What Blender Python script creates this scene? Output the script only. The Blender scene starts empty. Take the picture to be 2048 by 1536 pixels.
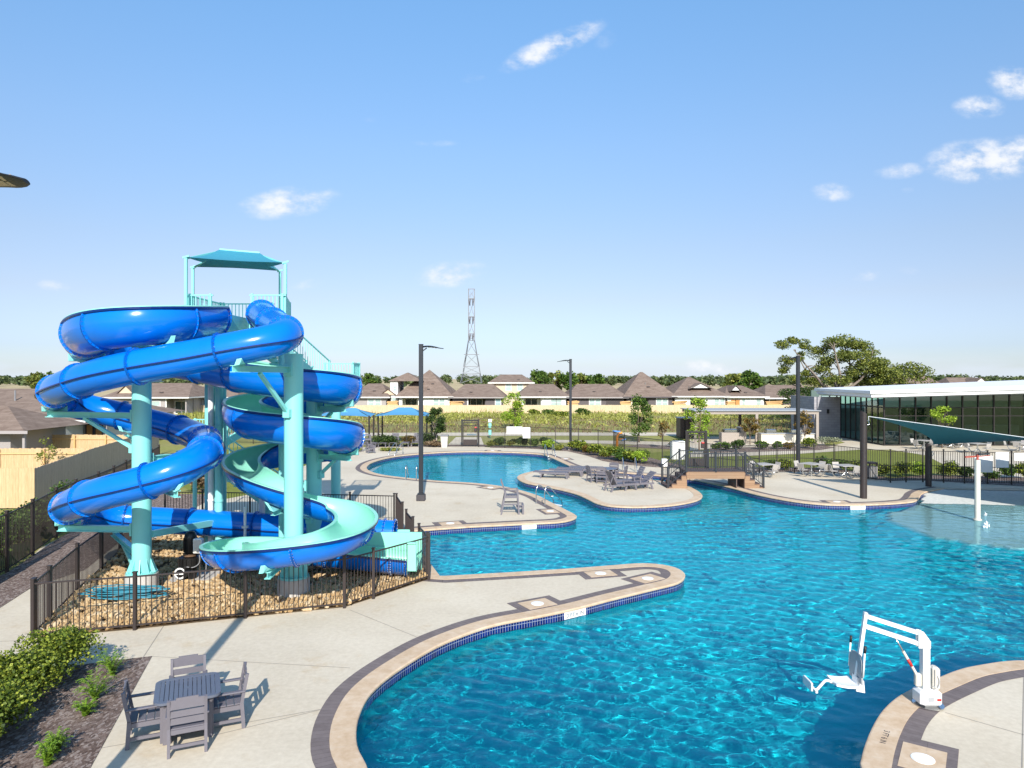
import bpy, bmesh, math, random
import numpy as np
from mathutils import Vector, Matrix, noise
from mathutils.geometry import delaunay_2d_cdt
random.seed(7)
R = math.radians
scene = bpy.context.scene
col = scene.collection
H, F, CU, HV = 6.0, 1420.0, 1024.0, 755.0      # camera height, focal length in px of the 2048 wide frame, centre column, horizon row
SUN_EL, SUN_AZ = R(32), (0.094, -1.0)

def G(u, v, z=0.0):
    """pixel -> point on the horizontal plane z"""
    Y = (H - z) * F / (v - HV)
    return Vector(((u - CU) * Y / F, Y, z))
def D(u, v, Y):
    """pixel + distance -> point"""
    return Vector(((u - CU) * Y / F, Y, H - (v - HV) * Y / F))
def XU(u, Y): return (u - CU) * Y / F

# ------------------------------------------------------------------ materials
MATS = {}
def srgb(r, g, b):
    f = lambda c: c / 12.92 if c <= .04045 else ((c + .055) / 1.055) ** 2.4
    return (f(r / 255), f(g / 255), f(b / 255), 1)
class NT:
    def __init__(s, name):
        s.m = bpy.data.materials.new(name); s.m.use_nodes = True
        s.t = s.m.node_tree; s.t.nodes.clear()
        s.out = s.n('ShaderNodeOutputMaterial')
    def n(s, typ, **kw):
        nd = s.t.nodes.new(typ)
        for k, v in kw.items():
            if k.startswith('i_'):
                key = k[2:]
                key = int(key) if key.isdigit() else key.replace('_', ' ')
                nd.inputs[key].default_value = v
            else: setattr(nd, k, v)
        return nd
    def l(s, a, b): s.t.links.new(a, b)
    def mixc(s, fac, a, b, mode='MIX'):
        m = s.n('ShaderNodeMix', data_type='RGBA', blend_type=mode)
        for i, x in ((0, fac), (6, a), (7, b)):
            if hasattr(x, 'is_linked'): s.l(x, m.inputs[i])
            else: m.inputs[i].default_value = x
        return m.outputs[2]
    def ramp(s, fac, stops):
        r = s.n('ShaderNodeValToRGB'); s.l(fac, r.inputs[0])
        e = r.color_ramp.elements
        while len(e) < len(stops): e.new(.5)
        for el, (p, c) in zip(e, stops):
            el.position = p; el.color = c if len(c) == 4 else (*c, 1)
        return r.outputs[0]
    def math(s, op, a, b=0.0):
        m = s.n('ShaderNodeMath', operation=op)
        for i, x in ((0, a), (1, b)):
            if hasattr(x, 'is_linked'): s.l(x, m.inputs[i])
            else: m.inputs[i].default_value = x
        return m.outputs[0]
    def noise(s, scale, detail=4, rough=.55, vec=None, stretch=None):
        nz = s.n('ShaderNodeTexNoise'); nz.inputs['Scale'].default_value = scale
        nz.inputs['Detail'].default_value = detail; nz.inputs['Roughness'].default_value = rough
        v = vec or s.pos()
        if stretch:
            mp = s.n('ShaderNodeMapping'); s.l(v, mp.inputs[0]); mp.inputs['Scale'].default_value = stretch; v = mp.outputs[0]
        s.l(v, nz.inputs['Vector'])
        return nz.outputs[0]
    def pos(s):
        if not hasattr(s, '_p'): s._p = s.n('ShaderNodeNewGeometry')
        return s._p.outputs['Position']
    def objc(s):
        if not hasattr(s, '_o'): s._o = s.n('ShaderNodeTexCoord')
        return s._o.outputs['Object']
    def uv(s):
        if not hasattr(s, '_u'): s._u = s.n('ShaderNodeUVMap')
        return s._u.outputs[0]
    def island(s):
        if not hasattr(s, '_p'): s.pos()
        return s._p.outputs['Random Per Island']
    def bump(s, h, strength=.3, dist=.02):
        b = s.n('ShaderNodeBump'); b.inputs['Strength'].default_value = strength
        b.inputs['Distance'].default_value = dist; s.l(h, b.inputs['Height']); return b.outputs[0]
    def prin(s, colr, rough=.6, metal=0.0, spec=.5, normal=None, coat=0.0, trans=0.0):
        p = s.n('ShaderNodeBsdfPrincipled')
        if hasattr(colr, 'is_linked'): s.l(colr, p.inputs['Base Color'])
        else: p.inputs['Base Color'].default_value = colr
        if hasattr(rough, 'is_linked'): s.l(rough, p.inputs['Roughness'])
        else: p.inputs['Roughness'].default_value = rough
        p.inputs['Metallic'].default_value = metal
        p.inputs['Specular IOR Level'].default_value = spec
        p.inputs['Coat Weight'].default_value = coat
        p.inputs['Coat Roughness'].default_value = .05
        p.inputs['Transmission Weight'].default_value = trans
        if normal: s.l(normal, p.inputs['Normal'])
        s.l(p.outputs[0], s.out.inputs[0]); s.p = p
        return s.m
def scale_c(c, k): return (min(1, c[0] * k), min(1, c[1] * k), min(1, c[2] * k), 1)
def simple(name, c, rough=.6, metal=0.0, var=.12, vscale=6, spec=.5, bump=0.0, bscale=60, coat=0.0):
    """one plain surface with slight uneven tone and micro bump"""
    t = NT(name)
    cc = t.mixc(t.noise(vscale, 5, .6, t.objc()), scale_c(c, 1 - var), scale_c(c, 1 + var))
    nrm = t.bump(t.noise(bscale, 3, .6, t.objc()), bump, .01) if bump else None
    MATS[name] = t.prin(cc, rough, metal, spec, nrm, coat); return MATS[name]
def leafmat(name, dark, mid, light, trans=.25):
    t = NT(name)
    c = t.ramp(t.island(), [(0, dark), (.5, mid), (1, light)])
    p = t.n('ShaderNodeBsdfPrincipled'); t.l(c, p.inputs['Base Color']); p.inputs['Roughness'].default_value = .5
    p.inputs['Specular IOR Level'].default_value = .3
    tr = t.n('ShaderNodeBsdfTranslucent'); t.l(c, tr.inputs[0])
    mx = t.n('ShaderNodeMixShader'); mx.inputs[0].default_value = trans
    t.l(p.outputs[0], mx.inputs[1]); t.l(tr.outputs[0], mx.inputs[2]); t.l(mx.outputs[0], t.out.inputs[0])
    MATS[name] = t.m; return t.m

# ------------------------------------------------------------------ mesh builder
class MB:
    def __init__(s): s.v = []; s.f = []; s.uv = None; s.mi = []
    def add(s, vs, fs, mi=0):
        o = len(s.v); s.v += [tuple(p) for p in vs]; s.f += [tuple(i + o for i in f) for f in fs]; s.mi += [mi] * len(fs); return s
    def box(s, cx, cy, cz, sx, sy, sz, rz=0.0, bev=0.0, mi=0):
        """box by centre and full size; bev chamfers the vertical and top edges a little"""
        c, n = math.cos(rz), math.sin(rz)
        def P(x, y, z): return (cx + c * x - n * y, cy + n * x + c * y, cz + z)
        hx, hy, hz = sx / 2, sy / 2, sz / 2
        if bev <= 0:
            vs = [P(x, y, z) for z in (-hz, hz) for x, y in ((-hx, -hy), (hx, -hy), (hx, hy), (-hx, hy))]
            return s.add(vs, [(3, 2, 1, 0), (4, 5, 6, 7), (0, 1, 5, 4), (1, 2, 6, 5), (2, 3, 7, 6), (3, 0, 4, 7)], mi)
        b = min(bev, hx * .9, hy * .9, hz * .9)
        ring = lambda d, z: [P(x, y, z) for x, y in ((-hx + d, -hy), (hx - d, -hy), (hx, -hy + d), (hx, hy - d), (hx - d, hy), (-hx + d, hy), (-hx, hy - d), (-hx, -hy + d))]
        def ring2(z): 
            e = b
            return [P(x, y, z) for x, y in ((-hx + 2 * e, -hy + e), (hx - 2 * e, -hy + e), (hx - e, -hy + 2 * e), (hx - e, hy - 2 * e), (hx - 2 * e, hy - e), (-hx + 2 * e, hy - e), (-hx + e, hy - 2 * e), (-hx + e, -hy + 2 * e))]
        if 2 * b >= min(hx, hy): ring2 = lambda z: [P(x * .8, y * .8, z) for x, y in ((-hx + b, -hy), (hx - b, -hy), (hx, -hy + b), (hx, hy - b), (hx - b, hy), (-hx + b, hy), (-hx, hy - b), (-hx, -hy + b))]
        vs = ring2(-hz) + ring(b, -hz + b) + ring(b, hz - b) + ring2(hz)
        fs = [tuple(range(7, -1, -1)), tuple(range(24, 32))]
        for k in range(3):
            for i in range(8): fs.append((k * 8 + i, k * 8 + (i + 1) % 8, k * 8 + 8 + (i + 1) % 8, k * 8 + 8 + i))
        return s.add(vs, fs, mi)
    def bar(s, p, q, w, h, up=(0, 0, 1), mi=0):
        p, q = Vector(p), Vector(q); t = (q - p).normalized(); u = Vector(up)
        if abs(t.dot(u)) > .98: u = Vector((0, 1, 0)) if abs(t.y) < .9 else Vector((1, 0, 0))
        a = t.cross(u).normalized(); b = a.cross(t)
        a *= w / 2; b *= h / 2
        vs = [p - a - b, p + a - b, p + a + b, p - a + b, q - a - b, q + a - b, q + a + b, q - a + b]
        return s.add(vs, [(0, 3, 2, 1)[::-1][::-1], (4, 5, 6, 7), (0, 1, 5, 4), (1, 2, 6, 5), (2, 3, 7, 6), (3, 0, 4, 7)], mi)
    def cyl(s, p, q, r, r2=None, n=12, caps=True, mi=0):
        r2 = r if r2 is None else r2
        p, q = Vector(p), Vector(q); t = (q - p).normalized()
        u = Vector((0, 0, 1)) if abs(t.z) < .9 else Vector((1, 0, 0))
        a = t.cross(u).normalized(); b = t.cross(a)
        vs = []
        for c, rr in ((p, r), (q, r2)):
            for i in range(n):
                th = 2 * math.pi * i / n; vs.append(c + (a * math.cos(th) + b * math.sin(th)) * rr)
        fs = [(i, (i + 1) % n, n + (i + 1) % n, n + i) for i in range(n)]
        if caps: fs += [tuple(range(n - 1, -1, -1)), tuple(range(n, 2 * n))]
        return s.add(vs, fs, mi)
    def tube(s, pts, r, n=8, caps=True, mi=0):
        pts = [Vector(p) for p in pts]; N = len(pts); rs = r if isinstance(r, (list, tuple)) else [r] * N
        vs = []; ref = None
        for i, p in enumerate(pts):
            t = (pts[min(i + 1, N - 1)] - pts[max(i - 1, 0)]).normalized()
            if ref is None: ref = t.cross(Vector((0, 0, 1)) if abs(t.z) < .9 else Vector((1, 0, 0))).normalized()
            ref = (ref - t * ref.dot(t)).normalized(); b = t.cross(ref)
            for k in range(n):
                th = 2 * math.pi * k / n; vs.append(p + (ref * math.cos(th) + b * math.sin(th)) * rs[i])
        fs = [(i * n + k, i * n + (k + 1) % n, (i + 1) * n + (k + 1) % n, (i + 1) * n + k) for i in range(N - 1) for k in range(n)]
        if caps: fs += [tuple(range(n - 1, -1, -1)), tuple(range((N - 1) * n, N * n))]
        return s.add(vs, fs, mi)
    def lathe(s, prof, cx=0, cy=0, n=20, mi=0):
        vs = [(cx + r * math.cos(2 * math.pi * k / n), cy + r * math.sin(2 * math.pi * k / n), z) for r, z in prof for k in range(n)]
        m = len(prof)
        fs = [(i * n + k, i * n + (k + 1) % n, (i + 1) * n + (k + 1) % n, (i + 1) * n + k) for i in range(m - 1) for k in range(n)]
        fs += [tuple(range(n - 1, -1, -1)), tuple(range((m - 1) * n, m * n))]
        return s.add(vs, fs, mi)
    def prism(s, poly, z0, z1, mi=0):
        n = len(poly)
        A = sum(poly[i][0] * poly[(i + 1) % n][1] - poly[(i + 1) % n][0] * poly[i][1] for i in range(n))
        if A < 0: poly = poly[::-1]
        vs = [(p[0], p[1], z0) for p in poly] + [(p[0], p[1], z1) for p in poly]
        fs = [tuple(range(n - 1, -1, -1)), tuple(range(n, 2 * n))] + [(i, (i + 1) % n, n + (i + 1) % n, n + i) for i in range(n)]
        return s.add(vs, fs, mi)
    def sweep(s, rows, closed=False, uvrows=None):
        """rows: list of equal-length point lists -> quad strips"""
        m = len(rows[0]); vs = [p for r in rows for p in r]; N = len(rows); fs = []
        for i in range(N if closed else N - 1):
            j = (i + 1) % N
            for k in range(m - 1): fs.append((i * m + k, j * m + k, j * m + k + 1, i * m + k + 1))
        return s.add(vs, fs)
    def xform(s, M):
        s.v = [tuple(M @ Vector(p)) for p in s.v]; return s
    def build(s, name, mat, parent=None, world=False, smooth=False, uvs=None, kind=None, auto=None):
        me = bpy.data.meshes.new(name)
        off = Vector((0, 0, 0))
        if world and parent:
            q = parent
            while q: off += q.location; q = q.parent
        vs = [(p[0] - off.x, p[1] - off.y, p[2] - off.z) for p in s.v] if off.length else s.v
        me.from_pydata(vs, [], s.f)
        mats = mat if isinstance(mat, (list, tuple)) else [mat]
        for m in mats: me.materials.append(MATS[m] if isinstance(m, str) else m)
        if len(mats) > 1: me.polygons.foreach_set('material_index', s.mi)
        if uvs:
            ul = me.uv_layers.new(name='UVMap')
            flat = [c for f in s.f for i in f for c in uvs[i]]
            ul.data.foreach_set('uv', flat)
        if smooth: me.polygons.foreach_set('use_smooth', [True] * len(me.polygons))
        me.update()
        o = bpy.data.objects.new(name, me); col.objects.link(o)
        if parent: o.parent = parent
        if kind: o['kind'] = kind
        if smooth and auto:
            me.set_sharp_from_angle(angle=R(auto))
        return o

def thing(name, label, cat, loc=(0, 0, 0), rz=0.0, group=None):
    o = bpy.data.objects.new(name, None); col.objects.link(o); o.location = loc; o.rotation_euler = (0, 0, rz)
    o.empty_display_size = .2
    o['label'] = label; o['category'] = cat
    if group: o['group'] = group
    return o
def tag(o, label, cat, group=None):
    o['label'] = label; o['category'] = cat
    if group: o['group'] = group
    return o
KIDS = {}
def dup(root, loc, rz, label, group=None, scale=None):
    r = root.copy(); col.objects.link(r); r.location = loc; r.rotation_euler = (0, 0, rz); r['label'] = label
    if group: r['group'] = group
    if scale: r.scale = scale
    for ch in [o for o in bpy.data.objects if o.parent == root]:
        c = ch.copy(); col.objects.link(c); c.parent = r
        for g in [o for o in bpy.data.objects if o.parent == ch]:
            d = g.copy(); col.objects.link(d); d.parent = c
    return r
def place(o, loc, rz, label, group=None):
    o.location = loc; o.rotation_euler = (0, 0, rz); o['label'] = label
    if group: o['group'] = group
    return o

# ------------------------------------------------------------------ curves and polygons
def crom(pts, per=8, closed=False):
    P = [Vector(p) for p in pts]; n = len(P); out = []
    for i in range(n if closed else n - 1):
        if closed: p0, p1, p2, p3 = P[(i - 1) % n], P[i], P[(i + 1) % n], P[(i + 2) % n]
        else:
            p1, p2 = P[i], P[i + 1]
            p0 = P[i - 1] if i else p1 * 2 - p2
            p3 = P[i + 2] if i + 2 < n else p2 * 2 - p1
        # centripetal form keeps the curve from overshooting
        d1, d2, d3 = [max((b - a).length, 1e-6) ** .5 for a, b in ((p0, p1), (p1, p2), (p2, p3))]
        t0, t1, t2, t3 = 0, d1, d1 + d2, d1 + d2 + d3
        for k in range(per):
            t = t1 + (t2 - t1) * k / per
            A1 = p0 * ((t1 - t) / (t1 - t0)) + p1 * ((t - t0) / (t1 - t0))
            A2 = p1 * ((t2 - t) / (t2 - t1)) + p2 * ((t - t1) / (t2 - t1))
            A3 = p2 * ((t3 - t) / (t3 - t2)) + p3 * ((t - t2) / (t3 - t2))
            B1 = A1 * ((t2 - t) / (t2 - t0)) + A2 * ((t - t0) / (t2 - t0))
            B2 = A2 * ((t3 - t) / (t3 - t1)) + A3 * ((t - t1) / (t3 - t1))
            out.append(B1 * ((t2 - t) / (t2 - t1)) + B2 * ((t - t1) / (t2 - t1)))
    if not closed: out.append(P[-1])
    return out
def resample(pts, step, closed=False):
    P = [Vector(p) for p in pts]
    if closed: P = P + [P[0]]
    L = [0]
    for a, b in zip(P, P[1:]): L.append(L[-1] + (b - a).length)
    n = max(2, int(round(L[-1] / step))); out = []; j = 0
    for i in range(n if closed else n + 1):
        d = L[-1] * i / n
        while j < len(L) - 2 and L[j + 1] < d: j += 1
        s = (d - L[j]) / max(L[j + 1] - L[j], 1e-9); out.append(P[j].lerp(P[j + 1], s))
    return out
def area2(p): return sum(p[i][0] * p[(i + 1) % len(p)][1] - p[(i + 1) % len(p)][0] * p[i][1] for i in range(len(p)))
def inside(x, y, poly):
    c = False; n = len(poly); j = n - 1
    for i in range(n):
        xi, yi, xj, yj = poly[i][0], poly[i][1], poly[j][0], poly[j][1]
        if (yi > y) != (yj > y) and x < (xj - xi) * (y - yi) / (yj - yi) + xi: c = not c
        j = i
    return c
def np_inside(X, Y, poly):
    c = np.zeros(X.shape, bool); n = len(poly); j = n - 1
    for i in range(n):
        xi, yi, xj, yj = poly[i][0], poly[i][1], poly[j][0], poly[j][1]
        if yi != yj:
            m = ((yi > Y) != (yj > Y)) & (X < (xj - xi) * (Y - yi) / (yj - yi) + xi); c ^= m
        j = i
    return c
def offset(poly, d, closed=True):
    """offset outwards (left side for an open line) of a counter-clockwise polygon"""
    n = len(poly); out = []
    for i in range(n):
        a = Vector(poly[(i - 1) % n if closed else max(i - 1, 0)][:2]); b = Vector(poly[(i + 1) % n if closed else min(i + 1, n - 1)][:2])
        t = (b - a).normalized(); out.append(Vector((poly[i][0] + t.y * d, poly[i][1] - t.x * d, 0)))
    return out
def region(name, outer, holes, z, mat, kind='structure', zf=None):
    """flat sheet with holes"""
    vs = []; es = []
    for poly in [outer] + holes:
        o = len(vs); n = len(poly)
        vs += [Vector((p[0], p[1])) for p in poly]; es += [(o + i, o + (i + 1) % n) for i in range(n)]
    V, E, Fc, *_ = delaunay_2d_cdt(vs, es, [], 0, 1e-5)
    m = MB(); keep = []
    for f in Fc:
        cx = sum(V[i].x for i in f) / 3; cy = sum(V[i].y for i in f) / 3
        if inside(cx, cy, outer) and not any(inside(cx, cy, h) for h in holes): keep.append(tuple(f))
    m.v = [(p.x, p.y, zf(p.x, p.y) if zf else z) for p in V]; m.f = keep; m.mi = [0] * len(keep)
    o = m.build(name, mat); 
    if kind: o['kind'] = kind
    return o
def strip(name, line, d0, d1, z, mat, closed=True, parent=None):
    """band beside a line between two offsets, with uv in metres (u along, v across)"""
    a, b = offset(line, d0, closed), offset(line, d1, closed)
    m = MB(); uvs = []; s = 0; N = len(line)
    idx = list(range(N)) + ([0] if closed else [])
    for k, i in enumerate(idx):
        if k: s += (Vector(line[i][:2]) - Vector(line[idx[k - 1]][:2])).length
        m.v += [(a[i].x, a[i].y, z), (b[i].x, b[i].y, z)]; uvs += [(s, d0), (s, d1)]
    for k in range(len(idx) - 1): m.f.append((2 * k, 2 * k + 1, 2 * k + 3, 2 * k + 2)[::-1]); m.mi.append(0)
    return m, uvs

# ------------------------------------------------------------------ foliage
def leaves(m, centre, rad, n, size, rnd, squash=1.0, shell=.0, up=.3):
    """n leaf faces spread through an uneven ellipsoid volume"""
    cx, cy, cz = centre
    rx, ry, rz_ = rad if isinstance(rad, (tuple, list)) else (rad, rad, rad * squash)
    for _ in range(n):
        while True:
            x, y, z = rnd.uniform(-1, 1), rnd.uniform(-1, 1), rnd.uniform(-1, 1); q = x * x + y * y + z * z
            if shell * shell < q <= 1: break
        px, py, pz = cx + x * rx, cy + y * ry, cz + z * rz_
        a = rnd.uniform(0, 6.283); tilt = rnd.uniform(-1.1, 1.1)
        s = size * rnd.uniform(.6, 1.35)
        d = Vector((math.cos(a), math.sin(a), math.sin(tilt) * .8 + up * .3)).normalized() * s
        w = d.cross(Vector((rnd.uniform(-1, 1), rnd.uniform(-1, 1), rnd.uniform(-.3, 1.2)))).normalized() * s * .42
        o = len(m.v)
        p = Vector((px, py, pz)); q1 = p + d * .5
        m.v += [tuple(p), tuple(q1 + w), tuple(p + d), tuple(q1 - w)]
        m.f.append((o, o + 1, o + 2, o + 3)); m.mi.append(0)
    return m
# ------------------------------------------------------------------ materials of the place
def build_mats():
    # broom finished concrete
    t = NT('concrete'); p = t.pos()
    big = t.noise(.35, 5, .6); fine = t.noise(9, 6, .7); br = t.noise(5, 3, .6, stretch=(1, 14, 1))
    c = t.ramp(big, [(.3, (.51, .435, .32)), (.55, (.615, .535, .405)), (.75, (.68, .60, .465))])
    c = t.mixc(.35, c, t.ramp(fine, [(.3, (.42, .36, .28)), (.7, (.71, .635, .525))]))
    st = t.ramp(t.noise(.9, 6, .75), [(.56, (1, 1, 1)), (.70, (.86, .76, .62))]); c = t.mixc(.6, c, st, 'MULTIPLY')
    MATS['concrete'] = t.prin(c, .85, 0, .25, t.bump(br, .12, .006))
    # tan coping stone, uv along the pool edge
    t = NT('coping'); uv = t.uv(); b = t.n('ShaderNodeTexBrick'); b.offset = 0
    t.l(uv, b.inputs[0]); b.inputs['Color1'].default_value = (.53, .385, .25, 1); b.inputs['Color2'].default_value = (.60, .46, .32, 1)
    b.inputs['Mortar'].default_value = (.46, .36, .26, 1); b.inputs['Scale'].default_value = 1; b.inputs['Mortar Size'].default_value = .006
    b.inputs['Brick Width'].default_value = .6; b.inputs['Row Height'].default_value = 3.0; b.inputs['Bias'].default_value = 0
    c = t.mixc(.55, b.outputs[0], t.ramp(t.noise(3.2, 6, .7), [(.3, (.42, .28, .16)), (.5, (.58, .43, .29)), (.75, (.72, .61, .48))]))
    MATS['coping'] = t.prin(c, .75, 0, .3, t.bump(t.noise(14, 5, .7), .25, .01))
    # charcoal pavers
    t = NT('paver'); b = t.n('ShaderNodeTexBrick'); b.offset = 0; t.l(t.uv(), b.inputs[0])
    b.inputs['Color1'].default_value = (.135, .108, .105, 1); b.inputs['Color2'].default_value = (.19, .155, .15, 1); b.inputs['Mortar'].default_value = (.085, .07, .068, 1)
    b.inputs['Scale'].default_value = 1; b.inputs['Brick Width'].default_value = .11; b.inputs['Row Height'].default_value = 4; b.inputs['Mortar Size'].default_value = .005
    c = t.mixc(.35, b.outputs[0], t.ramp(t.noise(6, 5, .7), [(.3, (.11, .088, .085)), (.7, (.23, .195, .185))]))
    MATS['paver'] = t.prin(c, .85, 0, .3, t.bump(t.noise(40, 3), .2, .006))
    # waterline tile: small blue mosaic with light grout
    t = NT('tile'); b = t.n('ShaderNodeTexBrick'); b.offset = 0; t.l(t.uv(), b.inputs[0])
    b.inputs['Color1'].default_value = (.003, .008, .075, 1); b.inputs['Color2'].default_value = (.005, .022, .17, 1); b.inputs['Mortar'].default_value = (.30, .33, .40, 1)
    b.inputs['Scale'].default_value = 1; b.inputs['Brick Width'].default_value = .076; b.inputs['Row Height'].default_value = .15; b.inputs['Mortar Size'].default_value = .0055
    MATS['tile'] = t.prin(b.outputs[0], .12, 0, .5)
    # plaster, blue in the deep basin and pale pebble on the beach shelf
    t = NT('plaster'); a = t.n('ShaderNodeAttribute', attribute_name='shelf')
    deep = t.ramp(t.noise(.55, 4, .6), [(.3, (.004, .45, .555)), (.7, (.012, .60, .69))])
    pale = t.ramp(t.noise(7, 6, .8), [(.3, (.45, .47, .45)), (.7, (.72, .71, .66))])
    MATS['plaster'] = t.prin(t.mixc(a.outputs['Fac'], deep, pale), .8, 0, .2)
    # water
    t = NT('water')
    nz = t.noise(11, 3, .6, stretch=(1, 1.4, 1)); nrm = t.bump(nz, .30, .012)
    rf = t.n('ShaderNodeBsdfRefraction'); rf.inputs['Color'].default_value = (.74, .98, 1, 1); rf.inputs['IOR'].default_value = 1.33; rf.inputs['Roughness'].default_value = 0
    gl = t.n('ShaderNodeBsdfGlossy'); gl.inputs['Color'].default_value = (.38, .68, .82, 1); gl.inputs['Roughness'].default_value = .03; t.l(nrm, gl.inputs['Normal'])
    t.pos(); vm = t.n('ShaderNodeVectorMath', operation='DOT_PRODUCT'); t.l(t._p.outputs['Incoming'], vm.inputs[0]); t.l(nrm, vm.inputs[1])
    ic = t.math('SUBTRACT', 1.0, t.math('MINIMUM', t.math('ABSOLUTE', vm.outputs['Value']), 1.0))
    fr = t.math('ADD', t.math('MULTIPLY', t.math('POWER', ic, 5.0), .98), .02)
    mx = t.n('ShaderNodeMixShader'); t.l(fr, mx.inputs[0]); t.l(rf.outputs[0], mx.inputs[1]); t.l(gl.outputs[0], mx.inputs[2]); t.l(mx.outputs[0], t.out.inputs[0])
    MATS['water'] = t.m
    # far ground: weeds, then dry pasture
    t = NT('field'); p = t.pos(); sx = t.n('ShaderNodeSeparateXYZ'); t.l(p, sx.inputs[0])
    g = t.ramp(t.noise(.12, 6, .7), [(.32, (.31, .27, .12)), (.5, (.24, .25, .06)), (.66, (.30, .31, .075))])
    g = t.mixc(.5, g, t.ramp(t.noise(2.2, 5, .8), [(.3, (.15, .15, .04)), (.7, (.40, .36, .16))]))
    d = t.ramp(t.noise(.03, 5, .6), [(.35, (.42, .33, .19)), (.65, (.52, .42, .25))])
    far = t.ramp(t.math('DIVIDE', sx.outputs[1], 300), [(.42, (0, 0, 0)), (.5, (1, 1, 1))])
    MATS['field'] = t.prin(t.mixc(far, g, d), .95, 0, .1)
    t = NT('lawn')
    g = t.ramp(t.noise(.5, 5, .65), [(.3, (.15, .18, .03)), (.7, (.24, .25, .055))])
    g = t.mixc(.5, g, t.ramp(t.noise(14, 4, .8), [(.3, (.07, .095, .015)), (.7, (.27, .29, .075))]))
    MATS['lawn'] = t.prin(g, .95, 0, .1, t.bump(t.noise(30, 3), .5, .03))
    t = NT('mulch')
    vo = t.n('ShaderNodeTexVoronoi', feature='F1'); vo.inputs['Scale'].default_value = 17; vo.inputs['Randomness'].default_value = 1
    mp = t.n('ShaderNodeMapping'); t.l(t.pos(), mp.inputs[0]); mp.inputs['Scale'].default_value = (1.5, .8, 1); mp.inputs['Rotation'].default_value = (0, 0, .5); t.l(mp.outputs[0], vo.inputs['Vector'])
    bw = t.n('ShaderNodeRGBToBW'); t.l(vo.outputs['Color'], bw.inputs[0])
    g = t.ramp(bw.outputs[0], [(.2, (.075, .048, .038)), (.42, (.17, .118, .096)), (.62, (.27, .205, .175)), (.8, (.46, .39, .35))])
    g = t.mixc(.45, g, t.ramp(t.noise(2.5, 6, .8), [(.3, (.09, .06, .05)), (.7, (.32, .25, .215))]))
    MATS['mulch'] = t.prin(g, .95, 0, .1, t.bump(t.noise(22, 5, .8), .8, .04))
    t = NT('soil')
    MATS['soil'] = t.prin(t.ramp(t.noise(5, 5, .7), [(.3, (.10, .065, .035)), (.7, (.22, .15, .085))]), .95, 0, .1)
    # rocks: warm limestone, tone per stone
    t = NT('rock')
    c = t.ramp(t.island(), [(0, (.24, .14, .055)), (.35, (.43, .265, .105)), (.7, (.53, .355, .165)), (1, (.64, .51, .33))])
    c = t.mixc(.35, c, t.ramp(t.noise(18, 5, .7), [(.3, (.24, .15, .08)), (.7, (.62, .49, .33))]))
    MATS['rock'] = t.prin(c, .9, 0, .15)
    # glossy fibreglass
    def gloss(name, c, rough, coat, var=.10):
        t = NT(name); cc = t.mixc(t.noise(1.3, 6, .65, t.objc()), scale_c(c, 1 - var), scale_c(c, 1 + var))
        cc = t.mixc(.5, cc, t.ramp(t.noise(2.2, 6, .8, t.objc(), (1, 1, .25)), [(.50, (1, 1, 1)), (.78, (.80, .83, .84))]), 'MULTIPLY')
        MATS[name] = t.prin(cc, t.math('ADD', t.math('MULTIPLY', t.noise(3, 4), .08), rough), 0, .42, t.bump(t.noise(2.5, 2), .05, .03), coat)
    gloss('flume_blue', (.0008, .165, .66, 1), .15, .12)
    gloss('flume_rim', (.002, .018, .12, 1), .3, .1)
    gloss('flume_mint', (.27, .68, .53, 1), .28, .1)
    gloss('teal_paint', (.24, .67, .63, 1), .38, .1)
    gloss('white_paint', (.78, .79, .78, 1), .35, .1)
    simple('footing', (.52, .48, .43, 1), .9, var=.15, vscale=3, bump=.25)
    simple('black_metal', (.022, .018, .017, 1), .5, .2, var=.15)
    simple('bronze_metal', (.045, .034, .032, 1), .5, .3, var=.15)
    simple('pole_metal', (.030, .034, .042, 1), .45, .4, var=.15)
    simple('grey_plastic', (.145, .135, .155, 1), .5, var=.10, vscale=9, bump=.05)
    simple('slate_plastic', (.115, .13, .17, 1), .42, var=.08, vscale=9, bump=.05)
    simple('lead_grey', (.20, .20, .21, 1), .55, var=.12)
    simple('steel', (.62, .63, .64, 1), .22, 1.0, var=.05)
    simple('white_plastic', (.80, .80, .78, 1), .35, var=.04)
    simple('cream_plastic', (.62, .58, .50, 1), .5, var=.08)
    simple('black_rubber', (.012, .012, .013, 1), .55, var=.2)
    simple('red_paint', (.55, .03, .025, 1), .4, var=.08)
    simple('orange_paint', (.72, .26, .02, 1), .45, var=.08)
    simple('blue_paint', (.03, .19, .55, 1), .45, var=.08)
    simple('grey_paint', (.35, .36, .37, 1), .5, var=.08)
    simple('ink', (.02, .02, .03, 1), .6, var=.05)
    simple('blue_ink', (.10, .25, .42, 1), .6, var=.05)
    simple('sign_white', (.80, .80, .79, 1), .4, var=.04)
    simple('canvas_blue', (.075, .27, .47, 1), .85, var=.08, bump=.15, bscale=200)
    simple('canvas_teal', (.02, .165, .22, 1), .85, var=.10, bump=.15, bscale=200)
    simple('canopy_teal', (.03, .23, .33, 1), .85, var=.08, bump=.15, bscale=200)
    simple('hose_teal', (.03, .20, .27, 1), .5, var=.25)
    simple('lamp_lens', (.42, .33, .19, 1), .2, var=.15)
    simple('motor_black', (.018, .017, .017, 1), .35, .3, var=.3)
    simple('rust', (.16, .09, .05, 1), .8, .2, var=.3)
    simple('white_wall', (.78, .77, .74, 1), .8, var=.04)
    simple('limestone', (.62, .57, .47, 1), .85, var=.14, vscale=4, bump=.3, bscale=20)
    simple('siding_grey', (.34, .31, .30, 1), .8, var=.05)
    simple('siding_dark', (.11, .095, .10, 1), .8, var=.06)
    simple('siding_tan', (.56, .45, .33, 1), .8, var=.06)
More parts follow.
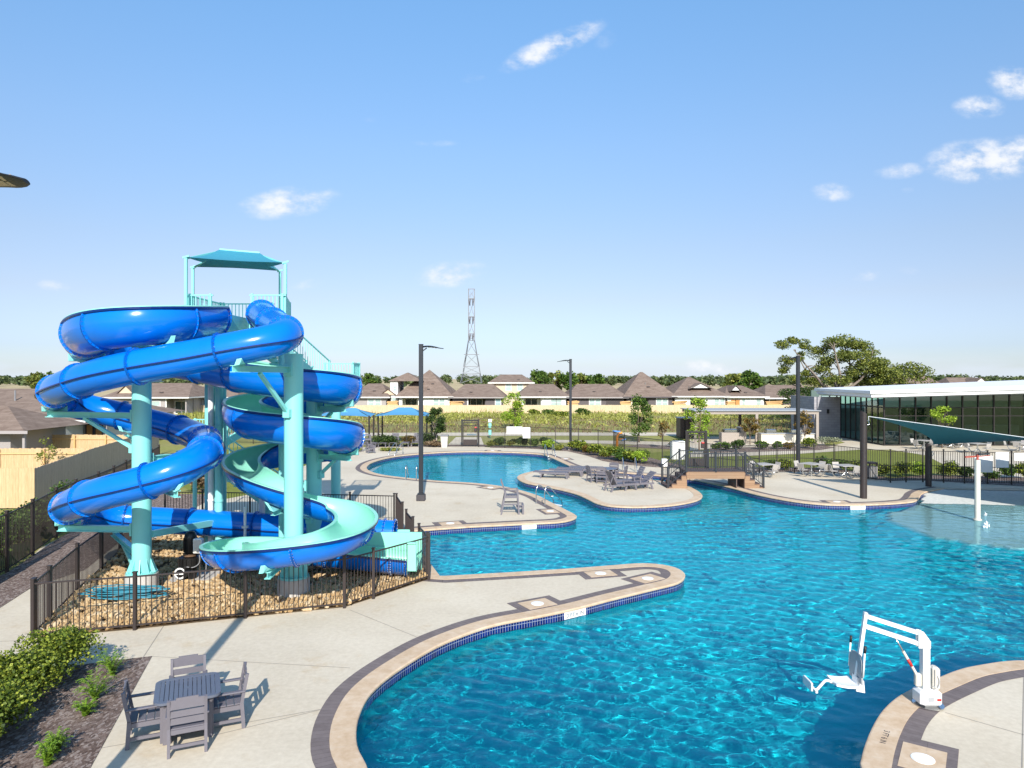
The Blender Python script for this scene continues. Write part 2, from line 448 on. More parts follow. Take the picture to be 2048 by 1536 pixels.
    simple('siding_white', (.76, .76, .74, 1), .8, var=.04)
    simple('trim_white', (.80, .79, .76, 1), .6, var=.03)
    simple('trim_dark', (.05, .04, .04, 1), .6, var=.05)
    simple('window_glass', (.36, .46, .44, 1), .12, var=.12, vscale=1)
    simple('window_dark', (.05, .075, .075, 1), .08, var=.12, vscale=1)
    simple('window_blue', (.30, .42, .44, 1), .12, var=.12, vscale=1)
    simple('lumber', (.62, .38, .16, 1), .8, var=.15)
    simple('door_wood', (.48, .23, .07, 1), .7, var=.15)
    simple('roof_white', (.78, .79, .80, 1), .5, var=.03)
    simple('tan_stucco', (.33, .285, .245, 1), .85, var=.08)
    simple('bark', (.17, .125, .095, 1), .95, var=.35, vscale=10, bump=.6, bscale=25)
    simple('pale_bark', (.36, .30, .26, 1), .95, var=.3, vscale=6)
    simple('lattice_steel', (.20, .21, .23, 1), .6, .3, var=.1)
    # wood fence boards: object uv, boards along u
    def boards(name, c1, c2, c3, bw=.14):
        t = NT(name); b = t.n('ShaderNodeTexBrick'); b.offset = 0; t.l(t.uv(), b.inputs[0])
        b.inputs['Color1'].default_value = c1; b.inputs['Color2'].default_value = c2; b.inputs['Mortar'].default_value = c3
        b.inputs['Scale'].default_value = 1; b.inputs['Brick Width'].default_value = bw; b.inputs['Row Height'].default_value = 6; b.inputs['Mortar Size'].default_value = .004
        g = t.noise(3, 6, .7, t.uv(), (7, .6, 1))
        c = t.mixc(.55, b.outputs[0], t.ramp(g, [(.3, scale_c(c1, .65)), (.7, scale_c(c2, 1.15))]))
        MATS[name] = t.prin(c, .85, 0, .15)
    boards('cedar', (.52, .355, .19, 1), (.60, .44, .26, 1), (.25, .15, .07, 1))
    boards('shaded_boards', (.50, .385, .30, 1), (.60, .475, .375, 1), (.17, .12, .09, 1))  # cedar greyed and lifted: the shaded side is put into the board colour
    boards('pale_boards', (.55, .42, .27, 1), (.64, .51, .34, 1), (.30, .22, .14, 1))
    # roof shingles
    t = NT('shingle'); b = t.n('ShaderNodeTexBrick'); t.l(t.uv(), b.inputs[0]); b.offset = .37; b.squash = .6; b.squash_frequency = 3
    b.inputs['Color1'].default_value = (.17, .122, .095, 1); b.inputs['Color2'].default_value = (.27, .205, .165, 1); b.inputs['Mortar'].default_value = (.10, .075, .065, 1)
    b.inputs['Scale'].default_value = 1; b.inputs['Brick Width'].default_value = 1.1; b.inputs['Row Height'].default_value = .28; b.inputs['Mortar Size'].default_value = .02; b.inputs['Mortar Smooth'].default_value = 1
    c = t.mixc(.5, b.outputs[0], t.ramp(t.noise(1.1, 5, .75), [(.3, (.135, .095, .075)), (.7, (.30, .23, .185))]))
    MATS['shingle'] = t.prin(c, .95, 0, .1)
    # grey block wall of the clubhouse
    t = NT('block'); b = t.n('ShaderNodeTexBrick'); t.l(t.uv(), b.inputs[0])
    b.inputs['Color1'].default_value = (.30, .29, .31, 1); b.inputs['Color2'].default_value = (.37, .36, .38, 1); b.inputs['Mortar'].default_value = (.22, .21, .23, 1)
    b.inputs['Scale'].default_value = 1; b.inputs['Brick Width'].default_value = .6; b.inputs['Row Height'].default_value = .25; b.inputs['Mortar Size'].default_value = .012
    MATS['block'] = t.prin(b.outputs[0], .85, 0, .2)
    # composite decking of the bridge
    t = NT('decking'); b = t.n('ShaderNodeTexBrick'); t.l(t.uv(), b.inputs[0])
    b.inputs['Color1'].default_value = (.27, .165, .10, 1); b.inputs['Color2'].default_value = (.33, .21, .13, 1); b.inputs['Mortar'].default_value = (.16, .085, .045, 1)
    b.inputs['Scale'].default_value = 1; b.inputs['Brick Width'].default_value = 3; b.inputs['Row Height'].default_value = .14; b.inputs['Mortar Size'].default_value = .006
    MATS['decking'] = t.prin(t.mixc(.3, b.outputs[0], t.ramp(t.noise(4, 5, .7, stretch=(1, 1, 12)), [(.3, (.22, .135, .08)), (.7, (.38, .25, .155))])), .7, 0, .25)
    simple('step_dark', (.12, .075, .06, 1), .7, var=.12)
    # clubhouse glass: dark tinted pane that mirrors the yard and lets some light through
    t = NT('club_glass'); gl = t.n('ShaderNodeBsdfGlossy'); gl.inputs['Roughness'].default_value = .01; gl.inputs['Color'].default_value = (.75, .9, .85, 1)
    tr = t.n('ShaderNodeBsdfTransparent'); tr.inputs[0].default_value = (.55, .80, .70, 1)
    fr = t.n('ShaderNodeFresnel'); fr.inputs['IOR'].default_value = 1.9
    mx = t.n('ShaderNodeMixShader'); t.l(fr.outputs[0], mx.inputs[0]); t.l(tr.outputs[0], mx.inputs[1]); t.l(gl.outputs[0], mx.inputs[2]); t.l(mx.outputs[0], t.out.inputs[0])
    MATS['club_glass'] = t.m
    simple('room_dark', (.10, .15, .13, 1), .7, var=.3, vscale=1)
    leafmat('leaf_hedge', (.022, .045, .006), (.12, .17, .02), (.36, .40, .05))
    leafmat('leaf_fern', (.07, .15, .012), (.16, .28, .025), (.30, .44, .05))
    leafmat('leaf_oak', (.05, .075, .015), (.15, .185, .035), (.32, .33, .07))
    leafmat('leaf_dark', (.014, .035, .008), (.040, .075, .016), (.10, .15, .035))
    leafmat('leaf_mid', (.025, .06, .010), (.070, .135, .022), (.17, .25, .045))
    leafmat('leaf_lime', (.11, .20, .015), (.24, .36, .03), (.42, .54, .07))
    leafmat('leaf_rust', (.05, .05, .012), (.16, .12, .025), (.30, .17, .04))
    leafmat('leaf_far', (.045, .075, .030), (.095, .135, .050), (.18, .21, .085))  # lightened green, distance haze is put into the leaf colour
    leafmat('leaf_grassy', (.09, .12, .02), (.20, .23, .04), (.36, .36, .08))
    leafmat('leaf_silver', (.16, .19, .11), (.26, .29, .18), (.40, .42, .30))
    leafmat('leaf_dry', (.10, .065, .035), (.20, .14, .08), (.30, .22, .13))
build_mats()

# ------------------------------------------------------------------ pool outlines (inner edge of the coping)
pool_px = [(731, 1536), (711, 1494), (709, 1455), (717, 1424), (735, 1390), (764, 1361), (807, 1330), (873, 1291), (936, 1265), (991, 1248),
           (1069, 1233), (1147, 1217), (1225, 1197), (1303, 1178), (1354, 1165), (1367, 1155), (1366, 1145), (1350, 1135.5), (1323, 1129.5), (1284, 1127), (1225, 1131), (1147, 1137), (1030, 1144.5)]
corner_px = [(879, 1153), (860, 1128), (812, 1062)]
deckl_px = [(940, 1052.8), (1057, 1047), (1116, 1044), (1140, 1040), (1152.5, 1033.5), (1147, 1028), (1135.5, 1022), (1116, 1012), (1096, 1002), (1077, 992), (1048, 982.5),
            (1012, 974), (953, 966.5), (875, 961.5), (817, 956), (768, 950), (744, 944), (733, 937.5), (734, 932), (744, 925), (768, 917.5), (797, 912), (836, 908), (875, 905.2), (924, 903.4), (973, 903.4), (1031.6, 905), (1080, 908.5),
            (1101.6, 914.5), (1121, 923), (1141, 931.5), (1162, 936.5), (1198, 941.5), (1240, 944.8), (1312, 950.5), (1374, 957.5), (1407, 963), (1462, 975), (1495, 984), (1534, 993), (1593, 1003), (1651, 1008.7), (1689, 1009.7), (1747, 1008.7), (1786, 1006.8), (1819, 1004)]
beach_px = [(1829, 1002), (1836.5, 996), (1842, 988), (1856, 982)]
def GP(px, z=0): return [G(u, v, z) for u, v in px]
near_shore = crom([Vector((-1.2, 7.2, 0)), Vector((-1.9, 9.6, 0))] + GP(pool_px), 6)
deck_shore = crom(GP(deckl_px), 6)
beach_side = crom(GP([(1819, 1004)] + beach_px + [(1891, 976.6)]), 5)
right_px = [(2048, 1322), (2008, 1324), (1968, 1330), (1928, 1338), (1875, 1358), (1821, 1382), (1794, 1398), (1768, 1423), (1749, 1454), (1735.5, 1486), (1727, 1516), (1725.6, 1536)]
right_shore = crom([Vector((14.5, 13.6, 0)), Vector((12.6, 14.6, 0))] + GP(right_px) + [Vector((5.3, 9.9, 0)), Vector((5.5, 8.6, 0)), Vector((6.2, 7.2, 0))], 6)
beach_far = [G(1891, 976.6), G(2048, 978.5), Vector((36, 37.0, 0)), Vector((36, 14, 0)), Vector((20, 13.0, 0))]
shore = near_shore + GP(corner_px) + deck_shore[:-1] + beach_side + beach_far[1:] + right_shore
outline = resample(shore, .22, True)
if area2(outline) < 0: outline = outline[::-1]
island_px = [(1036, 953), (1038, 959), (1052.5, 965.5), (1084, 971.6), (1121, 979), (1153, 987.5), (1174.6, 997), (1194, 1006), (1218.6, 1011.5), (1255, 1014), (1292, 1013.8), (1340.6, 1010.6), (1377, 1005), (1397, 999), (1403.6, 992), (1399, 985), (1389.5, 979),
             (1378, 973.5), (1345, 966), (1310, 960), (1273, 955), (1238, 951), (1190, 944.5), (1150, 940), (1117, 938.2), (1103.5, 938.6), (1078, 940.7), (1058.6, 944.2), (1043, 948.5)]
island = resample(crom(GP(island_px), 5, True), .22, True)
if area2(island) < 0: island = island[::-1]
CW, PW = .40, .30                  # coping and paver widths
WZ = -.23                          # water level

# which stretch of the outline has a raised coping: not the open beach edge
bx0, by0 = G(1891, 976.6)[:2]
def coped(p): return not (p[0] > bx0 + .05 and p[1] > 14.3)

# ---- shelf (shallow beach) border and basin depth
shelf_line = resample(crom(GP([(1822, 1003.5), (1774, 1019), (1800, 1038), (1830, 1050), (1900, 1066), (1960, 1075), (2048, 1083), (2180, 1092), (2400, 1100)]), 5), .4)
sx = np.array([p.x for p in shelf_line]); sy = np.array([p.y for p in shelf_line])
far_a, far_b = Vector((bx0, by0)), Vector((36, 37.0))
shelf_poly = [p for p in shelf_line] + [Vector((37, 24, 0)), Vector((37, 40, 0)), Vector((bx0 - .6, by0 + .8, 0)), G(1836, 996)]
def floor_z(X, Y):
    X = np.asarray(X, float); Y = np.asarray(Y, float)
    d = np.full(X.shape, 1e9)
    for i in range(len(sx) - 1):
        ax, ay, bx, by = sx[i], sy[i], sx[i + 1], sy[i + 1]; L = (bx - ax) ** 2 + (by - ay) ** 2
        t = np.clip(((X - ax) * (bx - ax) + (Y - ay) * (by - ay)) / L, 0, 1)
        d = np.minimum(d, np.hypot(X - ax - t * (bx - ax), Y - ay - t * (by - ay)))
    on = np_inside(X, Y, shelf_poly)
    # beach: slopes from deck level at its far edge down to the shelf border
    n = Vector((-(far_b - far_a).y, (far_b - far_a).x)).normalized()
    df = np.abs((X - far_a.x) * n.x + (Y - far_a.y) * n.y)
    zb = np.maximum(-.40, -.012 - df * .060)
    zd = np.where(d < .55, -.62, np.where(d < 1.1, -.86, -1.10))
    zd = np.where(d < 3, zd, -1.1 - np.clip((d - 3) * .02, 0, .35))
    return np.where(on, zb, zd), on.astype(float)
def build_basin():
    # floor follows steps and shelf
    x0, x1, y0, y1 = -9.5, 36.5, 6.8, 62
    xs = np.arange(x0, x1, .34); ys = np.arange(y0, y1, .34)
    Xg, Yg = np.meshgrid(xs, ys); Zg, S = floor_z(Xg, Yg)
    ins = np_inside(Xg, Yg, offset(outline, .45))
    idx = -np.ones(Xg.shape, int); m = MB(); sh = []
    need = np.zeros(Xg.shape, bool); cells = []
    for j in range(len(ys) - 1):
        for i in range(len(xs) - 1):
            if ins[j, i] or ins[j + 1, i] or ins[j, i + 1] or ins[j + 1, i + 1]: cells.append((j, i)); need[j:j + 2, i:i + 2] = True
    for j, i in zip(*np.nonzero(need)):
        idx[j, i] = len(m.v); m.v.append((Xg[j, i], Yg[j, i], Zg[j, i])); sh.append(S[j, i])
    m.f = [(idx[j, i], idx[j, i + 1], idx[j + 1, i + 1], idx[j + 1, i]) for j, i in cells]; m.mi = [0] * len(m.f)
    o = m.build('pool_floor', 'plaster', kind='structure')
    at = o.data.attributes.new('shelf', 'FLOAT', 'POINT'); at.data.foreach_set('value', sh)
    o.cycles.is_caustics_receiver = True
    # walls below the tile
    for nm, line in (('pool_wall', outline), ('pool_wall', island)):
        m = MB(); N = len(line)
        for i in range(N):
            a, b = line[i], line[(i + 1) % N]
            if line is outline and not (coped(a) and coped(b)): continue
            o_ = len(m.v); m.v += [(a.x, a.y, -1.7), (b.x, b.y, -1.7), (b.x, b.y, -.29), (a.x, a.y, -.29)]
            m.f.append((o_, o_ + 1, o_ + 2, o_ + 3)); m.mi.append(0)
        w = m.build(nm, 'plaster', kind='structure'); w.cycles.is_caustics_receiver = True
        # tile band
        m = MB(); uvs = []; s = 0; off = .004 if line is outline else -.004
        ol = offset(line, -.004) if line is outline else offset(line, .004)
        for i in range(N):
            a, b = ol[i], ol[(i + 1) % N]; L = (b - a).length
            if not (line is outline and not (coped(a) and coped(b))):
                o_ = len(m.v); m.v += [(a.x, a.y, -.305), (b.x, b.y, -.305), (b.x, b.y, -.045), (a.x, a.y, -.045)]
                uvs += [(s, -.03), (s + L, -.03), (s + L, .23), (s, .23)]
                m.f.append((o_, o_ + 1, o_ + 2, o_ + 3)); m.mi.append(0)
            s += L
        m.build('pool_tile_border', 'tile', uvs=uvs, kind='structure').cycles.is_caustics_receiver = True
def build_coping(line, sign, test=None):
    """stone with a rounded nose: profile swept along the edge"""
    prof = [(-.03, -.05), (-.035, -.012), (-.022, .006), (0, .012), (CW, .012), (CW, -.03)]
    N = len(line); m = MB(); uvs = []; s = 0
    offs = [offset(line, d * sign) for d, z in prof]
    prev = False; k = len(prof)
    for i in range(N + 1):
        j = i % N
        if i: s += (Vector(line[j]) - Vector(line[(i - 1) % N])).length
        for q, (d, z) in enumerate(prof): m.v.append((offs[q][j].x, offs[q][j].y, z)); uvs.append((s, d + 1))
        if i and (test is None or (test(line[j]) and test(line[(i - 1) % N]))):
            for q in range(k - 1):
                f = (i * k + q, i * k + q + 1, (i - 1) * k + q + 1, (i - 1) * k + q)
                m.f.append(f if sign > 0 else f[::-1]); m.mi.append(0)
    return m.build('pool_coping', 'coping', uvs=uvs, kind='structure')
build_basin()
build_coping(outline, 1, coped); build_coping(island, -1)
def build_pavers():
    m, uvs = strip('paver_band', outline, CW, CW + PW, .004, 'paver')
    keep = [f for f in m.f if all(coped(outline[(i // 2) % len(outline)]) for i in f)]
    m.f = keep; m.mi = [0] * len(keep)
    m.build('paver_band', 'paver', uvs=uvs, kind='structure')
    m, uvs = strip('paver_band', island, -CW, -CW - .12, .004, 'concrete')
build_pavers()

# ---- deck, with the pool cut out
deck_far = GP([(1844, 960), (1751, 959), (1700, 943.6), (1520, 942.6), (1420, 938), (1372, 936), (1312, 933.5), (1244, 928), (1205, 921), (1176, 911), (1135, 901.6), (1062, 897), (1000, 895.5), (940, 893), (735, 893.5), (700, 898), (600, 935), (520, 985), (440, 1000), (300, 1010)])
deck_outer = [Vector((-4, 3, 0)), Vector((40, 3, 0)), Vector((46, 36, 0)), G(2048, 971.8)] + deck_far + [Vector((-18.2, 33, 0)), Vector((-16.6, 25, 0)), Vector((-15.3, 21.8, 0)), Vector((-14.2, 12, 0)), Vector((-14, 3, 0))]
hole = resample(offset(outline, .2), .22, True)
region('pool_deck', deck_outer, [hole], 0.0, 'concrete')
beach_hole_fill = None
region('island_deck', offset(island, -.2), [], 0.0, 'concrete')
# apron behind the open beach edge so that deck and beach floor meet
bl = [Vector((far_a.x - .3, far_a.y + .25, 0)), Vector((36.3, 37.3, 0)), Vector((36.3, 36.6, 0)), Vector((far_a.x - .1, far_a.y - .3, 0))]
m = MB(); m.v = [(p.x, p.y, -.006) for p in bl]; m.f = [(3, 2, 1, 0)]; m.mi = [0]; m.build('beach_edge', 'concrete', kind='structure')

# control joints: thin grooves in the deck, drawn as narrow dark strips
simple('joint', (.30, .265, .22, 1), .95, var=.1)
def joint(px, w=.018):
    line = resample(GP(px), .5); m, uvs = strip('j', line, -w / 2, w / 2, .003, 'joint', closed=False)
    return m
jm = MB()
for px in ([(283, 1320), (335, 1240)], [(304, 1313), (700, 1336)], [(700, 1220), (833, 1274)], [(181, 1500), (646, 1418)], [(390, 1480), (640, 1420)], [(205, 1280), (170, 1318)], [(0, 1283), (60, 1280)], [(2048, 1345), (2044, 1536)], [(1890, 1425), (2048, 1470)]):
    q = joint(px); jm.add(q.v, q.f)
jm.build('deck_joints', 'joint', kind='structure')

# ---- ground sheets
hole_g = [Vector((p.x, p.y, 0)) for p in offset(deck_outer if area2(deck_outer) > 0 else deck_outer[::-1], -.6)]
big = [Vector((-900, -60, 0)), Vector((900, -60, 0)), Vector((900, 2500, 0)), Vector((-900, 2500, 0))]
region('ground', big, [hole_g], -.03, 'field')
def sheet(name, px, z, mat, kind='structure', world=False):
    P = [Vector(p) for p in px] if world else GP(px)
    m = MB(); n = len(P)
    if area2(P) < 0: P = P[::-1]
    m.v = [(p.x, p.y, z) for p in P]; m.f = [tuple(range(n))]; m.mi = [0]
    return m.build(name, mat, kind=kind)
sheet('walking_path', [(380, 873), (700, 872), (1050, 871), (1370, 871), (1370, 865), (1050, 864.5), (700, 865.5), (380, 866)], -.012, 'concrete')
sheet('walking_path', [(1100, 884), (1250, 888), (1372, 893), (1372, 884), (1250, 881.5), (1100, 879)], -.016, 'concrete')
sheet('walking_path', [(890, 895), (970, 895), (962, 874), (912, 874)], -.008, 'concrete')
sheet('lawn', [(1380, 936), (1520, 941), (1700, 941), (1844, 957), (1905, 930), (1830, 906), (1700, 898), (1560, 893), (1440, 893), (1300, 905), (1240, 912), (1330, 930)], -.022, 'lawn')
sheet('walking_path', [(1380, 914), (1500, 911), (1600, 907), (1720, 899), (1780, 899), (1850, 910), (1930, 950), (2048, 965), (2300, 965), (2300, 880), (2048, 880), (1760, 888), (1680, 873), (1650, 873), (1690, 885), (1640, 896), (1520, 902), (1380, 905)], -.010, 'concrete')
sheet('patio', [(1380, 900), (1520, 893), (1650, 889), (1650, 873), (1380, 873)], -.006, 'concrete')
sheet('lawn', [(420, 1000), (520, 1000), (600, 940), (700, 900), (700, 880), (380, 900), (340, 960)], -.014, 'lawn')
# mulch beds
sheet('mulch_bed', [(304, 1313), (195, 1326), (0, 1352), (-260, 1400), (-300, 1900), (-120, 2300), (20, 1900), (181, 1536)], .012, 'mulch')
def mulch_side():
    P = [Vector((-14.2, 10, 0)), Vector((-15.5, 21.8, 0)), Vector((-16.9, 26.5, 0)), Vector((-18.3, 33, 0)), Vector((-19.4, 36.5, 0)), Vector((-15, 36.5, 0)), G(262, 1085), G(250, 1075), G(170, 1140), G(62, 1176), G(0, 1216), Vector((-13.6, 16, 0)), Vector((-13.6, 10, 0))]
    sheet('mulch_bed', P, .012, 'mulch', world=True)
mulch_side()
sheet('mulch_bed', [(980, 895.5), (1062, 897.5), (1135, 902.5), (1176, 912), (1205, 922), (1244, 929), (1312, 934.5), (1372, 937), (1372, 932), (1324, 922), (1275, 908), (1249, 901), (1196, 895.5), (1110, 893), (980, 891)], .008, 'mulch')
sheet('mulch_bed', [(1412, 939), (1520, 943.5), (1700, 944.5), (1751, 960), (1844, 961), (2048, 973), (2048, 955), (1929, 951), (1845, 950), (1781, 957), (1668, 936), (1471, 934)], .008, 'mulch')
sheet('mulch_bed', [(740, 893), (900, 893), (975, 893), (975, 889.5), (740, 889.5)], .006, 'mulch')
sheet('mulch_bed', [(1250, 893), (1372, 900), (1372, 893), (1280, 888)], -.004, 'mulch')
sheet('mulch_bed', [(1420, 906), (1640, 900), (1670, 895), (1640, 889), (1420, 897)], -.002, 'mulch')
# ------------------------------------------------------------------ water slides
def frames(P):
    out = []
    for i, p in enumerate(P):
        t = (P[min(i + 1, len(P) - 1)] - P[max(i - 1, 0)]).normalized()
        s = t.cross(Vector((0, 0, 1))).normalized(); out.append((p, t, s, s.cross(t).normalized()))
    return out
def smooth_path(raw, per=8, step=.16, it=10):
    P = resample(crom(raw, per), step)
    for _ in range(it): P = [P[0]] + [P[i] * .5 + (P[i - 1] + P[i + 1]) * .25 for i in range(1, len(P) - 1)] + [P[-1]]
    return P
T_px = [(522, 628, 22.05), (530, 636, 21.2), (546, 648, 20.0), (567, 661, 18.7), (572, 671, 17.9), (555, 681, 17.5), (500, 691, 17.3), (400, 711, 17.25), (285, 731, 17.3), (205, 748, 17.6), (145, 767, 18.3), (110, 783, 19.5), (113, 796, 20.9), (140, 807, 21.8), (185, 818, 22.2), (235, 829, 22.4), (310, 847, 22.3), (365, 861, 22.0), (400, 875, 21.2), (415, 889, 20.0),
        (412, 903, 18.8), (388, 925, 17.8), (340, 948, 17.35), (285, 966, 17.3), (215, 984, 17.5), (165, 1000, 18.1), (137, 1014, 19.2), (141, 1023, 20.6), (170, 1031, 21.9), (215, 1035, 22.6), (285, 1039, 22.9), (400, 1045, 22.9), (530, 1053, 22.9), (650, 1060, 22.9), (789, 1067, 22.9)]
O_px = [(416, 634, 20.3), (406, 635, 19.8), (388, 636, 19.2), (340, 639, 18.1), (262, 644, 17.6), (212, 651, 17.9), (181, 661, 18.7), (171, 673, 19.8), (186, 686, 21.1), (235, 699, 22.2), (300, 711, 22.6), (380, 722, 22.5), (440, 735, 22.0), (500, 746, 21.1), (560, 755, 20.7), (620, 761, 20.8), (664, 768, 21.4), (688, 776, 22.5), (678, 784, 23.6), (640, 791, 24.3), (570, 799, 24.4), (512, 808, 23.9), (486, 818, 22.9),
        (489, 829, 21.8), (530, 842, 20.9), (600, 851, 20.6), (655, 859, 21.0), (687, 868, 21.9), (685, 880, 23.2), (650, 890, 24.1), (570, 900, 24.4), (512, 911, 23.9), (483, 924, 22.8), (488, 938, 21.7), (515, 953, 21.0), (550, 970, 20.7), (590, 988, 20.75), (640, 1003, 21.1), (678, 1011, 21.2),
        (705, 1024, 20.4), (714, 1042, 19.2), (696, 1060, 18.1), (660, 1075, 17.4), (600, 1085, 17.15), (540, 1093, 17.2), (486, 1098, 17.6), (454, 1098, 18.4), (444, 1093, 19.5), (462, 1087, 20.5), (500, 1085, 20.9), (580, 1090, 21.0), (660, 1098, 21.0), (740, 1106, 21.0), (818, 1114, 21.0)]
TP = smooth_path([D(*p) for p in T_px]); OP = smooth_path([D(*p) for p in O_px])

def ring(m, fr, r0, r1, th, a0=0.0, a1=2 * math.pi, n=28, bolts=True):
    """flange ring (or arc) round a frame"""
    p, t, s, u = fr; full = abs(a1 - a0) > 6.2; k = n if full else n + 1
    for j in range(n):
        x0 = a0 + (a1 - a0) * j / n; x1 = a0 + (a1 - a0) * (j + 1) / n; q = []
        for r in (r0, r1):
            for off in (-th / 2, th / 2):
                for a in (x0, x1): q.append(p + t * off + (s * math.sin(a) - u * math.cos(a)) * r)
        # 0 r0-,x0 1 r0-,x1 2 r0+,x0 3 r0+,x1 4 r1-,x0 5 r1-,x1 6 r1+,x0 7 r1+,x1
        m.add(q, [(4, 5, 7, 6), (0, 4, 6, 2)[::-1] if not full and j == 0 else (4, 5, 7, 6), (0, 1, 5, 4), (2, 6, 7, 3)] + ([(1, 3, 7, 5)] if not full and j == n - 1 else []))
    if bolts:
        nb = 22
        for j in range(nb + (0 if full else 1)):
            a = a0 + (a1 - a0) * j / nb; c = p + (s * math.sin(a) - u * math.cos(a)) * (r0 * .45 + r1 * .55)
            m.cyl(c - t * (th / 2 + .012), c + t * (th / 2 + .012), .012, n=6, mi=1)

def build_tube_slide():
    th = thing('tube_slide', 'closed bright blue tube slide spiralling down round the column by the pump', 'water slide', (TP[0].x, TP[0].y, 0))
    fr = frames(TP); N = 36; r = .415
    m = MB()
    rows = []
    for p, t, s, u in fr: rows.append([p + (s * math.cos(2 * math.pi * k / N) + u * math.sin(2 * math.pi * k / N)) * r for k in range(N + 1)])
    for p, t, s, u in reversed(fr): rows.append([p + (s * math.cos(2 * math.pi * k / N) + u * math.sin(2 * math.pi * k / N)) * (r - .02) for k in range(N + 1)])
    m.sweep(rows, closed=True)
    bm = bmesh.new()
    o = m.build('tube', 'flume_blue', th, world=True, smooth=True, auto=50)
    # seam flanges where the two half shells bolt together
    m = MB()
    for side in (1, -1):
        rows = []
        for p, t, s, u in fr:
            c = p - u * .05
            rows.append([c + s * side * (r - .02) + u * .016, c + s * side * (r + .045) + u * .016, c + s * side * (r + .045) - u * .016, c + s * side * (r - .02) - u * .016][::side])
        m.sweep(rows)
    m.build('seam_flange', 'flume_rim', th, world=True)
    L = 0; last = -9; 
    for i in range(1, len(fr)):
        L += (fr[i][0] - fr[i - 1][0]).length
        if L - last > 1.95 or i == len(fr) - 1:
            last = L; m = MB(); ring(m, fr[i], r - .005, r + .055, .045)
            m.build('flange_ring', ['flume_blue', 'steel'], th, world=True)
    return fr
def build_open_slide():
    th = thing('open_slide', 'open topped slide, blue outside and mint green inside, winding down to the pool', 'water slide', (OP[0].x, OP[0].y, 0))
    fr = frames(OP); A = R(118); N = 26
    lens = [0]
    for i in range(1, len(fr)): lens.append(lens[-1] + (fr[i][0] - fr[i - 1][0]).length)
    Lt = lens[-1]
    def arc(i):
        """wall height: tall up top, lower through the last sweep"""
        q = lens[i] / Lt
        return A if q < .60 else A - R(24) * min(1, (q - .60) / .06)
    def rad(i):
        q = lens[i] / Lt; return .61 if q < .5 else .61 - .075 * min(1, (q - .5) / .15)
    ang = lambda i, k: -arc(i) + 2 * arc(i) * k / N
    def pt(i, a, r): p, t, s, u = fr[i]; return p + (s * math.sin(a) - u * math.cos(a)) * r
    I = range(len(fr))
    m = MB(); m.sweep([[pt(i, ang(i, k), rad(i)) for k in range(N + 1)] for i in I]); m.f = [f[::-1] for f in m.f]
    m.build('outer_shell', 'flume_blue', th, world=True, smooth=True)
    m = MB(); m.sweep([[pt(i, ang(i, k), rad(i) - .033) for k in range(N + 1)] for i in I])
    m.build('inner_shell', 'flume_mint', th, world=True, smooth=True)
    for side in (-1, 1):
        m = MB(); d = MB(); rows = []; rd = []
        for i in I:
            a = side * arc(i); p, t, s, u = fr[i]; ro = rad(i); ri = ro - .033
            ou = (s * math.sin(a) - u * math.cos(a)); up = (s * math.cos(a) + u * math.sin(a)) * side
            b = p
            rows.append([b + ou * (ri - .006), b + ou * (ri - .006) + up * .03, b + ou * (ro + .05) + up * .03, b + ou * (ro + .05) + up * .002][::side])
            rd.append([b + ou * (ro + .05) + up * .002, b + ou * (ro + .05) - up * .055, b + ou * (ro - .01) - up * .055][::side])
        m.sweep(rows); m.f = [f[::-1] for f in m.f]; d.sweep(rd); d.f = [f[::-1] for f in d.f]
        lip = m.build('rim', 'flume_mint', th, world=True)
        d.build('rim_band', 'flume_rim', lip).location = (0, 0, 0)
        b = lip.children[0]
        for v in b.data.vertices: v.co -= Vector(th.location)
    last = -9
    for i in I:
        if lens[i] - last > 1.85 or i == len(fr) - 1 or i == 0:
            last = lens[i]; m = MB(); ring(m, fr[i], rad(i) - .002, rad(i) + .045, .05, -arc(i) * .985, arc(i) * .985, n=24)
            m.build('flange_ring', ['flume_blue', 'steel'], th, world=True)
    return fr
TF = build_tube_slide(); OF = build_open_slide()

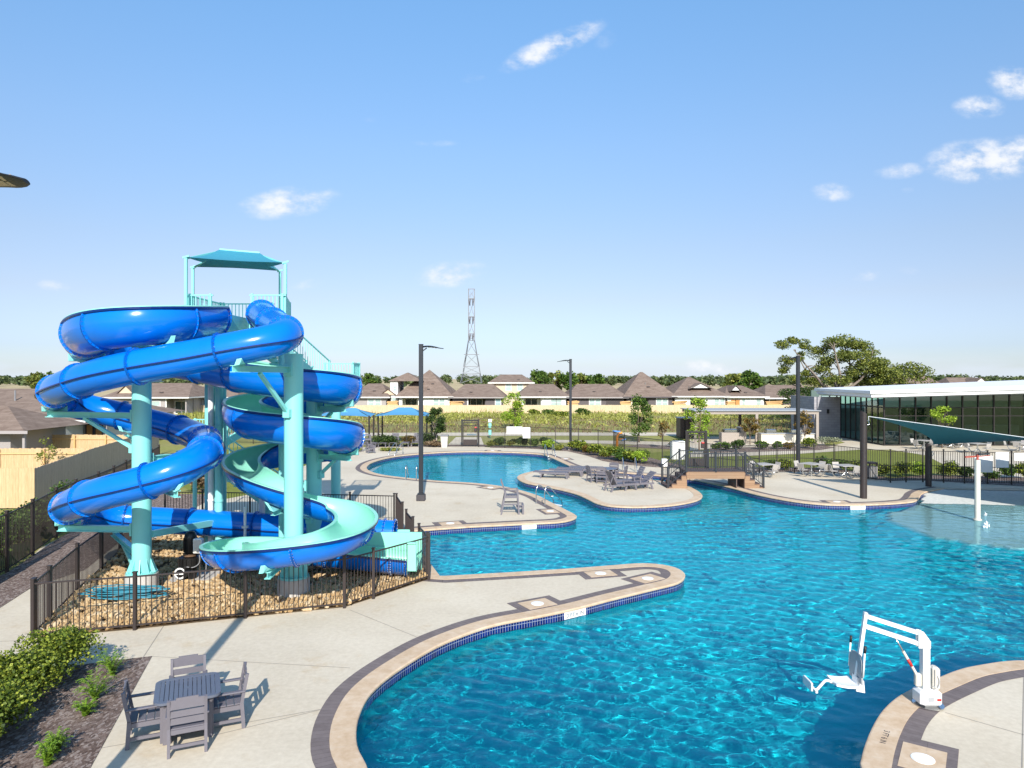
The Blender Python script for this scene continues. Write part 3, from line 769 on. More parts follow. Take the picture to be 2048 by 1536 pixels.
def support_column(base, top, r, label, arms, gussets=True, footing_r=.44, foot_h=.56):
    th = thing('support_column', label, 'column', (base[0], base[1], 0), 0, 'teal slide support columns')
    m = MB(); m.cyl((0, 0, -.05), (0, 0, foot_h), footing_r, footing_r * .96, n=28); f = m.build('concrete_footing', 'footing', th)
    m = MB(); m.cyl((0, 0, foot_h + .04), (0, 0, top), r, n=28); m.cyl((0, 0, top), (0, 0, top + .02), r * 1.02, n=28); m.build('pipe', 'teal_paint', th, smooth=True, auto=40)
    m = MB(); m.cyl((0, 0, foot_h), (0, 0, foot_h + .05), r + .15, n=28)
    for k in range(10):
        a = 2 * math.pi * k / 10; c, s = math.cos(a), math.sin(a); w = Vector((-s, c, 0)) * .012
        A_, B_, C_ = Vector((c * r, s * r, foot_h + .05)), Vector((c * (r + .14), s * (r + .14), foot_h + .05)), Vector((c * r, s * r, foot_h + .42))
        m.add([A_ - w, B_ - w, C_ - w, A_ + w, B_ + w, C_ + w], [(0, 1, 2), (3, 5, 4), (1, 4, 5, 2)])
        m.cyl((c * (r + .1) - s * .06, s * (r + .1) + c * .06, foot_h + .05), (c * (r + .1) - s * .06, s * (r + .1) + c * .06, foot_h + .09), .018, n=6)
    m.build('base_flange', 'teal_paint', th)
    for (fr, rad, drop) in arms:
        p, t, s, u = fr
        tgt = p - Vector((0, 0, rad + .05)); c = Vector((base[0], base[1], tgt.z - .13)); d = Vector((tgt.x - c.x, tgt.y - c.y, 0)); L = d.length; d.normalize()
        a0 = c + d * r; a1 = c + d * (L + .28)
        m = MB(); m.bar(a0, a1, .15, .016); m.bar(a0 + Vector((0, 0, .15)), a1 + Vector((0, 0, .15)), .15, .016); m.bar(a0 + Vector((0, 0, .075)), a1 + Vector((0, 0, .075)), .012, .15)
        m.bar(a0 - d * .02 + Vector((0, 0, .075)), a0 + d * .03 + Vector((0, 0, .075)), .26, .34)
        # cradle that follows the shell
        ch = []
        for k in range(9):
            a = R(-48 + 12 * k); ch.append([p + (s * math.sin(a) - u * math.cos(a)) * (rad + .008) + t * q for q in (-.06, .06)])
        lo = []
        for k in range(9):
            a = R(-48 + 12 * k); x = (s * math.sin(a)) * (rad + .008); lo.append([Vector((p.x, p.y, 0)) + Vector((x.x, x.y, tgt.z + .03)) * 1 + t * q * Vector((1, 1, 0)).length / 1.414 for q in (-.06, .06)])
        o = len(m.v)
        for k in range(9): m.v += [tuple(ch[k][0]), tuple(ch[k][1]), tuple(lo[k][1]), tuple(lo[k][0])]
        for k in range(8):
            b = o + k * 4
            for e in range(4): m.f.append((b + e, b + (e + 1) % 4, b + 4 + (e + 1) % 4, b + 4 + e)); m.mi.append(0)
        m.f += [(o, o + 3, o + 2, o + 1), (o + 32, o + 33, o + 34, o + 35)]; m.mi += [0, 0]
        arm = m.build('support_arm', 'teal_paint', th, world=True)
        if drop:
            m = MB(); q0 = c + d * (L * .62 + .1) - Vector((0, 0, .02)); q1 = c + d * r - Vector((0, 0, drop))
            m.bar(q0, q1, .09, .09); m.bar(q1 - d * .02, q1 + d * .1, .2, .22)
            b = m.build('brace', 'teal_paint', arm); 
            for v in b.data.vertices: v.co -= Vector(th.location)
    return th
def near(fr, px): 
    q = D(*px); return min(fr, key=lambda f: (f[0] - q).length)
A_ = (-10.3, 19.75); B_ = (-5.95, 19.35); C_ = (-6.3, 22.6); E_ = (-7.42, 29.9)
support_column(A_, 7.25, .25, 'tall teal column by the pump with tube slide wrapped round it', [
    (near(TF, (115, 794, 20.6)), .415, .85), (near(TF, (250, 832, 22.4)), .415, .8), (near(TF, (400, 873, 21.4)), .415, .7), (near(TF, (140, 1018, 20)), .415, 0), (near(TF, (230, 1036, 22.7)), .415, .6), (near(TF, (350, 944, 17.4)), .415, 0), (near(OF, (150, 676, 20.2)), .61, 0), (near(OF, (330, 640, 17.9)), .61, 0), (near(OF, (320, 714, 22.6)), .61, 0)])
support_column(B_, 6.62, .255, 'thick teal column with flat top standing in front of the open slide', [
    (near(TF, (480, 694, 17.3)), .415, 1.1), (near(OF, (540, 1093, 17.2)), .535, 0), (near(OF, (720, 1030, 20)), .535, .6)])
support_column(C_, 6.1, .24, 'shaded teal column inside the coils of the open slide', [
    (near(OF, (690, 775, 22)), .61, .5), (near(OF, (500, 810, 23.8)), .61, .6), (near(OF, (690, 870, 22)), .61, .5), (near(OF, (485, 922, 22.8)), .61, .6), (near(OF, (560, 974, 20.7)), .61, .5)])
support_column(E_, 5.3, .2, 'far teal column beyond the coils carrying the stair landing', [])

# run-out troughs at the pool edge
def runout():
    th = thing('slide_runout', 'mint green fibreglass splash trough where both slides end at the pool', 'trough', (-3.6, 21.8, 0))
    m = MB(); y0, y1 = 20.35, 21.62
    xa, xb = XU(768, 20.8), XU(833, 20.4)
    x_in = XU(815, 20.4); m.box((x_in + xb) / 2, y0, .85, xb - x_in, .09, .80, 0, .02); m.box((x_in + xb) / 2, y0 - .02, 1.26, xb - x_in, .14, .04, 0, .012); m.box((x_in + xb) / 2, (y0 + y1) / 2, .48, xb - x_in, y1 - y0 - .1, .12)
    m.build('exit_trough', 'flume_mint', th, world=True)
    m = MB(); m.prism([(XU(690, 21.7), 21.62), (xb, 21.62), (xb, 21.70), (XU(690, 21.7), 21.70)], .15, 1.28); m.build('splash_wall', 'flume_mint', th, world=True)
    m = MB(); yy0, yy1 = 22.36, 23.46; x0, x1 = XU(786, 22.9), XU(815, 22.9)
    m.box((x0 + x1) / 2, yy0, .55, x1 - x0, .09, .8, 0, .02); m.box((x0 + x1) / 2, yy1, .55, x1 - x0, .09, .85, 0, .02); m.box((x0 + x1) / 2, (yy0 + yy1) / 2, .62, x1 - x0 - .02, yy1 - yy0 - .1, .12)
    m.build('exit_trough', 'flume_mint', th, world=True)
runout()

# ------------------------------------------------------------------ slide tower with stairs
def railing(m, a, b, h, gap=.11, post=True, w=.022, base=.10, top_w=.05):
    """guard rail between two points (may slope): top rail, bottom rail, pickets"""
    a, b = Vector(a), Vector(b); L = (b - a).length; n = max(2, int(L / gap)); Z = Vector((0, 0, 1))
    m.bar(a + Z * h, b + Z * h, top_w, top_w * .8); m.bar(a + Z * base, b + Z * base, .035, .035)
    for i in range(1, n): q = a.lerp(b, i / n); m.bar(q + Z * base, q + Z * h, w, w)
    if post:
        dd = (b - a).normalized() * .075
        for q in (a + dd, b - dd): m.bar(q, q + Z * (h + .05), .06, .06)
def tower():
    PZ = 7.42
    x0, x1, y0, y1 = -10.15, -7.75, 22.2, 24.8
    th = thing('slide_tower', 'teal steel slide tower with stairs and a fabric shade canopy', 'tower', ((x0 + x1) / 2, (y0 + y1) / 2, 0))
    xn = -7.1
    m = MB(); m.prism([(x0, y0), (xn, y0), (x1, y1), (x0, y1)], PZ - .09, PZ - .01); m.bar((x0, y0, PZ - .22), (xn, y0, PZ - .22), .1, .24); m.bar((x0, y1, PZ - .22), (x1, y1, PZ - .22), .1, .24); m.bar((xn, y0 + .06, PZ - .22), (x1, y1 - .06, PZ - .22), .1, .24); m.bar((x0, y0 + .06, PZ - .22), (x0, y1 - .06, PZ - .22), .1, .24)
    m.box(-8.72, 21.25, PZ - .2, .95, 1.85, .14); m.box(-8.25, 21.3, PZ + .12, .06, 1.7, .6)
    m.build('platform', 'teal_paint', th, world=True)
    for (u, Y, r, mat) in ((415, 23.6, .09, 'teal_paint'), (421.5, 23.0, .085, 'white_paint'), (429, 23.2, .10, 'teal_paint'), (438, 22.9, .12, 'teal_paint'), (536, 24.4, .11, 'teal_paint'), (524, 23.9, .1, 'white_paint')):
        m = MB(); X = XU(u, Y); top = PZ - .2 if u < 520 else 3.2
        m.cyl((X, Y, 0.05), (X, Y, top), r, n=16); m.cyl((X, Y, .02), (X, Y, .07), r + .12, n=16)
        for z in (2.0, 4.4): m.cyl((X, Y, z), (X, Y, z + .05), r + .02, n=16)
        m.build('post' if mat == 'teal_paint' else 'drain_pipe', mat, th, world=True, smooth=True, auto=40)
    for (X, Y) in ((xn - .12, y0 + .1), (x1 - .1, y1 - .1), (x0 + .1, y1 - .1)):
        m = MB(); m.cyl((X, Y, .05), (X, Y, PZ - .3), .11, n=16); m.cyl((X, Y, .02), (X, Y, .07), .22, n=16); m.build('post', 'teal_paint', th, world=True, smooth=True, auto=40)
    # entrance tubs at the two slides, rails
    for a, b in (((x0, y0, PZ), (x0, y1, PZ)), ((x0, y1, PZ), (-8.3, y1, PZ)), ((x0, y0, PZ), (-9.35, y0, PZ)), ((-8.2, y0, PZ), (xn, y0, PZ)), ((xn, y0, PZ), (x1, y1, PZ))):
        m = MB(); railing(m, a, b, 1.15, .12); m.build('guard_rail', 'teal_paint', th, world=True)
    # struts from the support column
    m = MB(); q = Vector((XU(437, 22.9), 22.9, 1.35)); m.bar(Vector((A_[0] + .2, A_[1] + .1, 1.62)), q, .14, .18); m.bar(q + Vector((-.35, 0, 0)), q + Vector((.3, 0, 0)), .22, .26); m.build('strut', 'teal_paint', th, world=True)
    # canopy posts and fabric
    cz0, zt = PZ + 2.5, PZ + 2.78
    C = [Vector((XU(372, 21.9), 21.9, 0)), Vector((XU(571, 22.4), 22.4, 0)), Vector((XU(560, 26.0), 26.0, 0)), Vector((XU(386, 25.6), 25.6, 0))]
    hz = [6 + (755 - 514) * 21.9 / F, 6 + (755 - 525) * 22.4 / F, 6 + (755 - 542) * 26.0 / F, 6 + (755 - 534) * 25.6 / F]
    for c, z in zip(C, hz):
        m = MB(); m.bar((c.x, c.y, PZ - .3), (c.x, c.y, z - .05), .075, .075); m.bar((c.x - .1, c.y, z - .02), (c.x + .1, c.y, z + .04), .03, .05); m.build('canopy_post', 'teal_paint', th, world=True)
    ctr = (C[0] + C[1] + C[2] + C[3]) / 4
    rl = Vector((XU(437, 23.6), 23.7, 6 + (755 - 499) * 23.7 / F)); rr = Vector((XU(517, 23.9), 24.0, 6 + (755 - 506) * 24.0 / F))
    m = MB(); n = 10
    E = [Vector((c.x, c.y, z)) for c, z in zip(C, hz)]
    def sag(a, b, t, amt): q = a.lerp(b, t); k = 4 * t * (1 - t) * amt; d = (ctr - q); d.z = 0; return q + d.normalized() * k - Vector((0, 0, .0))
    tops = {0: (rl, rr), 1: (rr, rr), 2: (rr, rl), 3: (rl, rl)}
    for e in range(4):
        a, b = E[e], E[(e + 1) % 4]; ta, tb = tops[e]; rows = []
        for i in range(n + 1):
            t = i / n; bot = sag(a, b, t, .40 if e in (1, 3) else .22); top = ta.lerp(tb, t)
            rows.append([bot.lerp(top, j / 6) - Vector((0, 0, math.sin(math.pi * j / 6) * .07)) for j in range(7)])
        m.sweep(rows); 
    m.f = [f[::-1] for f in m.f]
    m.build('canopy', 'canopy_teal', th, world=True)
    m = MB(); m.bar(rl, rr, .06, .06)
    for e, tp in zip(E, (rl, rr, rr, rl)): m.bar(e - Vector((0, 0, .05)), tp - Vector((0, 0, .06)), .05, .05)
    m.build('canopy_frame', 'teal_paint', th, world=True)
    # stairs: flights and landings behind the tower
    def flight(a, b, w, n):
        a, b = Vector(a), Vector(b); d = Vector((b.x - a.x, b.y - a.y, 0)).normalized(); s = Vector((-d.y, d.x, 0)) * w / 2
        m = MB()
        for k in range(n):
            q = a.lerp(b, (k + .5) / n); m.bar(q - s, q + s, .28, .05)
        for sg in (1, -1): m.bar(a + s * sg, b + s * sg, .06, .26)
        m.build('stair_flight', 'teal_paint', th, world=True)
        for sg in (1, -1):
            m = MB(); railing(m, a + s * sg, b + s * sg, 1.05, .19, w=.018); m.build('stair_rail', 'teal_paint', th, world=True)
    def landing(x, y, z, w, d, legs=1):
        m = MB(); m.box(x, y, z - .06, w, d, .1); m.box(x, y, z - .2, w - .1, .1, .18)
        for sx in (-1, 1) if legs else (): m.cyl((x + sx * (w / 2 - .1), y + d / 2 - .1, 0), (x + sx * (w / 2 - .1), y + d / 2 - .1, z - .1), .08, n=12)
        m.build('landing', 'teal_paint', th, world=True)
        for a, b in (((x - w / 2, y + d / 2, z), (x + w / 2, y + d / 2, z)), ((x + w / 2, y - d / 2, z), (x + w / 2, y + d / 2, z))):
            m = MB(); railing(m, a, b, 1.1, .12); m.build('guard_rail', 'teal_paint', th, world=True)
    flight((-9.0, 25.4, 7.35), (-8.0, 29.4, 5.6), 1.05, 10)
    landing(-7.4, 30.1, 5.5, 1.6, 1.4, 0)
    flight((-8.2, 29.3, 5.4), (-11.6, 28.2, 3.3), 1.05, 12); landing(-12.2, 28.0, 3.2, 1.4, 1.5)
    flight((-11.7, 26.9, 3.15), (-7.3, 26.6, .15), 1.0, 16)
tower()

# ------------------------------------------------------------------ machinery inside the slide enclosure
def pump():
    b = G(371, 1166)
    th = thing('slide_pump', 'black upright motor on a ribbed pump with white round pipe cap', 'pump', (b.x, b.y, 0))
    m = MB(); m.box(.15, .25, .04, 1.3, 1.1, .16, .2, .02); m.build('concrete_pad', 'footing', th)
    m = MB(); m.cyl((.1, .1, .5), (.1, .1, .75), .30, n=20); m.cyl((.1, .1, .12), (.1, .1, .5), .18, n=16)
    for k in range(16):
        a = k * math.pi / 8; m.box(.1 + .31 * math.cos(a), .1 + .31 * math.sin(a), .62, .05, .05, .24, a)
    m.build('pump_body', 'motor_black', th, smooth=True, auto=35)
    m = MB(); m.cyl((.1, .1, .78), (.1, .1, .86), .2, n=16); m.build('motor_flange', 'rust', th)
    m = MB(); m.lathe([(.16, .86), (.175, .9), (.175, 1.32), (.15, 1.42), (.10, 1.48), (.03, 1.50)], .1, .1, 18)
    for k in range(18):
        a = k * math.pi / 9; m.box(.1 + .18 * math.cos(a), .1 + .18 * math.sin(a), 1.1, .03, .014, .4, a)
    m.build('motor', 'motor_black', th, smooth=True, auto=35)
    m = MB(); m.cyl((0, -.06, .36), (-.02, -.3, .36), .19, n=20); m.build('intake_pipe', 'motor_black', th, smooth=True, auto=35)
    m = MB()
    for k in range(24):
        a0, a1 = k * math.pi / 12, (k + 1) * math.pi / 12
        m.add([(-.02 + r * math.cos(a), -.31, .36 + r * math.sin(a)) for r in (.12, .165) for a in (a0, a1)], [(0, 1, 3, 2)])
    m.box(-.02, -.31, .36, .25, .012, .06); cap = m.build('pipe_cap', 'white_plastic', th)
    m = MB(); m.tube(crom([(.3, .1, 1.0), (.42, -.05, .9), (.44, -.1, .6), (.3, -.16, .5), (.12, -.2, .52)], 6), .016, 6); m.tube(crom([(.42, .1, .98), (.58, 0, .8), (.62, -.05, .4), (.56, -.05, .1)], 6), .016, 6); m.build('conduit', 'lead_grey', th, smooth=True)
pump()
def ebox():
    b = Vector((XU(397, 20.6), 20.6, 0))
    th = thing('electrical_box', 'pale grey switch box on a post behind the pump motor', 'electrical box', b)
    m = MB(); m.box(0, 0, 1.12, .26, .16, .42, 0, .015); m.build('cabinet', 'white_plastic', th)
    m = MB(); m.bar((0, .1, 0), (0, .1, 1.35), .05, .05); m.build('post', 'steel', th)
    m = MB(); m.box(0, -.085, 1.12, .2, .012, .36); m.build('lid', 'cream_plastic', th)
ebox()
def drain():
    b = Vector((XU(490, 22.2), 22.2, 0)); th = thing('vent_pipe', 'thin white standpipe rising behind the lowest tube', 'pipe', b)
    m = MB(); m.cyl((0, 0, 0), (0, 0, 1.95), .045, n=12); m.cyl((0, 0, 1.3), (0, 0, 1.36), .10, n=12); m.build('pipe', 'white_paint', th, smooth=True, auto=40)
drain()
def hose():
    c = G(250, 1205); rnd = random.Random(4); pts = []
    for k in range(15):
        a, b, ox, oy = rnd.uniform(.55, 1.0), rnd.uniform(.16, .38), rnd.uniform(-.2, .25), rnd.uniform(-.12, .12)
        for q in range(12):
            t = q * math.pi / 6; w = 1 + .12 * math.sin(3 * t + k)
            pts.append((c.x + ox + a * w * math.cos(t), c.y + oy + b * w * math.sin(t), .20 + .012 * k + rnd.uniform(0, .03)))
    m = MB(); m.tube(crom(pts, 4), .017, 6); o = m.build('hose', 'hose_teal', smooth=True); tag(o, 'long teal hose lying in loose coils on the rocks', 'hose')
hose()
# rock bed
def rocks():
    poly = GP([(72, 1277), (270, 1259), (491, 1235), (689, 1215), (747, 1196), (857, 1159), (838, 1134), (812, 1090), (793, 1060), (700, 1062), (405, 1062), (262, 1085), (240, 1107), (203, 1142), (155, 1185), (99, 1244)])
    sheet('rock_bed_soil', [p for p in poly], .02, 'soil', world=True)
    xs = [p.x for p in poly]; ys = [p.y for p in poly]; rnd = random.Random(11); m = MB()
    bm = bmesh.new(); bmesh.ops.create_icosphere(bm, subdivisions=1, radius=1); base = [v.co.copy() for v in bm.verts]; bf = [tuple(v.index for v in f.verts) for f in bm.faces]; bm.free()
    n = 0; cols = [(A_, .5), (B_, .5)]
    while n < 7600:
        x, y = rnd.uniform(min(xs), max(xs)), rnd.uniform(min(ys), max(ys))
        if not inside(x, y, poly) or (y > 21.5 and rnd.random() < .55): continue
        pb = G(371, 1166)
        if abs(x - pb.x - .15) < .65 and abs(y - pb.y - .25) < .5: continue
        s = rnd.uniform(.032, .082) * (1.15 if y < 20 else 1) * (1.5 if rnd.random() < .06 else 1); q = Matrix.Rotation(rnd.uniform(0, 6.28), 3, Vector((rnd.random(), rnd.random(), rnd.random() + .1)).normalized())
        sc = Vector((s * rnd.uniform(.8, 1.5), s * rnd.uniform(.7, 1.1), s * rnd.uniform(.55, .85))); off = rnd.uniform(0, 100)
        h = .05 + .10 * (.5 + .5 * noise.noise((x * .8, y * .8, 3)))
        vs = []
        for b in base:
            k = 1 + .38 * noise.noise((b.x * 1.3 + off, b.y * 1.3, b.z * 1.3)); v = q @ Vector((b.x * sc.x * k, b.y * sc.y * k, b.z * sc.z * k)); vs.append((v.x + x, v.y + y, v.z + h))
        m.add(vs, bf); n += 1
    o = m.build('gravel', 'rock', smooth=False); o['kind'] = 'stuff'; tag(o, 'tan and ochre river rocks covering the ground under the slides', 'rocks')
rocks()
# ------------------------------------------------------------------ metal fences
def fence(name, label, pts, h, spacing=2.4, mat='black_metal', gap=.115, pw=.06, picket=.016, skip=(), rails=(.12, -.03), group=None, cat='fence', exact=False):
    """pickets and rails per panel, one post each; pts are post positions when exact"""
    P = [Vector((p[0], p[1], 0)) for p in pts]
    if not exact: P = resample(P, spacing)
    th = thing(name, label, cat, P[0], 0, group)
    for p in P:
        m = MB(); m.box(p.x, p.y, (h + .06) / 2, pw, pw, h + .06); m.box(p.x, p.y, h + .075, pw + .02, pw + .02, .03); m.build('post', mat, th, world=True)
    for k, (a, b) in enumerate(zip(P, P[1:])):
        if k in skip: continue
        L = (b - a).length; n = max(2, int(round(L / gap))); m = MB(); Z = Vector((0, 0, 1))
        for z in rails: 
            zz = z if z >= 0 else h + z
            m.bar(a + Z * zz, b + Z * zz, .032, .035)
        for i in range(1, n):
            q = a.lerp(b, i / n); m.bar(q + Z * rails[0], q + Z * (h - .02), picket, picket)
        m.build('panel', mat, th, world=True)
    return th
fp = GP([(66, 1278), (270, 1260), (491, 1236.5), (689, 1216), (747, 1197.5), (858, 1160)])
fence('slide_fence', 'low bronze picket fence running along the front of the rock bed', fp, 1.3, mat='bronze_metal', exact=True, pw=.075)
fp = GP([(66, 1278), (99, 1244), (154.6, 1186), (203, 1143), (240, 1108), (262, 1086)])
fp[0] = fp[0] + (fp[1] - fp[0]).normalized() * .09
fence('slide_fence', 'low bronze picket fence running back along the left of the rock bed', fp, 1.3, mat='bronze_metal', exact=True, pw=.075)
a, b, c, d = G(857, 1158), G(838, 1134), G(826, 1116), G(812.5, 1097)
fence('slide_fence', 'short fence panel between post and trough at the pool corner', [a + (b - a).normalized() * .09, b], 1.3, mat='bronze_metal', exact=True, pw=.075, gap=.1)
fence('slide_fence', 'short fence panel between the two mint run-out troughs', [c, d], 1.3, mat='bronze_metal', exact=True, pw=.075, gap=.1)
e, f = G(805, 1078), G(793, 1056)
fence('slide_fence', 'short angled fence panel past the blue tube exit', [e, f], 1.3, mat='bronze_metal', exact=True, pw=.075, gap=.1)
fence('slide_fence', 'black picket fence closing the back of the slide enclosure', [f + Vector((-.1, .02, 0)), G(700, 1053), G(600, 1051), G(500, 1048), G(405, 1046), G(330, 1046)], 1.3, mat='black_metal', exact=True)

def topP(u, v, z=1.82): return G(u, v, z) * 1.0
def TPs(px, z=1.82):
    out = []
    for u, v in px: q = G(u, v, z); out.append(Vector((q.x, q.y, 0)))
    return out
lp = [Vector((-14.3, 16.5, 0)), Vector((-14.9, 19.1, 0))] + [G(13.6, 1145), G(65.5, 1111), G(112.5, 1076)] + TPs([(152, 962), (197, 946.5), (227.6, 934.6), (252, 922.8), (268, 916), (285, 909), (303, 900), (318, 892)])
fence('perimeter_fence', 'tall black picket fence in front of the grey board fence', lp, 1.82, exact=True, mat='bronze_metal', pw=.08)
fl = TPs([(741.5, 851), (794.6, 851), (848, 851), (902, 851)])
fence('perimeter_fence', 'black picket fence behind the loungers and blue shade canopies', [fl[0] + Vector((-13.5, 3.0, 0)), fl[0] + Vector((-9, 2.0, 0)), fl[0] + Vector((-4.5, 1.0, 0))] + fl + TPs([(924, 851.3)]), 1.82, spacing=2.3)
fr_ = TPs([(957, 852), (1009.8, 853), (1061.5, 854), (1110.7, 855.3), (1157, 857.3), (1196, 859.8), (1227.5, 863.5), (1249, 869.4), (1275, 874), (1324.6, 879), (1373, 885)])
fence('perimeter_fence', 'black picket fence curving between the white sign boards and the bridge', fr_, 1.82, exact=True, picket=.02)
f2 = TPs([(1412, 886), (1441, 889), (1471, 892), (1519, 888.5), (1554, 888), (1588.6, 888), (1628, 889), (1668, 890), (1724, 896), (1780.8, 901.6), (1812, 901), (1845.6, 900.7), (1887, 901.5), (1929, 902.6), (1975, 903.6), (2023, 904.6), (2075, 905.8), (2130, 907)])
fence('perimeter_fence', 'black picket fence running behind the metal tables and shade sail', f2, 1.82, exact=True, picket=.02, rails=(.12, .95, -.03))
f3 = TPs([(1409, 836.5), (1461, 836.5), (1505, 836.5), (1546, 836.5), (1582, 836.5)])
fence('perimeter_fence', 'black picket fence on the far side of the pergola', f3, 1.82, exact=True, picket=.02)
fence('perimeter_fence', 'short low black fence beside the clubhouse corner', TPs([(1598, 845), (1627, 845)], 1.3), 1.3, exact=True, picket=.02)

def gate(label, a, b, h, sign=True, red=None):
    a, b = Vector((a.x, a.y, 0)), Vector((b.x, b.y, 0)); th = thing('pedestrian_gate', label, 'gate', a)
    Z = Vector((0, 0, 1)); d = (b - a).normalized(); L = (b - a).length
    m = MB(); m.bar(a, a + Z * (h + .1), .13, .13); m.bar(b, b + Z * (h + .1), .13, .13); m.bar(a + Z * h, b + Z * h, .1, .12); m.build('gate_frame', 'black_metal', th, world=True)
    m = MB(); a1, b1 = a + d * .12, b - d * .12
    for q in (a1, b1): m.bar(q + Z * .08, q + Z * (h - .15), .06, .06)
    for z in (.1, .9, h - .45, h - .18): m.bar(a1 + Z * z, b1 + Z * z, .05, .06)
    n = int(L / .115)
    for i in range(1, n): q = a1.lerp(b1, i / n); m.bar(q + Z * .1, q + Z * (h - .18), .018, .018)
    lf = m.build('gate_leaf', 'black_metal', th, world=True)
    m = MB(); m.bar(a1 + Z * .35 + Vector((0, -.04, 0)), b1 + Z * .35 + Vector((0, -.04, 0)), .02, .5); k = m.build('kick_plate', 'bronze_metal', lf)
    for v in k.data.vertices: v.co -= th.location
    m = MB(); m.bar(a1.lerp(b1, .25) + Z * 1.03 + Vector((0, -.05, 0)), a1.lerp(b1, .95) + Z * 1.03 + Vector((0, -.05, 0)), .02, .10); k = m.build('push_bar', 'steel', lf)
    for v in k.data.vertices: v.co -= th.location
    if red:
        q = b1 + Z * 1.45 + Vector((-.12, -.12, 0)); m = MB(); m.box(q.x, q.y, q.z, .26, .14, .32, 0, .03); m.build('alarm_box', 'bronze_metal', th, world=True)
        m = MB(); m.box(q.x, q.y, q.z + .2, .2, .12, .1, 0, .03); m.build('alarm_strobe', 'red_paint', th, world=True)
    return th
gate('black entry gate with overhead bar facing the walking path', G(924, 892.5), G(957, 892.5), 2.25, red=True)
gate('tall black gate just behind the wooden footbridge', G(1373, 934), G(1412, 934.5), 2.35, red=True)

# ------------------------------------------------------------------ lamp posts
def lamp_post(label, base, h, az, block='footing_dark', bz=.36):
    th = thing('lamp_post', label, 'lamp post', base, az, 'pole lights round the pool')
    m = MB(); m.box(0, 0, bz / 2, .42, .42, bz, 0, .02); m.build('concrete_base', block, th)
    m = MB(); m.box(0, 0, (h + bz) / 2, .2, .2, h - bz, 0, .012); m.box(0, 0, bz + .03, .32, .32, .05); m.box(0, 0, h + .015, .22, .22, .03); m.build('pole', 'pole_metal', th)
    m = MB(); rows = []
    for i in range(13):
        t = i / 12; x = .1 + t * 1.0; z = h - .14 + .05 * math.sin(math.pi * min(1, t * 1.1 + .12)) - .06 * t * t
        w = .07 + .16 * math.sin(math.pi * min(1, max(0, (t - .02)) ** .6)); w = max(w, .03) if t < 1 else .05; k = .055 * (1 - .75 * t) + .012
        rows.append([Vector((x, w * math.cos(a), z + k * math.sin(a) * (1 if math.sin(a) > 0 else .35))) for a in [2 * math.pi * q / 16 for q in range(17)]])
    m.sweep(rows); m.f.append(tuple(range(12 * 17, 12 * 17 + 16)))
    m.bar((.09, 0, h - .30), (.28, 0, h - .16), .06, .05); hd = m.build('lamp_head', 'pole_metal', th, smooth=True, auto=50)
    m = MB()
    for i in range(2):
        for j in range(4): m.box(.42 + .17 * j, (-.075 + .15 * i) * (1 - .12 * j), h - .128 - .016 * j, .14, .125 - .016 * j, .02)
    m.build('lens', 'lamp_lens', hd)
    return th
simple('footing_dark', (.06, .055, .06, 1), .9, var=.2)
lamp_post('dark lamp post standing on the deck beside the narrow pool channel', G(842, 1001), 7.6, 0, bz=.30)
lamp_post('dark lamp post on white footing by the shrubs and curving fence', G(1141, 900), 7.5, math.pi, 'footing')
lamp_post('dark lamp post rising in front of the oak tree and pergola', G(1596, 938), 7.4, R(95))
lp_near = lamp_post('close overhead lamp head with tan lens squares against the sky', Vector((-5.76, 7.0, 0)), 8.08, R(-8))
for o_ in [c for c in lp_near.children if c.name.startswith('lamp_head')]:
    for q_ in [o_] + list(o_.children): q_.data.transform(Matrix.Translation((0, 0, 7.94)) @ Matrix.Rotation(R(-16), 4, 'X') @ Matrix.Translation((0, 0, -7.94)))

# ------------------------------------------------------------------ skimmer lids with paver surrounds, and depth signs
def nearest(line, p):
    i = min(range(len(line)), key=lambda k: (line[k] - p).length); n = len(line)
    t = (line[(i + 1) % n] - line[(i - 1) % n]).normalized(); return line[i], Vector((t.y, -t.x, 0)), t
def lid(px, label, size=1.0):
    p = G(*px); q, nrm, t = nearest(outline, p); c = q + nrm * (CW + .42); ang = math.atan2(t.y, t.x)
    th = thing('skimmer_lid', label, 'lid', c, ang, 'round white skimmer lids let into the deck')
    m = MB(); m.box(0, 0, .004, 1.34, .86, .008); uv = [(x + 3, 0) if False else (x * 1.0, y) for x, y, z in m.v]; m.build('paver_surround', 'paver', th, uvs=uv)
    m = MB(); m.box(0, -.02 + .05, .008, .86, .62, .012); 
    uv = [(x, y) for x, y, z in m.v]; m.build('stone_frame', 'coping', th, uvs=uv)
    m = MB(); m.cyl((0, .03, .01), (0, .03, .022), .17, n=28); m.cyl((0, .03, .02), (0, .03, .026), .15, n=28); m.cyl((.02, .03, .02), (.02, .03, .03), .012, n=8); m.build('cover', 'sign_white', th)
lid((1080, 1210), 'round white lid beside the 3 FT 6 IN tile sign'); lid((1303, 1160), 'round white lid nearest the rounded tip of the deck tongue'); lid((1185, 1139), 'round white lid on the far side of the deck tongue')
lid((1812, 1512), 'round white lid in stained stone below the pool lift'); lid((1113, 1022), 'round white lid near the ladder by the lifeguard chair'); lid((904, 1047), 'round white lid between the slide fence and lifeguard chair')
lid((1675, 1005), 'round white lid beside the thick sail mast'); lid((990, 974), 'small round white lid across from the flat loungers'); lid((985, 902), 'small round white lid in front of the entry gate'); lid((1137, 918), 'small round white lid by the far curve of the pool')

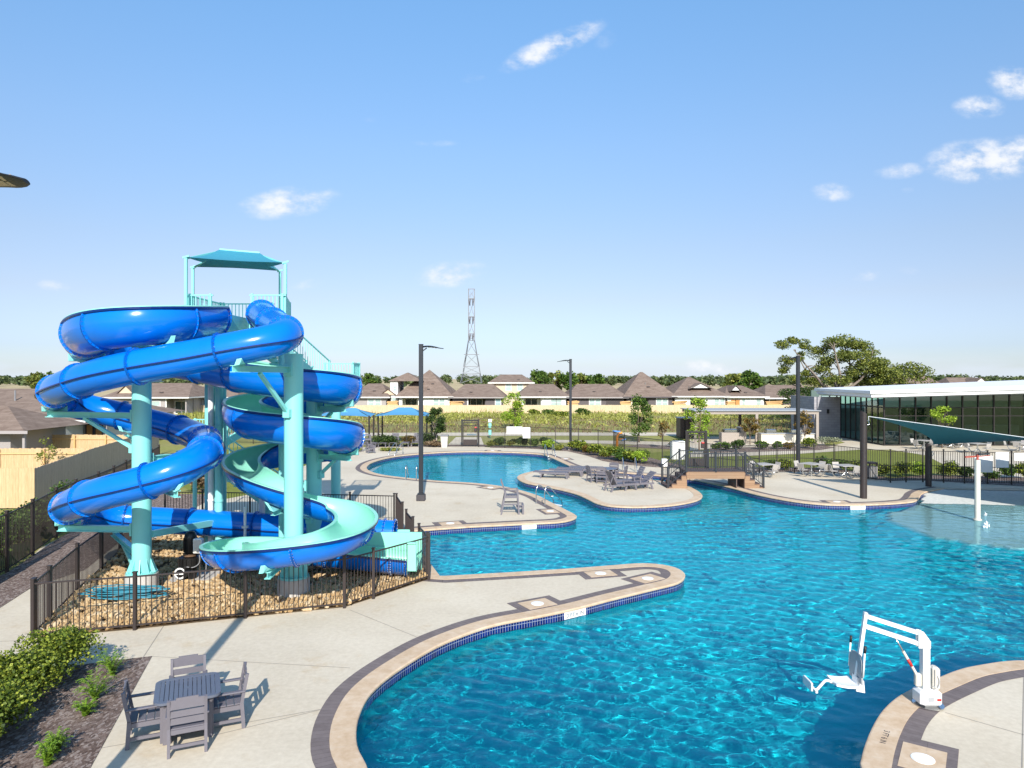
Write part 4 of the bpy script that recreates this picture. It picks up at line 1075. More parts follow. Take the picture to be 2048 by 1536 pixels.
FONT = None
def text_mesh(body, size, mat, name, parent, M, extrude=.002, align='CENTER', spacing=1.0):
    cu = bpy.data.curves.new(name, 'FONT'); cu.body = body; cu.size = size; cu.align_x = align; cu.align_y = 'CENTER'; cu.extrude = extrude; cu.space_line = spacing
    o = bpy.data.objects.new(name + '_tmp', cu); col.objects.link(o); bpy.context.view_layer.update()
    me = bpy.data.meshes.new_from_object(o.evaluated_get(bpy.context.evaluated_depsgraph_get())); bpy.data.objects.remove(o); bpy.data.curves.remove(cu)
    me.transform(M); me.materials.clear(); me.materials.append(MATS[mat]); me.name = name
    t = bpy.data.objects.new(name, me); col.objects.link(t); t.parent = parent; return t
def depth_sign(px, words, label, line=None, w=.62):
    p = G(*px); q, nrm, t = nearest(line or outline, p)
    inner = -nrm if line is None else nrm        # towards the water
    ax = t if t.x > 0 else -t
    th = thing('depth_marker', label, 'depth sign', q + inner * .012 + Vector((0, 0, -.14)), math.atan2(ax.y, ax.x))
    m = MB(); m.box(0, 0, 0, w, .014, .18); m.build('tile_plate', 'sign_white', th)
    text_mesh(words, .145, 'ink', 'lettering', th, Matrix.Translation((0, -.009, -.012)) @ Matrix.Rotation(R(90), 4, 'X'))
depth_sign((1152, 1216), '3 FT 6 IN', 'white waterline tiles reading 3 FT 6 IN below a skimmer lid', w=.72)
depth_sign((1063, 1046.5), '4 FT', 'white waterline tiles reading 4 FT below the lifeguard chair')
depth_sign((1718, 1009.5), '3 FT 6 IN', 'white waterline tiles reading 3 FT 6 IN beside the shallow beach', w=.74)
def deck_mark(px, words, label):
    p = G(*px); q, nrm, t = nearest(outline, p); c = q + nrm * (CW * .5)
    o = text_mesh(words, .13, 'ink', 'depth_marking', None, Matrix.Translation((c.x, c.y, .0135)) @ Matrix.Rotation(math.atan2(-t.y, -t.x), 4, 'Z'), .0008); tag(o, label, 'depth sign')
deck_mark((1752, 1470), '3 FT 6 IN', 'faint dark lettering 3 FT 6 IN on coping below the pool lift')

# ------------------------------------------------------------------ pool ladder hand rails
def handrail(px, label, yaw, w=.5, h=.85, reach=.95):
    b = G(*px); th = thing('pool_handrail', label, 'handrail', b, yaw, 'curved steel pool hand rails')
    for s in (-1, 1):
        m = MB(); pts = crom([(s * w / 2, -.15, 0), (s * w / 2, -.15, h * .8), (s * w / 2, -.02, h), (s * w / 2, .18, h * .93), (s * w / 2, reach * .75, h * .35), (s * w / 2, reach, h * .05), (s * w / 2, reach, -.45)], 5)
        m.tube(pts, .024, 8); m.cyl((s * w / 2, -.15, 0), (s * w / 2, -.15, .03), .055, n=12); m.build('rail', 'steel', th, smooth=True, auto=50)
    m = MB()
    for z in (-.15, -.38): m.box(0, reach, z, w, .1, .03)
    m.bar((-w / 2, reach * .8, h * .28), (-w / 2, reach, h * .28), .03, .03); m.build('ladder_step', 'white_plastic', th)
handrail((1086, 1008), 'steel hand rails beside the lifeguard chair', R(-50), w=.6)
handrail((823, 959.5), 'steel hand rails behind the lamp post base', R(0), w=.62)
handrail((797, 908), 'steel hand rails at the far left curve of the pool', R(155), w=.6)
handrail((1098, 911), 'steel hand rails by the far shrubs and white lamp footing', R(190), w=.6)
handrail((1258, 942), 'steel hand rails across the channel behind the island table', R(178), w=.8)

# ------------------------------------------------------------------ slatted resin furniture
def side_chair(name, label, loc, rz, mat='grey_plastic', group=None, arms=True, hgt=.92):
    """dining chair; the sitter looks along +y"""
    th = thing(name, label, 'chair', loc, rz, group); w = .27
    for sx in (-1, 1):
        m = MB(); m.bar((sx * w, -.27, 0), (sx * w, -.24, .45), .045, .06, (0, 1, 0)); m.bar((sx * w, -.24, .44), (sx * w, -.33, hgt), .045, .055, (0, 1, 0)); m.build('rear_leg', mat, th)
        m = MB(); m.box(sx * w, .24, .31, .05, .07, .62, 0, .006); m.build('front_leg', mat, th)
        m = MB(); m.box(sx * (w - .005), 0, .155, .03, .46, .05); m.box(sx * (w - .005), 0, .37, .03, .48, .075); m.build('side_rail', mat, th)
        m = MB(); m.box(sx * (w + .005), -.01, .635, .085, .58, .028, 0, .008); m.build('armrest', mat, th)
    m = MB()
    for k in range(4): m.box(0, -.185 + .125 * k, .425, 2 * w, .115, .022, 0, .004)
    m.box(0, .23, .38, 2 * w, .028, .07); m.box(0, -.24, .38, 2 * w, .028, .07); m.build('seat', mat, th)
    m = MB(); dz = Vector((0, -.09, hgt - .44)).normalized()
    for z, hh in ((.56, .10), (.685, .10), (.845, .15)):
        y = -.24 - .09 * (z - .44) / (hgt - .44) - .005
        m.bar((-w + .02, y, z), (w - .02, y, z), .022, hh)
    m.bar((-w * .6, -.322, .925), (w * .6, -.322, .925), .022, .05); m.build('backrest', mat, th)
    m = MB(); m.box(0, .22, .155, 2 * w, .03, .05); m.box(0, -.26, .155, 2 * w, .03, .05); m.build('stretcher', mat, th)
    return th
TC = Vector((-5.50, 12.05, 0)); TA = R(24)
def square_table():
    th = thing('patio_table', 'slatted slate grey square table with rounded corners near the mulch bed', 'table', TC, TA)
    m = MB(); W = .50
    def rr(h, r, n=6):
        out = []
        for cx, cy, a0 in ((h - r, h - r, 0), (-h + r, h - r, 90), (-h + r, -h + r, 180), (h - r, -h + r, 270)):
            for k in range(n + 1): a = R(a0 + 90 * k / n); out.append((cx + r * math.cos(a), cy + r * math.sin(a)))
        return out
    bow = lambda P: [(x * (1 + .035 * (1 - (y / W) ** 2)), y * (1 + .035 * (1 - (x / W) ** 2))) for x, y in P]
    o_, i_ = bow(rr(W, .14)), rr(W - .075, .03)
    n = len(o_)
    for z0, z1 in ((.705, .745),):
        vs = [(x, y, z0) for x, y in o_] + [(x, y, z1) for x, y in o_] + [(x, y, z1) for x, y in i_] + [(x, y, z0) for x, y in i_]
        fs = []
        for k in range(n):
            j = (k + 1) % n; fs += [(k, j, n + j, n + k), (n + k, n + j, 2 * n + j, 2 * n + k), (2 * n + k, 2 * n + j, 3 * n + j, 3 * n + k), (3 * n + k, 3 * n + j, j, k)]
        m.add(vs, fs)
    m.build('table_rim', 'slate_plastic', th)
    m = MB(); q = 12; s = (2 * (W - .075)) / q
    for k in range(q): m.box(-(W - .075) + s * (k + .5), 0, .728, s - .008, 2 * (W - .075) - .004, .026, 0, .003)
    m.cyl((0, 0, .738), (0, 0, .744), .03, n=14); m.build('table_slats', 'slate_plastic', th)
    m = MB()
    for sg in (-1, 1): m.box(sg * .36, 0, .66, .04, .78, .09); m.box(0, sg * .36, .66, .78, .04, .09)
    m.build('apron', 'grey_plastic', th)
    for sx in (-1, 1):
        for sy in (-1, 1): m = MB(); m.box(sx * .33, sy * .33, .35, .085, .085, .7, 0, .006); m.build('leg', 'grey_plastic', th)
square_table()
ca, sa = math.cos(TA), math.sin(TA)
ch0 = None
for k, (lab, off, d) in enumerate((('grey slatted armchair with its back to the camera at near table', -90, .56), ('grey slatted armchair beside the mulch bed at near table', 180, .62), ('grey slatted armchair casting a long shadow right of near table', 0, .60), ('grey slatted armchair mostly hidden behind the near table', 90, .62))):
    a = TA + R(off); loc = TC + Vector((math.cos(a), math.sin(a), 0)) * d; rz = a + R(90)
    if ch0 is None: ch0 = side_chair('armchair', lab, loc, rz, group='armchairs round the near table')
    else: dup(ch0, loc, rz, lab)

def lounger(label, loc, rz, up, group=None):
    """chaise, head towards -y, feet towards +y"""
    mat = 'grey_plastic'; th = thing('sun_lounger', label, 'sun lounger', loc, rz, group); w = .31
    hinge = Vector((0, -.32, .36)); ang = R(up); d = Vector((0, -math.cos(ang), math.sin(ang)))
    for sx in (-1, 1):
        m = MB(); m.bar((sx * w, -.80, .32), (sx * w, 1.0, .32), .04, .09); m.build('side_rail', mat, th)
        for y0, y1 in ((-.72, -.60), (.92, .80)):
            m = MB(); m.bar((sx * w, y0, 0), (sx * w, y1, .33), .05, .09, (0, 1, 0)); m.build('leg', mat, th)
        if up > 5:
            m = MB(); m.box(sx * (w + .04), -.15, .58, .08, .5, .028, 0, .008); m.bar((sx * (w + .03), .05, .34), (sx * (w + .03), .05, .57), .05, .07); m.build('armrest', mat, th)
    m = MB()
    for k in range(9): m.box(0, -.25 + .138 * k, .375, 2 * w, .12, .024, 0, .004)
    m.build('seat', mat, th)
    m = MB(); up_v = Vector((1, 0, 0)).cross(d)
    for k in range(6): q = hinge + d * (.08 + .135 * k); m.bar(q - Vector((w - .02, 0, 0)), q + Vector((w - .02, 0, 0)), .024 if False else .12, .024, up_v)
    for sx in (-1, 1): m.bar(hinge + Vector((sx * (w - .03), 0, -.02)), hinge + d * .85 + Vector((sx * (w - .03), 0, -.02)), .04, .05, up_v)
    m.build('backrest', mat, th)
    if up > 5:
        m = MB()
        for sx in (-1, 1): m.bar(hinge + d * .5 + Vector((sx * .22, 0, 0)), (sx * .22, -.78, .30), .035, .04)
        m.build('back_prop', mat, th)
    return th
L0 = None
for px, rz, lab in (((1106, 956), R(76 - 180), 'flat grey lounger nearest the island shore with no upright back'), ((1135, 951.5), R(78 - 180), 'flat grey lounger second in the row from the island shore'), ((1151, 948), R(80 - 180), 'flat grey lounger third in the row from the island shore'), ((1176, 945.5), R(75 - 180), 'flat grey lounger next to the round island table')):
    if L0 is None: L0 = lounger(lab, G(*px), rz, 2, 'flat loungers on the island')
    else: dup(L0, G(*px), rz, lab)
U0 = lounger('grey lounger with raised slatted back facing the water', G(1238, 981), R(-62), 62, 'raised loungers on the island')
lounger('grey lounger with its raised back toward the bridge steps', G(1276, 978), R(108), 42, 'raised loungers on the island')
dup(U0, G(1262, 973), R(104), 'grey lounger half hidden behind the one facing the bridge')
# round table and chairs on the island
ic = G(1213, 962)
def round_table():
    th = thing('patio_table', 'round slate grey table among chairs on the island', 'table', ic)
    m = MB(); m.lathe([(.56, .70), (.60, .715), (.60, .735), (.57, .745)], n=28); m.build('tabletop', 'slate_plastic', th)
    for k in range(4):
        a = R(45 + 90 * k); m = MB(); m.box(.36 * math.cos(a), .36 * math.sin(a), .35, .08, .08, .7, a); m.build('leg', 'grey_plastic', th)
round_table()
for a, lab in ((200, 'grey armchair on the lounger side of the round island table'), (248, 'grey armchair nearest the camera at the round island table'), (335, 'grey armchair facing left across the round island table'), (60, 'grey armchair on the channel side of the round island table')):
    q = ic + Vector((math.cos(R(a)), math.sin(R(a)), 0)) * .86; dup(ch0, q, R(a + 90), lab, 'armchairs round the island table')

def guard_chair():
    th = thing('lifeguard_chair', 'raised grey lifeguard chair with footrest step on the deck', 'lifeguard chair', G(1021, 1026.5), R(-88)); mat = 'grey_plastic'; w = .30
    for sx in (-1, 1):
        m = MB(); m.bar((sx * (w + .06), -.42, 0), (sx * w, -.22, .98), .06, .07, (0, 1, 0)); m.build('rear_leg', mat, th)
        m = MB(); m.bar((sx * (w + .03), .36, 0), (sx * w, .30, 1.06), .06, .07, (0, 1, 0)); m.build('front_leg', mat, th)
        m = MB(); m.box(sx * w, .03, 1.06, .08, .62, .035, 0, .008); m.build('armrest', mat, th)
        m = MB(); m.bar((sx * w, -.20, .80), (sx * w, -.42, 1.48), .045, .06, (0, 1, 0)); m.build('back_post', mat, th)
        m = MB(); m.bar((sx * w, -.33, .45), (sx * w, .34, .45), .03, .06); m.bar((sx * w, -.3, .76), (sx * w, .3, .76), .03, .08); m.build('side_rail', mat, th)
    m = MB()
    for k in range(4): m.box(0, -.17 + .13 * k, .82, 2 * w, .115, .025)
    m.build('seat', mat, th)
    m = MB()
    for k in range(4): m.bar((-w, -.26 - .05 * k, 1.0 + .13 * k), (w, -.26 - .05 * k, 1.0 + .13 * k), .022, .09)
    m.build('backrest', mat, th)
    m = MB()
    for k in range(3): m.box(0, .30 + .09 * k, .30, 2 * w, .08, .025)
    for sx in (-1, 1): m.box(sx * w, .54, .20, .05, .08, .40); m.box(sx * w, .44, .40, .05, .26, .04)
    m.box(0, .54, .39, 2 * w, .08, .03); m.build('footrest', mat, th)
    m = MB(); m.box(0, -.36, .30, 2 * w, .03, .06); m.box(0, .33, .60, 2 * w, .03, .06); m.build('stretcher', mat, th)
guard_chair()

# far deck under the blue canopies
for k, (u, v, rz, up, lab) in enumerate(((752, 893.5, 170, 2, 'flat lounger beside the far high chair under the blue canopy'), (769, 893, 176, 2, 'flat lounger in front of the far flowering shrubs'), (789, 892.5, 180, 58, 'raised far lounger left of the lamp post beside dark shrubs'), (811.5, 893, 182, 2, 'flat far lounger just left of the tall lamp post'), (833, 892, 180, 55, 'raised far lounger partly behind the tall lamp post'))):
    if up < 5: dup(L0, G(u, v), R(rz), lab, 'loungers on the far deck')
    else: dup(U0, G(u, v), R(rz), lab, 'loungers on the far deck')
gc = [o for o in bpy.data.objects if o.name.startswith('lifeguard_chair') and o.parent is None][0]
dup(gc, G(733, 902), R(-70), 'small grey high chair far back beside the slide coils', scale=(.95, .95, 1.25))
dup(ch0, G(741, 906), R(-60), 'small grey armchair next to the far high chair')

# ------------------------------------------------------------------ pool lift
def lift():
    b = Vector((7.62, 13.0, 0)); th = thing('pool_lift', 'white accessible pool lift with seat hanging out over the water', 'pool lift', b)
    W = 'white_plastic'
    m = MB(); m.cyl((0, 0, .012), (0, 0, .03), .26, n=28); m.build('base_plate', 'steel', th)
    m = MB(); m.box(-.02, 0, .17, .40, .34, .28, 0, .05); m.build('base_cover', W, th)
    m = MB(); m.box(-.045, -.172, .18, .11, .006, .09); m.build('notice_label', 'grey_paint', th)
    m = MB(); m.box(.10, -.172, .17, .075, .006, .045); m.build('warning_label', 'red_paint', th)
    m = MB(); m.box(-.06, 0, .72, .13, .14, .86, 0, .012); m.build('mast', W, th)
    m = MB(); m.box(.12, .02, .50, .13, .18, .42, 0, .03); m.box(.12, -.085, .52, .09, .03, .34, 0, .012); m.build('battery_box', 'cream_plastic', th)
    m = MB(); m.tube(crom([(.1, -.1, .6), (.13, -.13, .5), (.09, -.12, .36), (.02, -.11, .4)], 5), .008, 6); m.build('cable', 'grey_paint', th, smooth=True)
    top = Vector((-.06, 0, 1.16)); 
    m = MB(); m.prism([(-.20, 1.06), (.02, 1.06), (.02, 1.18), (-.11, 1.36), (-.20, 1.38)], -.05, -.035); m.prism([(-.20, 1.06), (.02, 1.06), (.02, 1.18), (-.11, 1.36), (-.20, 1.38)], .035, .05)
    m.v = [(x, z, y) for x, y, z in m.v]; m.f = [f[::-1] for f in m.f]; m.build('elbow_plate', W, th)
    e = Vector((-1.10, .12, 1.60))
    m = MB(); m.bar((-.16, 0, 1.32), e, .06, .07); m.build('upper_arm', W, th)
    m = MB(); m.bar((-.14, 0, 1.12), e + Vector((0, 0, -.19)), .06, .075); m.build('lower_arm', W, th)
    hb = Vector((-1.24, .15, .47)); m = MB(); m.bar(e + Vector((.015, 0, .06)), hb, .06, .065, (0, 1, 0)); m.build('hanger_post', W, th)
    q0 = Vector((-.14, 0, .44)); q1 = Vector((-.58, .06, 1.23)); 
    m = MB(); m.tube([q1, q1.lerp(q0, .4)], .016, 8); ac = m.build('actuator_rod', 'steel', th, smooth=True)
    m = MB(); m.tube([q1.lerp(q0, .32), q1.lerp(q0, .85)], .026, 10); m.box(q0.x - .05, 0, q0.z + .03, .11, .1, .24, 0, .02); m.build('actuator', 'cream_plastic', th, smooth=True, auto=40)
    m = MB(); m.tube([q1.lerp(q0, .5), q1.lerp(q0, .66)], .0275, 10); m.build('actuator_label', 'red_paint', th, smooth=True)
    # seat: faces away from the deck, to -x
    m = MB(); m.prism([(-.02, .33), (.14, .30), (.12, .52), (.0, .58)], -.10, .10); m.v = [(x + hb.x - .03, z + hb.y, y - .1) for x, y, z in m.v]; m.f = [f[::-1] for f in m.f]; m.build('seat_bracket', W, th)
    sx = hb.x - .04; sz = .36
    rows = [];  m = MB()
    for i in range(9):
        t = i / 8; a = R(95 * t); x = sx - .42 + .42 * t; z = sz + .03 * (1 - t) - .02 * math.sin(math.pi * t)
        rows.append([Vector((x, hb.y + s * (.235 - .03 * (1 - t)), z + .02 * abs(s) ** 2)) for s in (-1, -.5, 0, .5, 1)])
    rows2 = [[p - Vector((0, 0, .04)) for p in r] for r in reversed(rows)]; m.sweep(rows + rows2, closed=True); m.f += []
    for k in (0, 4): 
        for i in range(8): m.f.append((i * 5 + k, (i + 1) * 5 + k, (17 - i - 1) * 5 + k, (17 - i) * 5 + k)); m.mi.append(0)
    m.build('seat_pan', W, th, smooth=True, auto=40)
    m = MB(); rows = []
    for i in range(9):
        t = i / 8; x = sx + .02 - .05 * math.sin(math.pi * t * .5) + .06 * t; z = sz + .04 + .50 * t; hw = .235 * (1 if t < .75 else math.cos((t - .75) * 4 * .9))
        rows.append([Vector((x + .03 * (1 - abs(s)), hb.y + s * hw, z)) for s in (-1, -.5, 0, .5, 1)])
    m.sweep(rows + [[p + Vector((.03, 0, 0)) for p in r] for r in reversed(rows)], closed=True)
    for k in (0, 4):
        for i in range(8): m.f.append((i * 5 + k, (i + 1) * 5 + k, (17 - i - 1) * 5 + k, (17 - i) * 5 + k)); m.mi.append(0)
    m.build('seat_back', 'grey_paint', th, smooth=True, auto=40)
    for s in (-1, 1):
        m = MB(); m.tube([(sx + .03, hb.y + s * .27, sz + .2), (sx + .06, hb.y + s * .27, sz + .66)], .016, 8); a = m.build('arm_bar', W, th, smooth=True)
        m = MB(); m.tube([(sx + .06, hb.y + s * .27, sz + .64), (sx + .07, hb.y + s * .27, sz + .76)], .024, 8); m.build('grip', 'black_rubber', a, smooth=True)
    m = MB(); m.tube(crom([(sx - .40, hb.y, sz - .01), (sx - .52, hb.y, sz + .03), (sx - .62, hb.y, sz - .06), (sx - .70, hb.y, sz - .14), (sx - .80, hb.y, sz - .13)], 6), .026, 8); fr = m.build('footrest_tube', W, th, smooth=True)
    m = MB(); m.bar((sx - .78, hb.y - .2, sz - .10), (sx - .78, hb.y + .2, sz - .10), .04, .04); m.box(sx - .86, hb.y, sz - .02, .035, .40, .16, 0, .015); m.build('footrest', W, th)
lift()

# ------------------------------------------------------------------ footbridge
def boxuv(m, su=1, sv=1):
    uv = []
    for x, y, z in m.v: uv.append(((x + y) * su, z * sv))
    return uv
def bridge():
    y0 = 38.4; y1 = 40.0; Z = .90
    xa, xb = XU(1373, y0), XU(1490.5, y0)
    th = thing('footbridge', 'brown composite footbridge with dark railings over the pool channel', 'bridge', ((xa + xb) / 2, (y0 + y1) / 2, 0))
    for y in (y0 + .04, y1 - .04):
        m = MB(); m.box((xa + xb) / 2, y, Z - .19, xb - xa, .06, .38); m.build('side_beam', 'decking', th, world=True, uvs=boxuv(m))
    m = MB(); n = int((xb - xa) / .14)
    for k in range(n): m.box(xa + (xb - xa) * (k + .5) / n, (y0 + y1) / 2, Z + .012, (xb - xa) / n - .006, y1 - y0 + .04, .024)
    m.build('deck_boards', 'step_dark', th, world=True)
    N = 4; rise = Z / (N + 0); run = .26
    for sg, xe in ((-1, xa), (1, xb)):
        for k in range(N):
            z1 = Z - rise * (k + 1) + (0 if k < N - 1 else 0); z1 = max(z1, .06)
            x = xe + sg * run * (k + .5)
            m = MB(); m.box(x, (y0 + y1) / 2, z1 + .015, run + .03, y1 - y0 + .04, .03); m.box(xe + sg * run * k + sg * .014, (y0 + y1) / 2, z1 + rise / 2, .022, y1 - y0 - .1, rise - .03); m.build('step', 'step_dark', th, world=True)
        for y in (y0 + .04, y1 - .04):
            pr = [(xe - sg * .02, 0)] + [(xe + sg * run * N, 0)]
            for k in range(N - 1, -1, -1):
                z1 = max(Z - rise * (k + 1), .06); pr += [(xe + sg * run * (k + 1), z1), (xe + sg * run * k, z1)]
            pr += [(xe - sg * .02, Z - rise)]
            clean = []
            for p in pr:
                if not clean or (abs(p[0] - clean[-1][0]) + abs(p[1] - clean[-1][1])) > 1e-4: clean.append(p)
            m = MB(); m.prism(clean, y - .03, y + .03); m.v = [(x, z, yy) for x, yy, z in m.v]; m.f = [f[::-1] for f in m.f]
            m.build('stringer', 'decking', th, world=True, uvs=boxuv(m))
        m = MB(); xi = xe - sg * .35 if sg > 0 else xe + .03
        if sg > 0: m.box(xe - .02, (y0 + y1) / 2, (Z - .38) / 2, .05, y1 - y0 - .1, Z - .38); m.box(xe - .45, (y0 + y1) / 2, (Z - .38) / 2, .05, y1 - y0 - .1, Z - .38)
        else: m.box(xe + .02, (y0 + y1) / 2, (Z - .38) / 2, .05, y1 - y0 - .1, Z - .38)
        m.build('pier', 'step_dark', th, world=True)
    # railings
    for y in (y0 + .02, y1 - .02):
        nodes = [(xa - run * N + .05, .06), (xa, Z), ((xa + xb) / 2, Z), (xb, Z), (xb + run * N - .05, .06)]
        for (xx, z) in nodes:
            m = MB(); m.bar((xx, y, z - .02), (xx, y, z + 1.06), .095, .095); m.box(xx, y, z + 1.07, .12, .12, .03); m.build('rail_post', 'pole_metal', th, world=True)
        for (p, q) in zip(nodes, nodes[1:]):
            m = MB(); railing(m, (p[0], y, p[1]), (q[0], y, q[1]), .98, .115, post=False, w=.02, base=.09, top_w=.06); m.build('rail_panel', 'pole_metal', th, world=True)
bridge()
# ------------------------------------------------------------------ clubhouse
def qmesh(quads):
    m = MB()
    for q in quads: m.add(q, [(0, 1, 2, 3)])
    return m
def clubhouse():
    th = thing('clubhouse', 'modern glass walled clubhouse with white sloping roof', 'building', (32.8, 62.6, 0))
    cx, cy = 32.8, 62.6; bx, by = 33.05, 71.4; xr = 62.0
    def ceil(x): return 4.35 + (x - 32.8) * .030
    # roof: shed slab rising to the right, two fascia steps
    x0, x1, y0, y1 = 30.5, 63.5, 60.4, 79.4
    def slab(xa, xb, ya, yb, lo, hi):
        m = MB(); f = lambda x, q=.028: (x - x0) * q; xc, yc = xa + .95, yb - 5.5; g = lambda x: (x - x0) * (.034 if hi > 4.8 else .0285)
        m.add([(xa, ya, lo + f(xa)), (xb, ya, lo + f(xb)), (xb, yb, lo + f(xb)), (xc, yc, lo + f(xc)), (xa, ya, hi + g(xa)), (xb, ya, hi + g(xb)), (xb, yb, hi + g(xb)), (xc, yc, hi + g(xc))],
              [(3, 2, 1, 0), (4, 5, 6, 7), (0, 1, 5, 4), (1, 2, 6, 5), (2, 3, 7, 6), (3, 0, 4, 7)]); return m
    slab(x0, x1, y0, y1, 4.60, 4.86).build('roof', 'roof_white', th, world=True)
    slab(x0 + .16, x1 - .2, y0 + .16, y1 - .2, 4.30, 4.575).build('fascia', 'roof_white', th, world=True)
    slab(x0 + .30, x1 - .3, y0 + .30, y1 - .3, 4.22, 4.295).build('soffit', 'grey_paint', th, world=True)
    # front and side glass, one pane part per facade, mullions
    m = qmesh([[(cx, cy, .05), (xr, cy, .05), (xr, cy, ceil(xr) - .02), (cx, cy, ceil(cx) - .02)]]); m.build('front_glass', 'club_glass', th, world=True)
    m = qmesh([[(bx, by, .05), (cx, cy, .05), (cx, cy, ceil(cx) - .05), (bx, by, ceil(bx) - .05)]]); m.build('side_glass', 'club_glass', th, world=True)
    m = MB(); k = 0
    while cx + 1.38 * k < xr:
        x = cx + 1.38 * k; m.box(x, cy - .01, ceil(x) / 2, .09 if k % 1 == 0 else .06, .16, ceil(x) - .02); k += 1
    for z in (.06, 2.62, 3.35): m.box((cx + xr) / 2, cy - .015, z, xr - cx, .10, .07)
    m.build('front_mullions', 'black_metal', th, world=True)
    m = MB(); m.box((cx + xr) / 2, cy + .03, 2.985, xr - cx, .04, .64); m.build('spandrel', 'black_metal', th, world=True)
    m = MB(); n = 8
    for k in range(1, n + 1):
        q = Vector((cx, cy, 0)).lerp(Vector((bx, by, 0)), k / n); m.bar(q, q + Vector((0, 0, ceil(q.x) - .02)), .09, .14)
    for z in (.06, 3.35): m.bar((cx, cy + .1, z), (bx, by, z), .07, .10)
    m.build('side_mullions', 'black_metal', th, world=True)
    # grey block wall
    xl = XU(1635, 71.4); W = bx - xl; hw = 4.05
    m = MB(); uvs = []
    m.box((xl + bx) / 2, by + .15, hw / 2, W - .02, .3, hw); uvs = [(x, z) for x, y, z in m.v]; m.build('block_wall', 'block', th, world=True, uvs=uvs)
    m = MB(); m.box(xl - .1, by + 3.2, hw / 2, .3, 6.0, hw); m.build('block_wall', 'block', th, world=True, uvs=[(y, z) for x, y, z in m.v])
    m = MB(); m.box(XU(1659, 71), by - .07, 2.6, .2, .14, .42); m.build('wall_lamp', 'black_metal', th, world=True)
    m = MB()
    for q in (xl + .3, xl + 1.3, bx - .3): m.box(q, by + .2, 4.12, .12, .12, .16)
    m.build('roof_bracket', 'grey_paint', th, world=True)
    # room behind the glass
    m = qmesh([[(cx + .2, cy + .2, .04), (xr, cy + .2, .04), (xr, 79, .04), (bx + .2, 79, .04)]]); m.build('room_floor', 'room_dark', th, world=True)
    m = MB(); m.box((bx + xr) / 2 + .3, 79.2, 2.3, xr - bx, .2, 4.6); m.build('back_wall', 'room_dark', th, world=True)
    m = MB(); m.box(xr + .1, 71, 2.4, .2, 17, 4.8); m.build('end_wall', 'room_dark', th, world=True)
    m = MB(); m.box(45, 78.0, 3.3, 22, .1, 1.3); m.build('inner_clerestory', 'window_glass', th, world=True)
    m = MB(); m.box(41, 72, .55, 3.4, 1.0, 1.0); m.box(50, 74, .55, 5, 1, 1.0); m.build('counter', 'siding_grey', th, world=True)
clubhouse()

def pergola():
    th = thing('pergola', 'long flat roofed grey pergola over the barbecue counters', 'pergola', (22, 67.5, 0))
    y0, y1 = 65.0, 70.0; xl, xr = XU(1380, 67), XU(1637, 65) ; Z = 2.78
    m = MB()
    for y in (y0, y1): m.box((xl + xr) / 2, y, Z, xr - xl, .18, .28)
    n = 9
    for k in range(n): m.box(xl + .1 + (xr - xl - .2) * k / (n - 1), (y0 + y1) / 2, Z + .02, .08, y1 - y0 - .2, .2)
    m.build('roof_beam', 'tan_stucco', th, world=True)
    m = MB(); m.box((xl + xr) / 2, (y0 + y1) / 2, Z + .175, xr - xl + .3, y1 - y0 + .5, .06); m.build('roof_panel', 'grey_paint', th, world=True)
    for (u, Y) in ((1391, y0 + .0), (1513, y0), (1634, y0), (1373, y1), (1480, y1), (1591, y1)):
        x = XU(u, Y); m = MB(); m.box(x, Y, Z / 2 - .07, .24, .24, Z - .14); m.build('post', 'tan_stucco' if Y < 66 else 'bronze_metal', th, world=True)
pergola()
def bbq():
    b = G(1580, 888); th = thing('barbecue_counter', 'long white barbecue counter with a grey worktop under the pergola', 'counter', b)
    x0, x1 = XU(1527, 63.5) - b.x, XU(1634, 63.5) - b.x
    m = MB(); m.box((x0 + x1) / 2, .4, .45, x1 - x0, .8, .9); m.build('base_wall', 'limestone', th)
    m = MB(); m.box((x0 + x1) / 2, .4, .93, x1 - x0 + .1, .95, .06); m.build('worktop', 'grey_paint', th)
    for u in (1549, 1600):
        x = XU(u, 63.5) - b.x; m = MB(); m.box(x, .5, 1.13, .95, .6, .34, 0, .05); m.build('grill', 'steel', th)
    b = G(1470, 887); th = thing('barbecue_counter', 'short tan barbecue block with two steel grills by the rusty shrub', 'counter', b)
    m = MB(); m.box(-.3, .3, .5, 1.9, .9, 1.0); m.box(.75, .5, .7, .5, 1.2, 1.4); m.build('base_wall', 'tan_stucco', th)
    m = MB(); m.box(-.35, .3, 1.15, 1.2, .6, .3, 0, .05); m.build('grill', 'steel', th)
    m = MB(); m.box(.75, .5, 1.43, .6, 1.3, .06); m.build('worktop', 'grey_paint', th)
    b = G(1374, 876.5); th = thing('storage_shed', 'dark panelled locker with pale side beyond the gate', 'shed', b)
    m = MB(); m.box(0, .9, .98, 1.3, 1.8, 1.95); m.build('cabinet', 'bronze_metal', th)
    m = MB(); m.box(.69, .9, .9, .04, 1.5, 1.6); m.build('side_panel', 'white_plastic', th)
    m = MB(); m.box(0, .9, 1.99, 1.5, 2.0, .07); m.build('roof', 'grey_paint', th)
bbq()

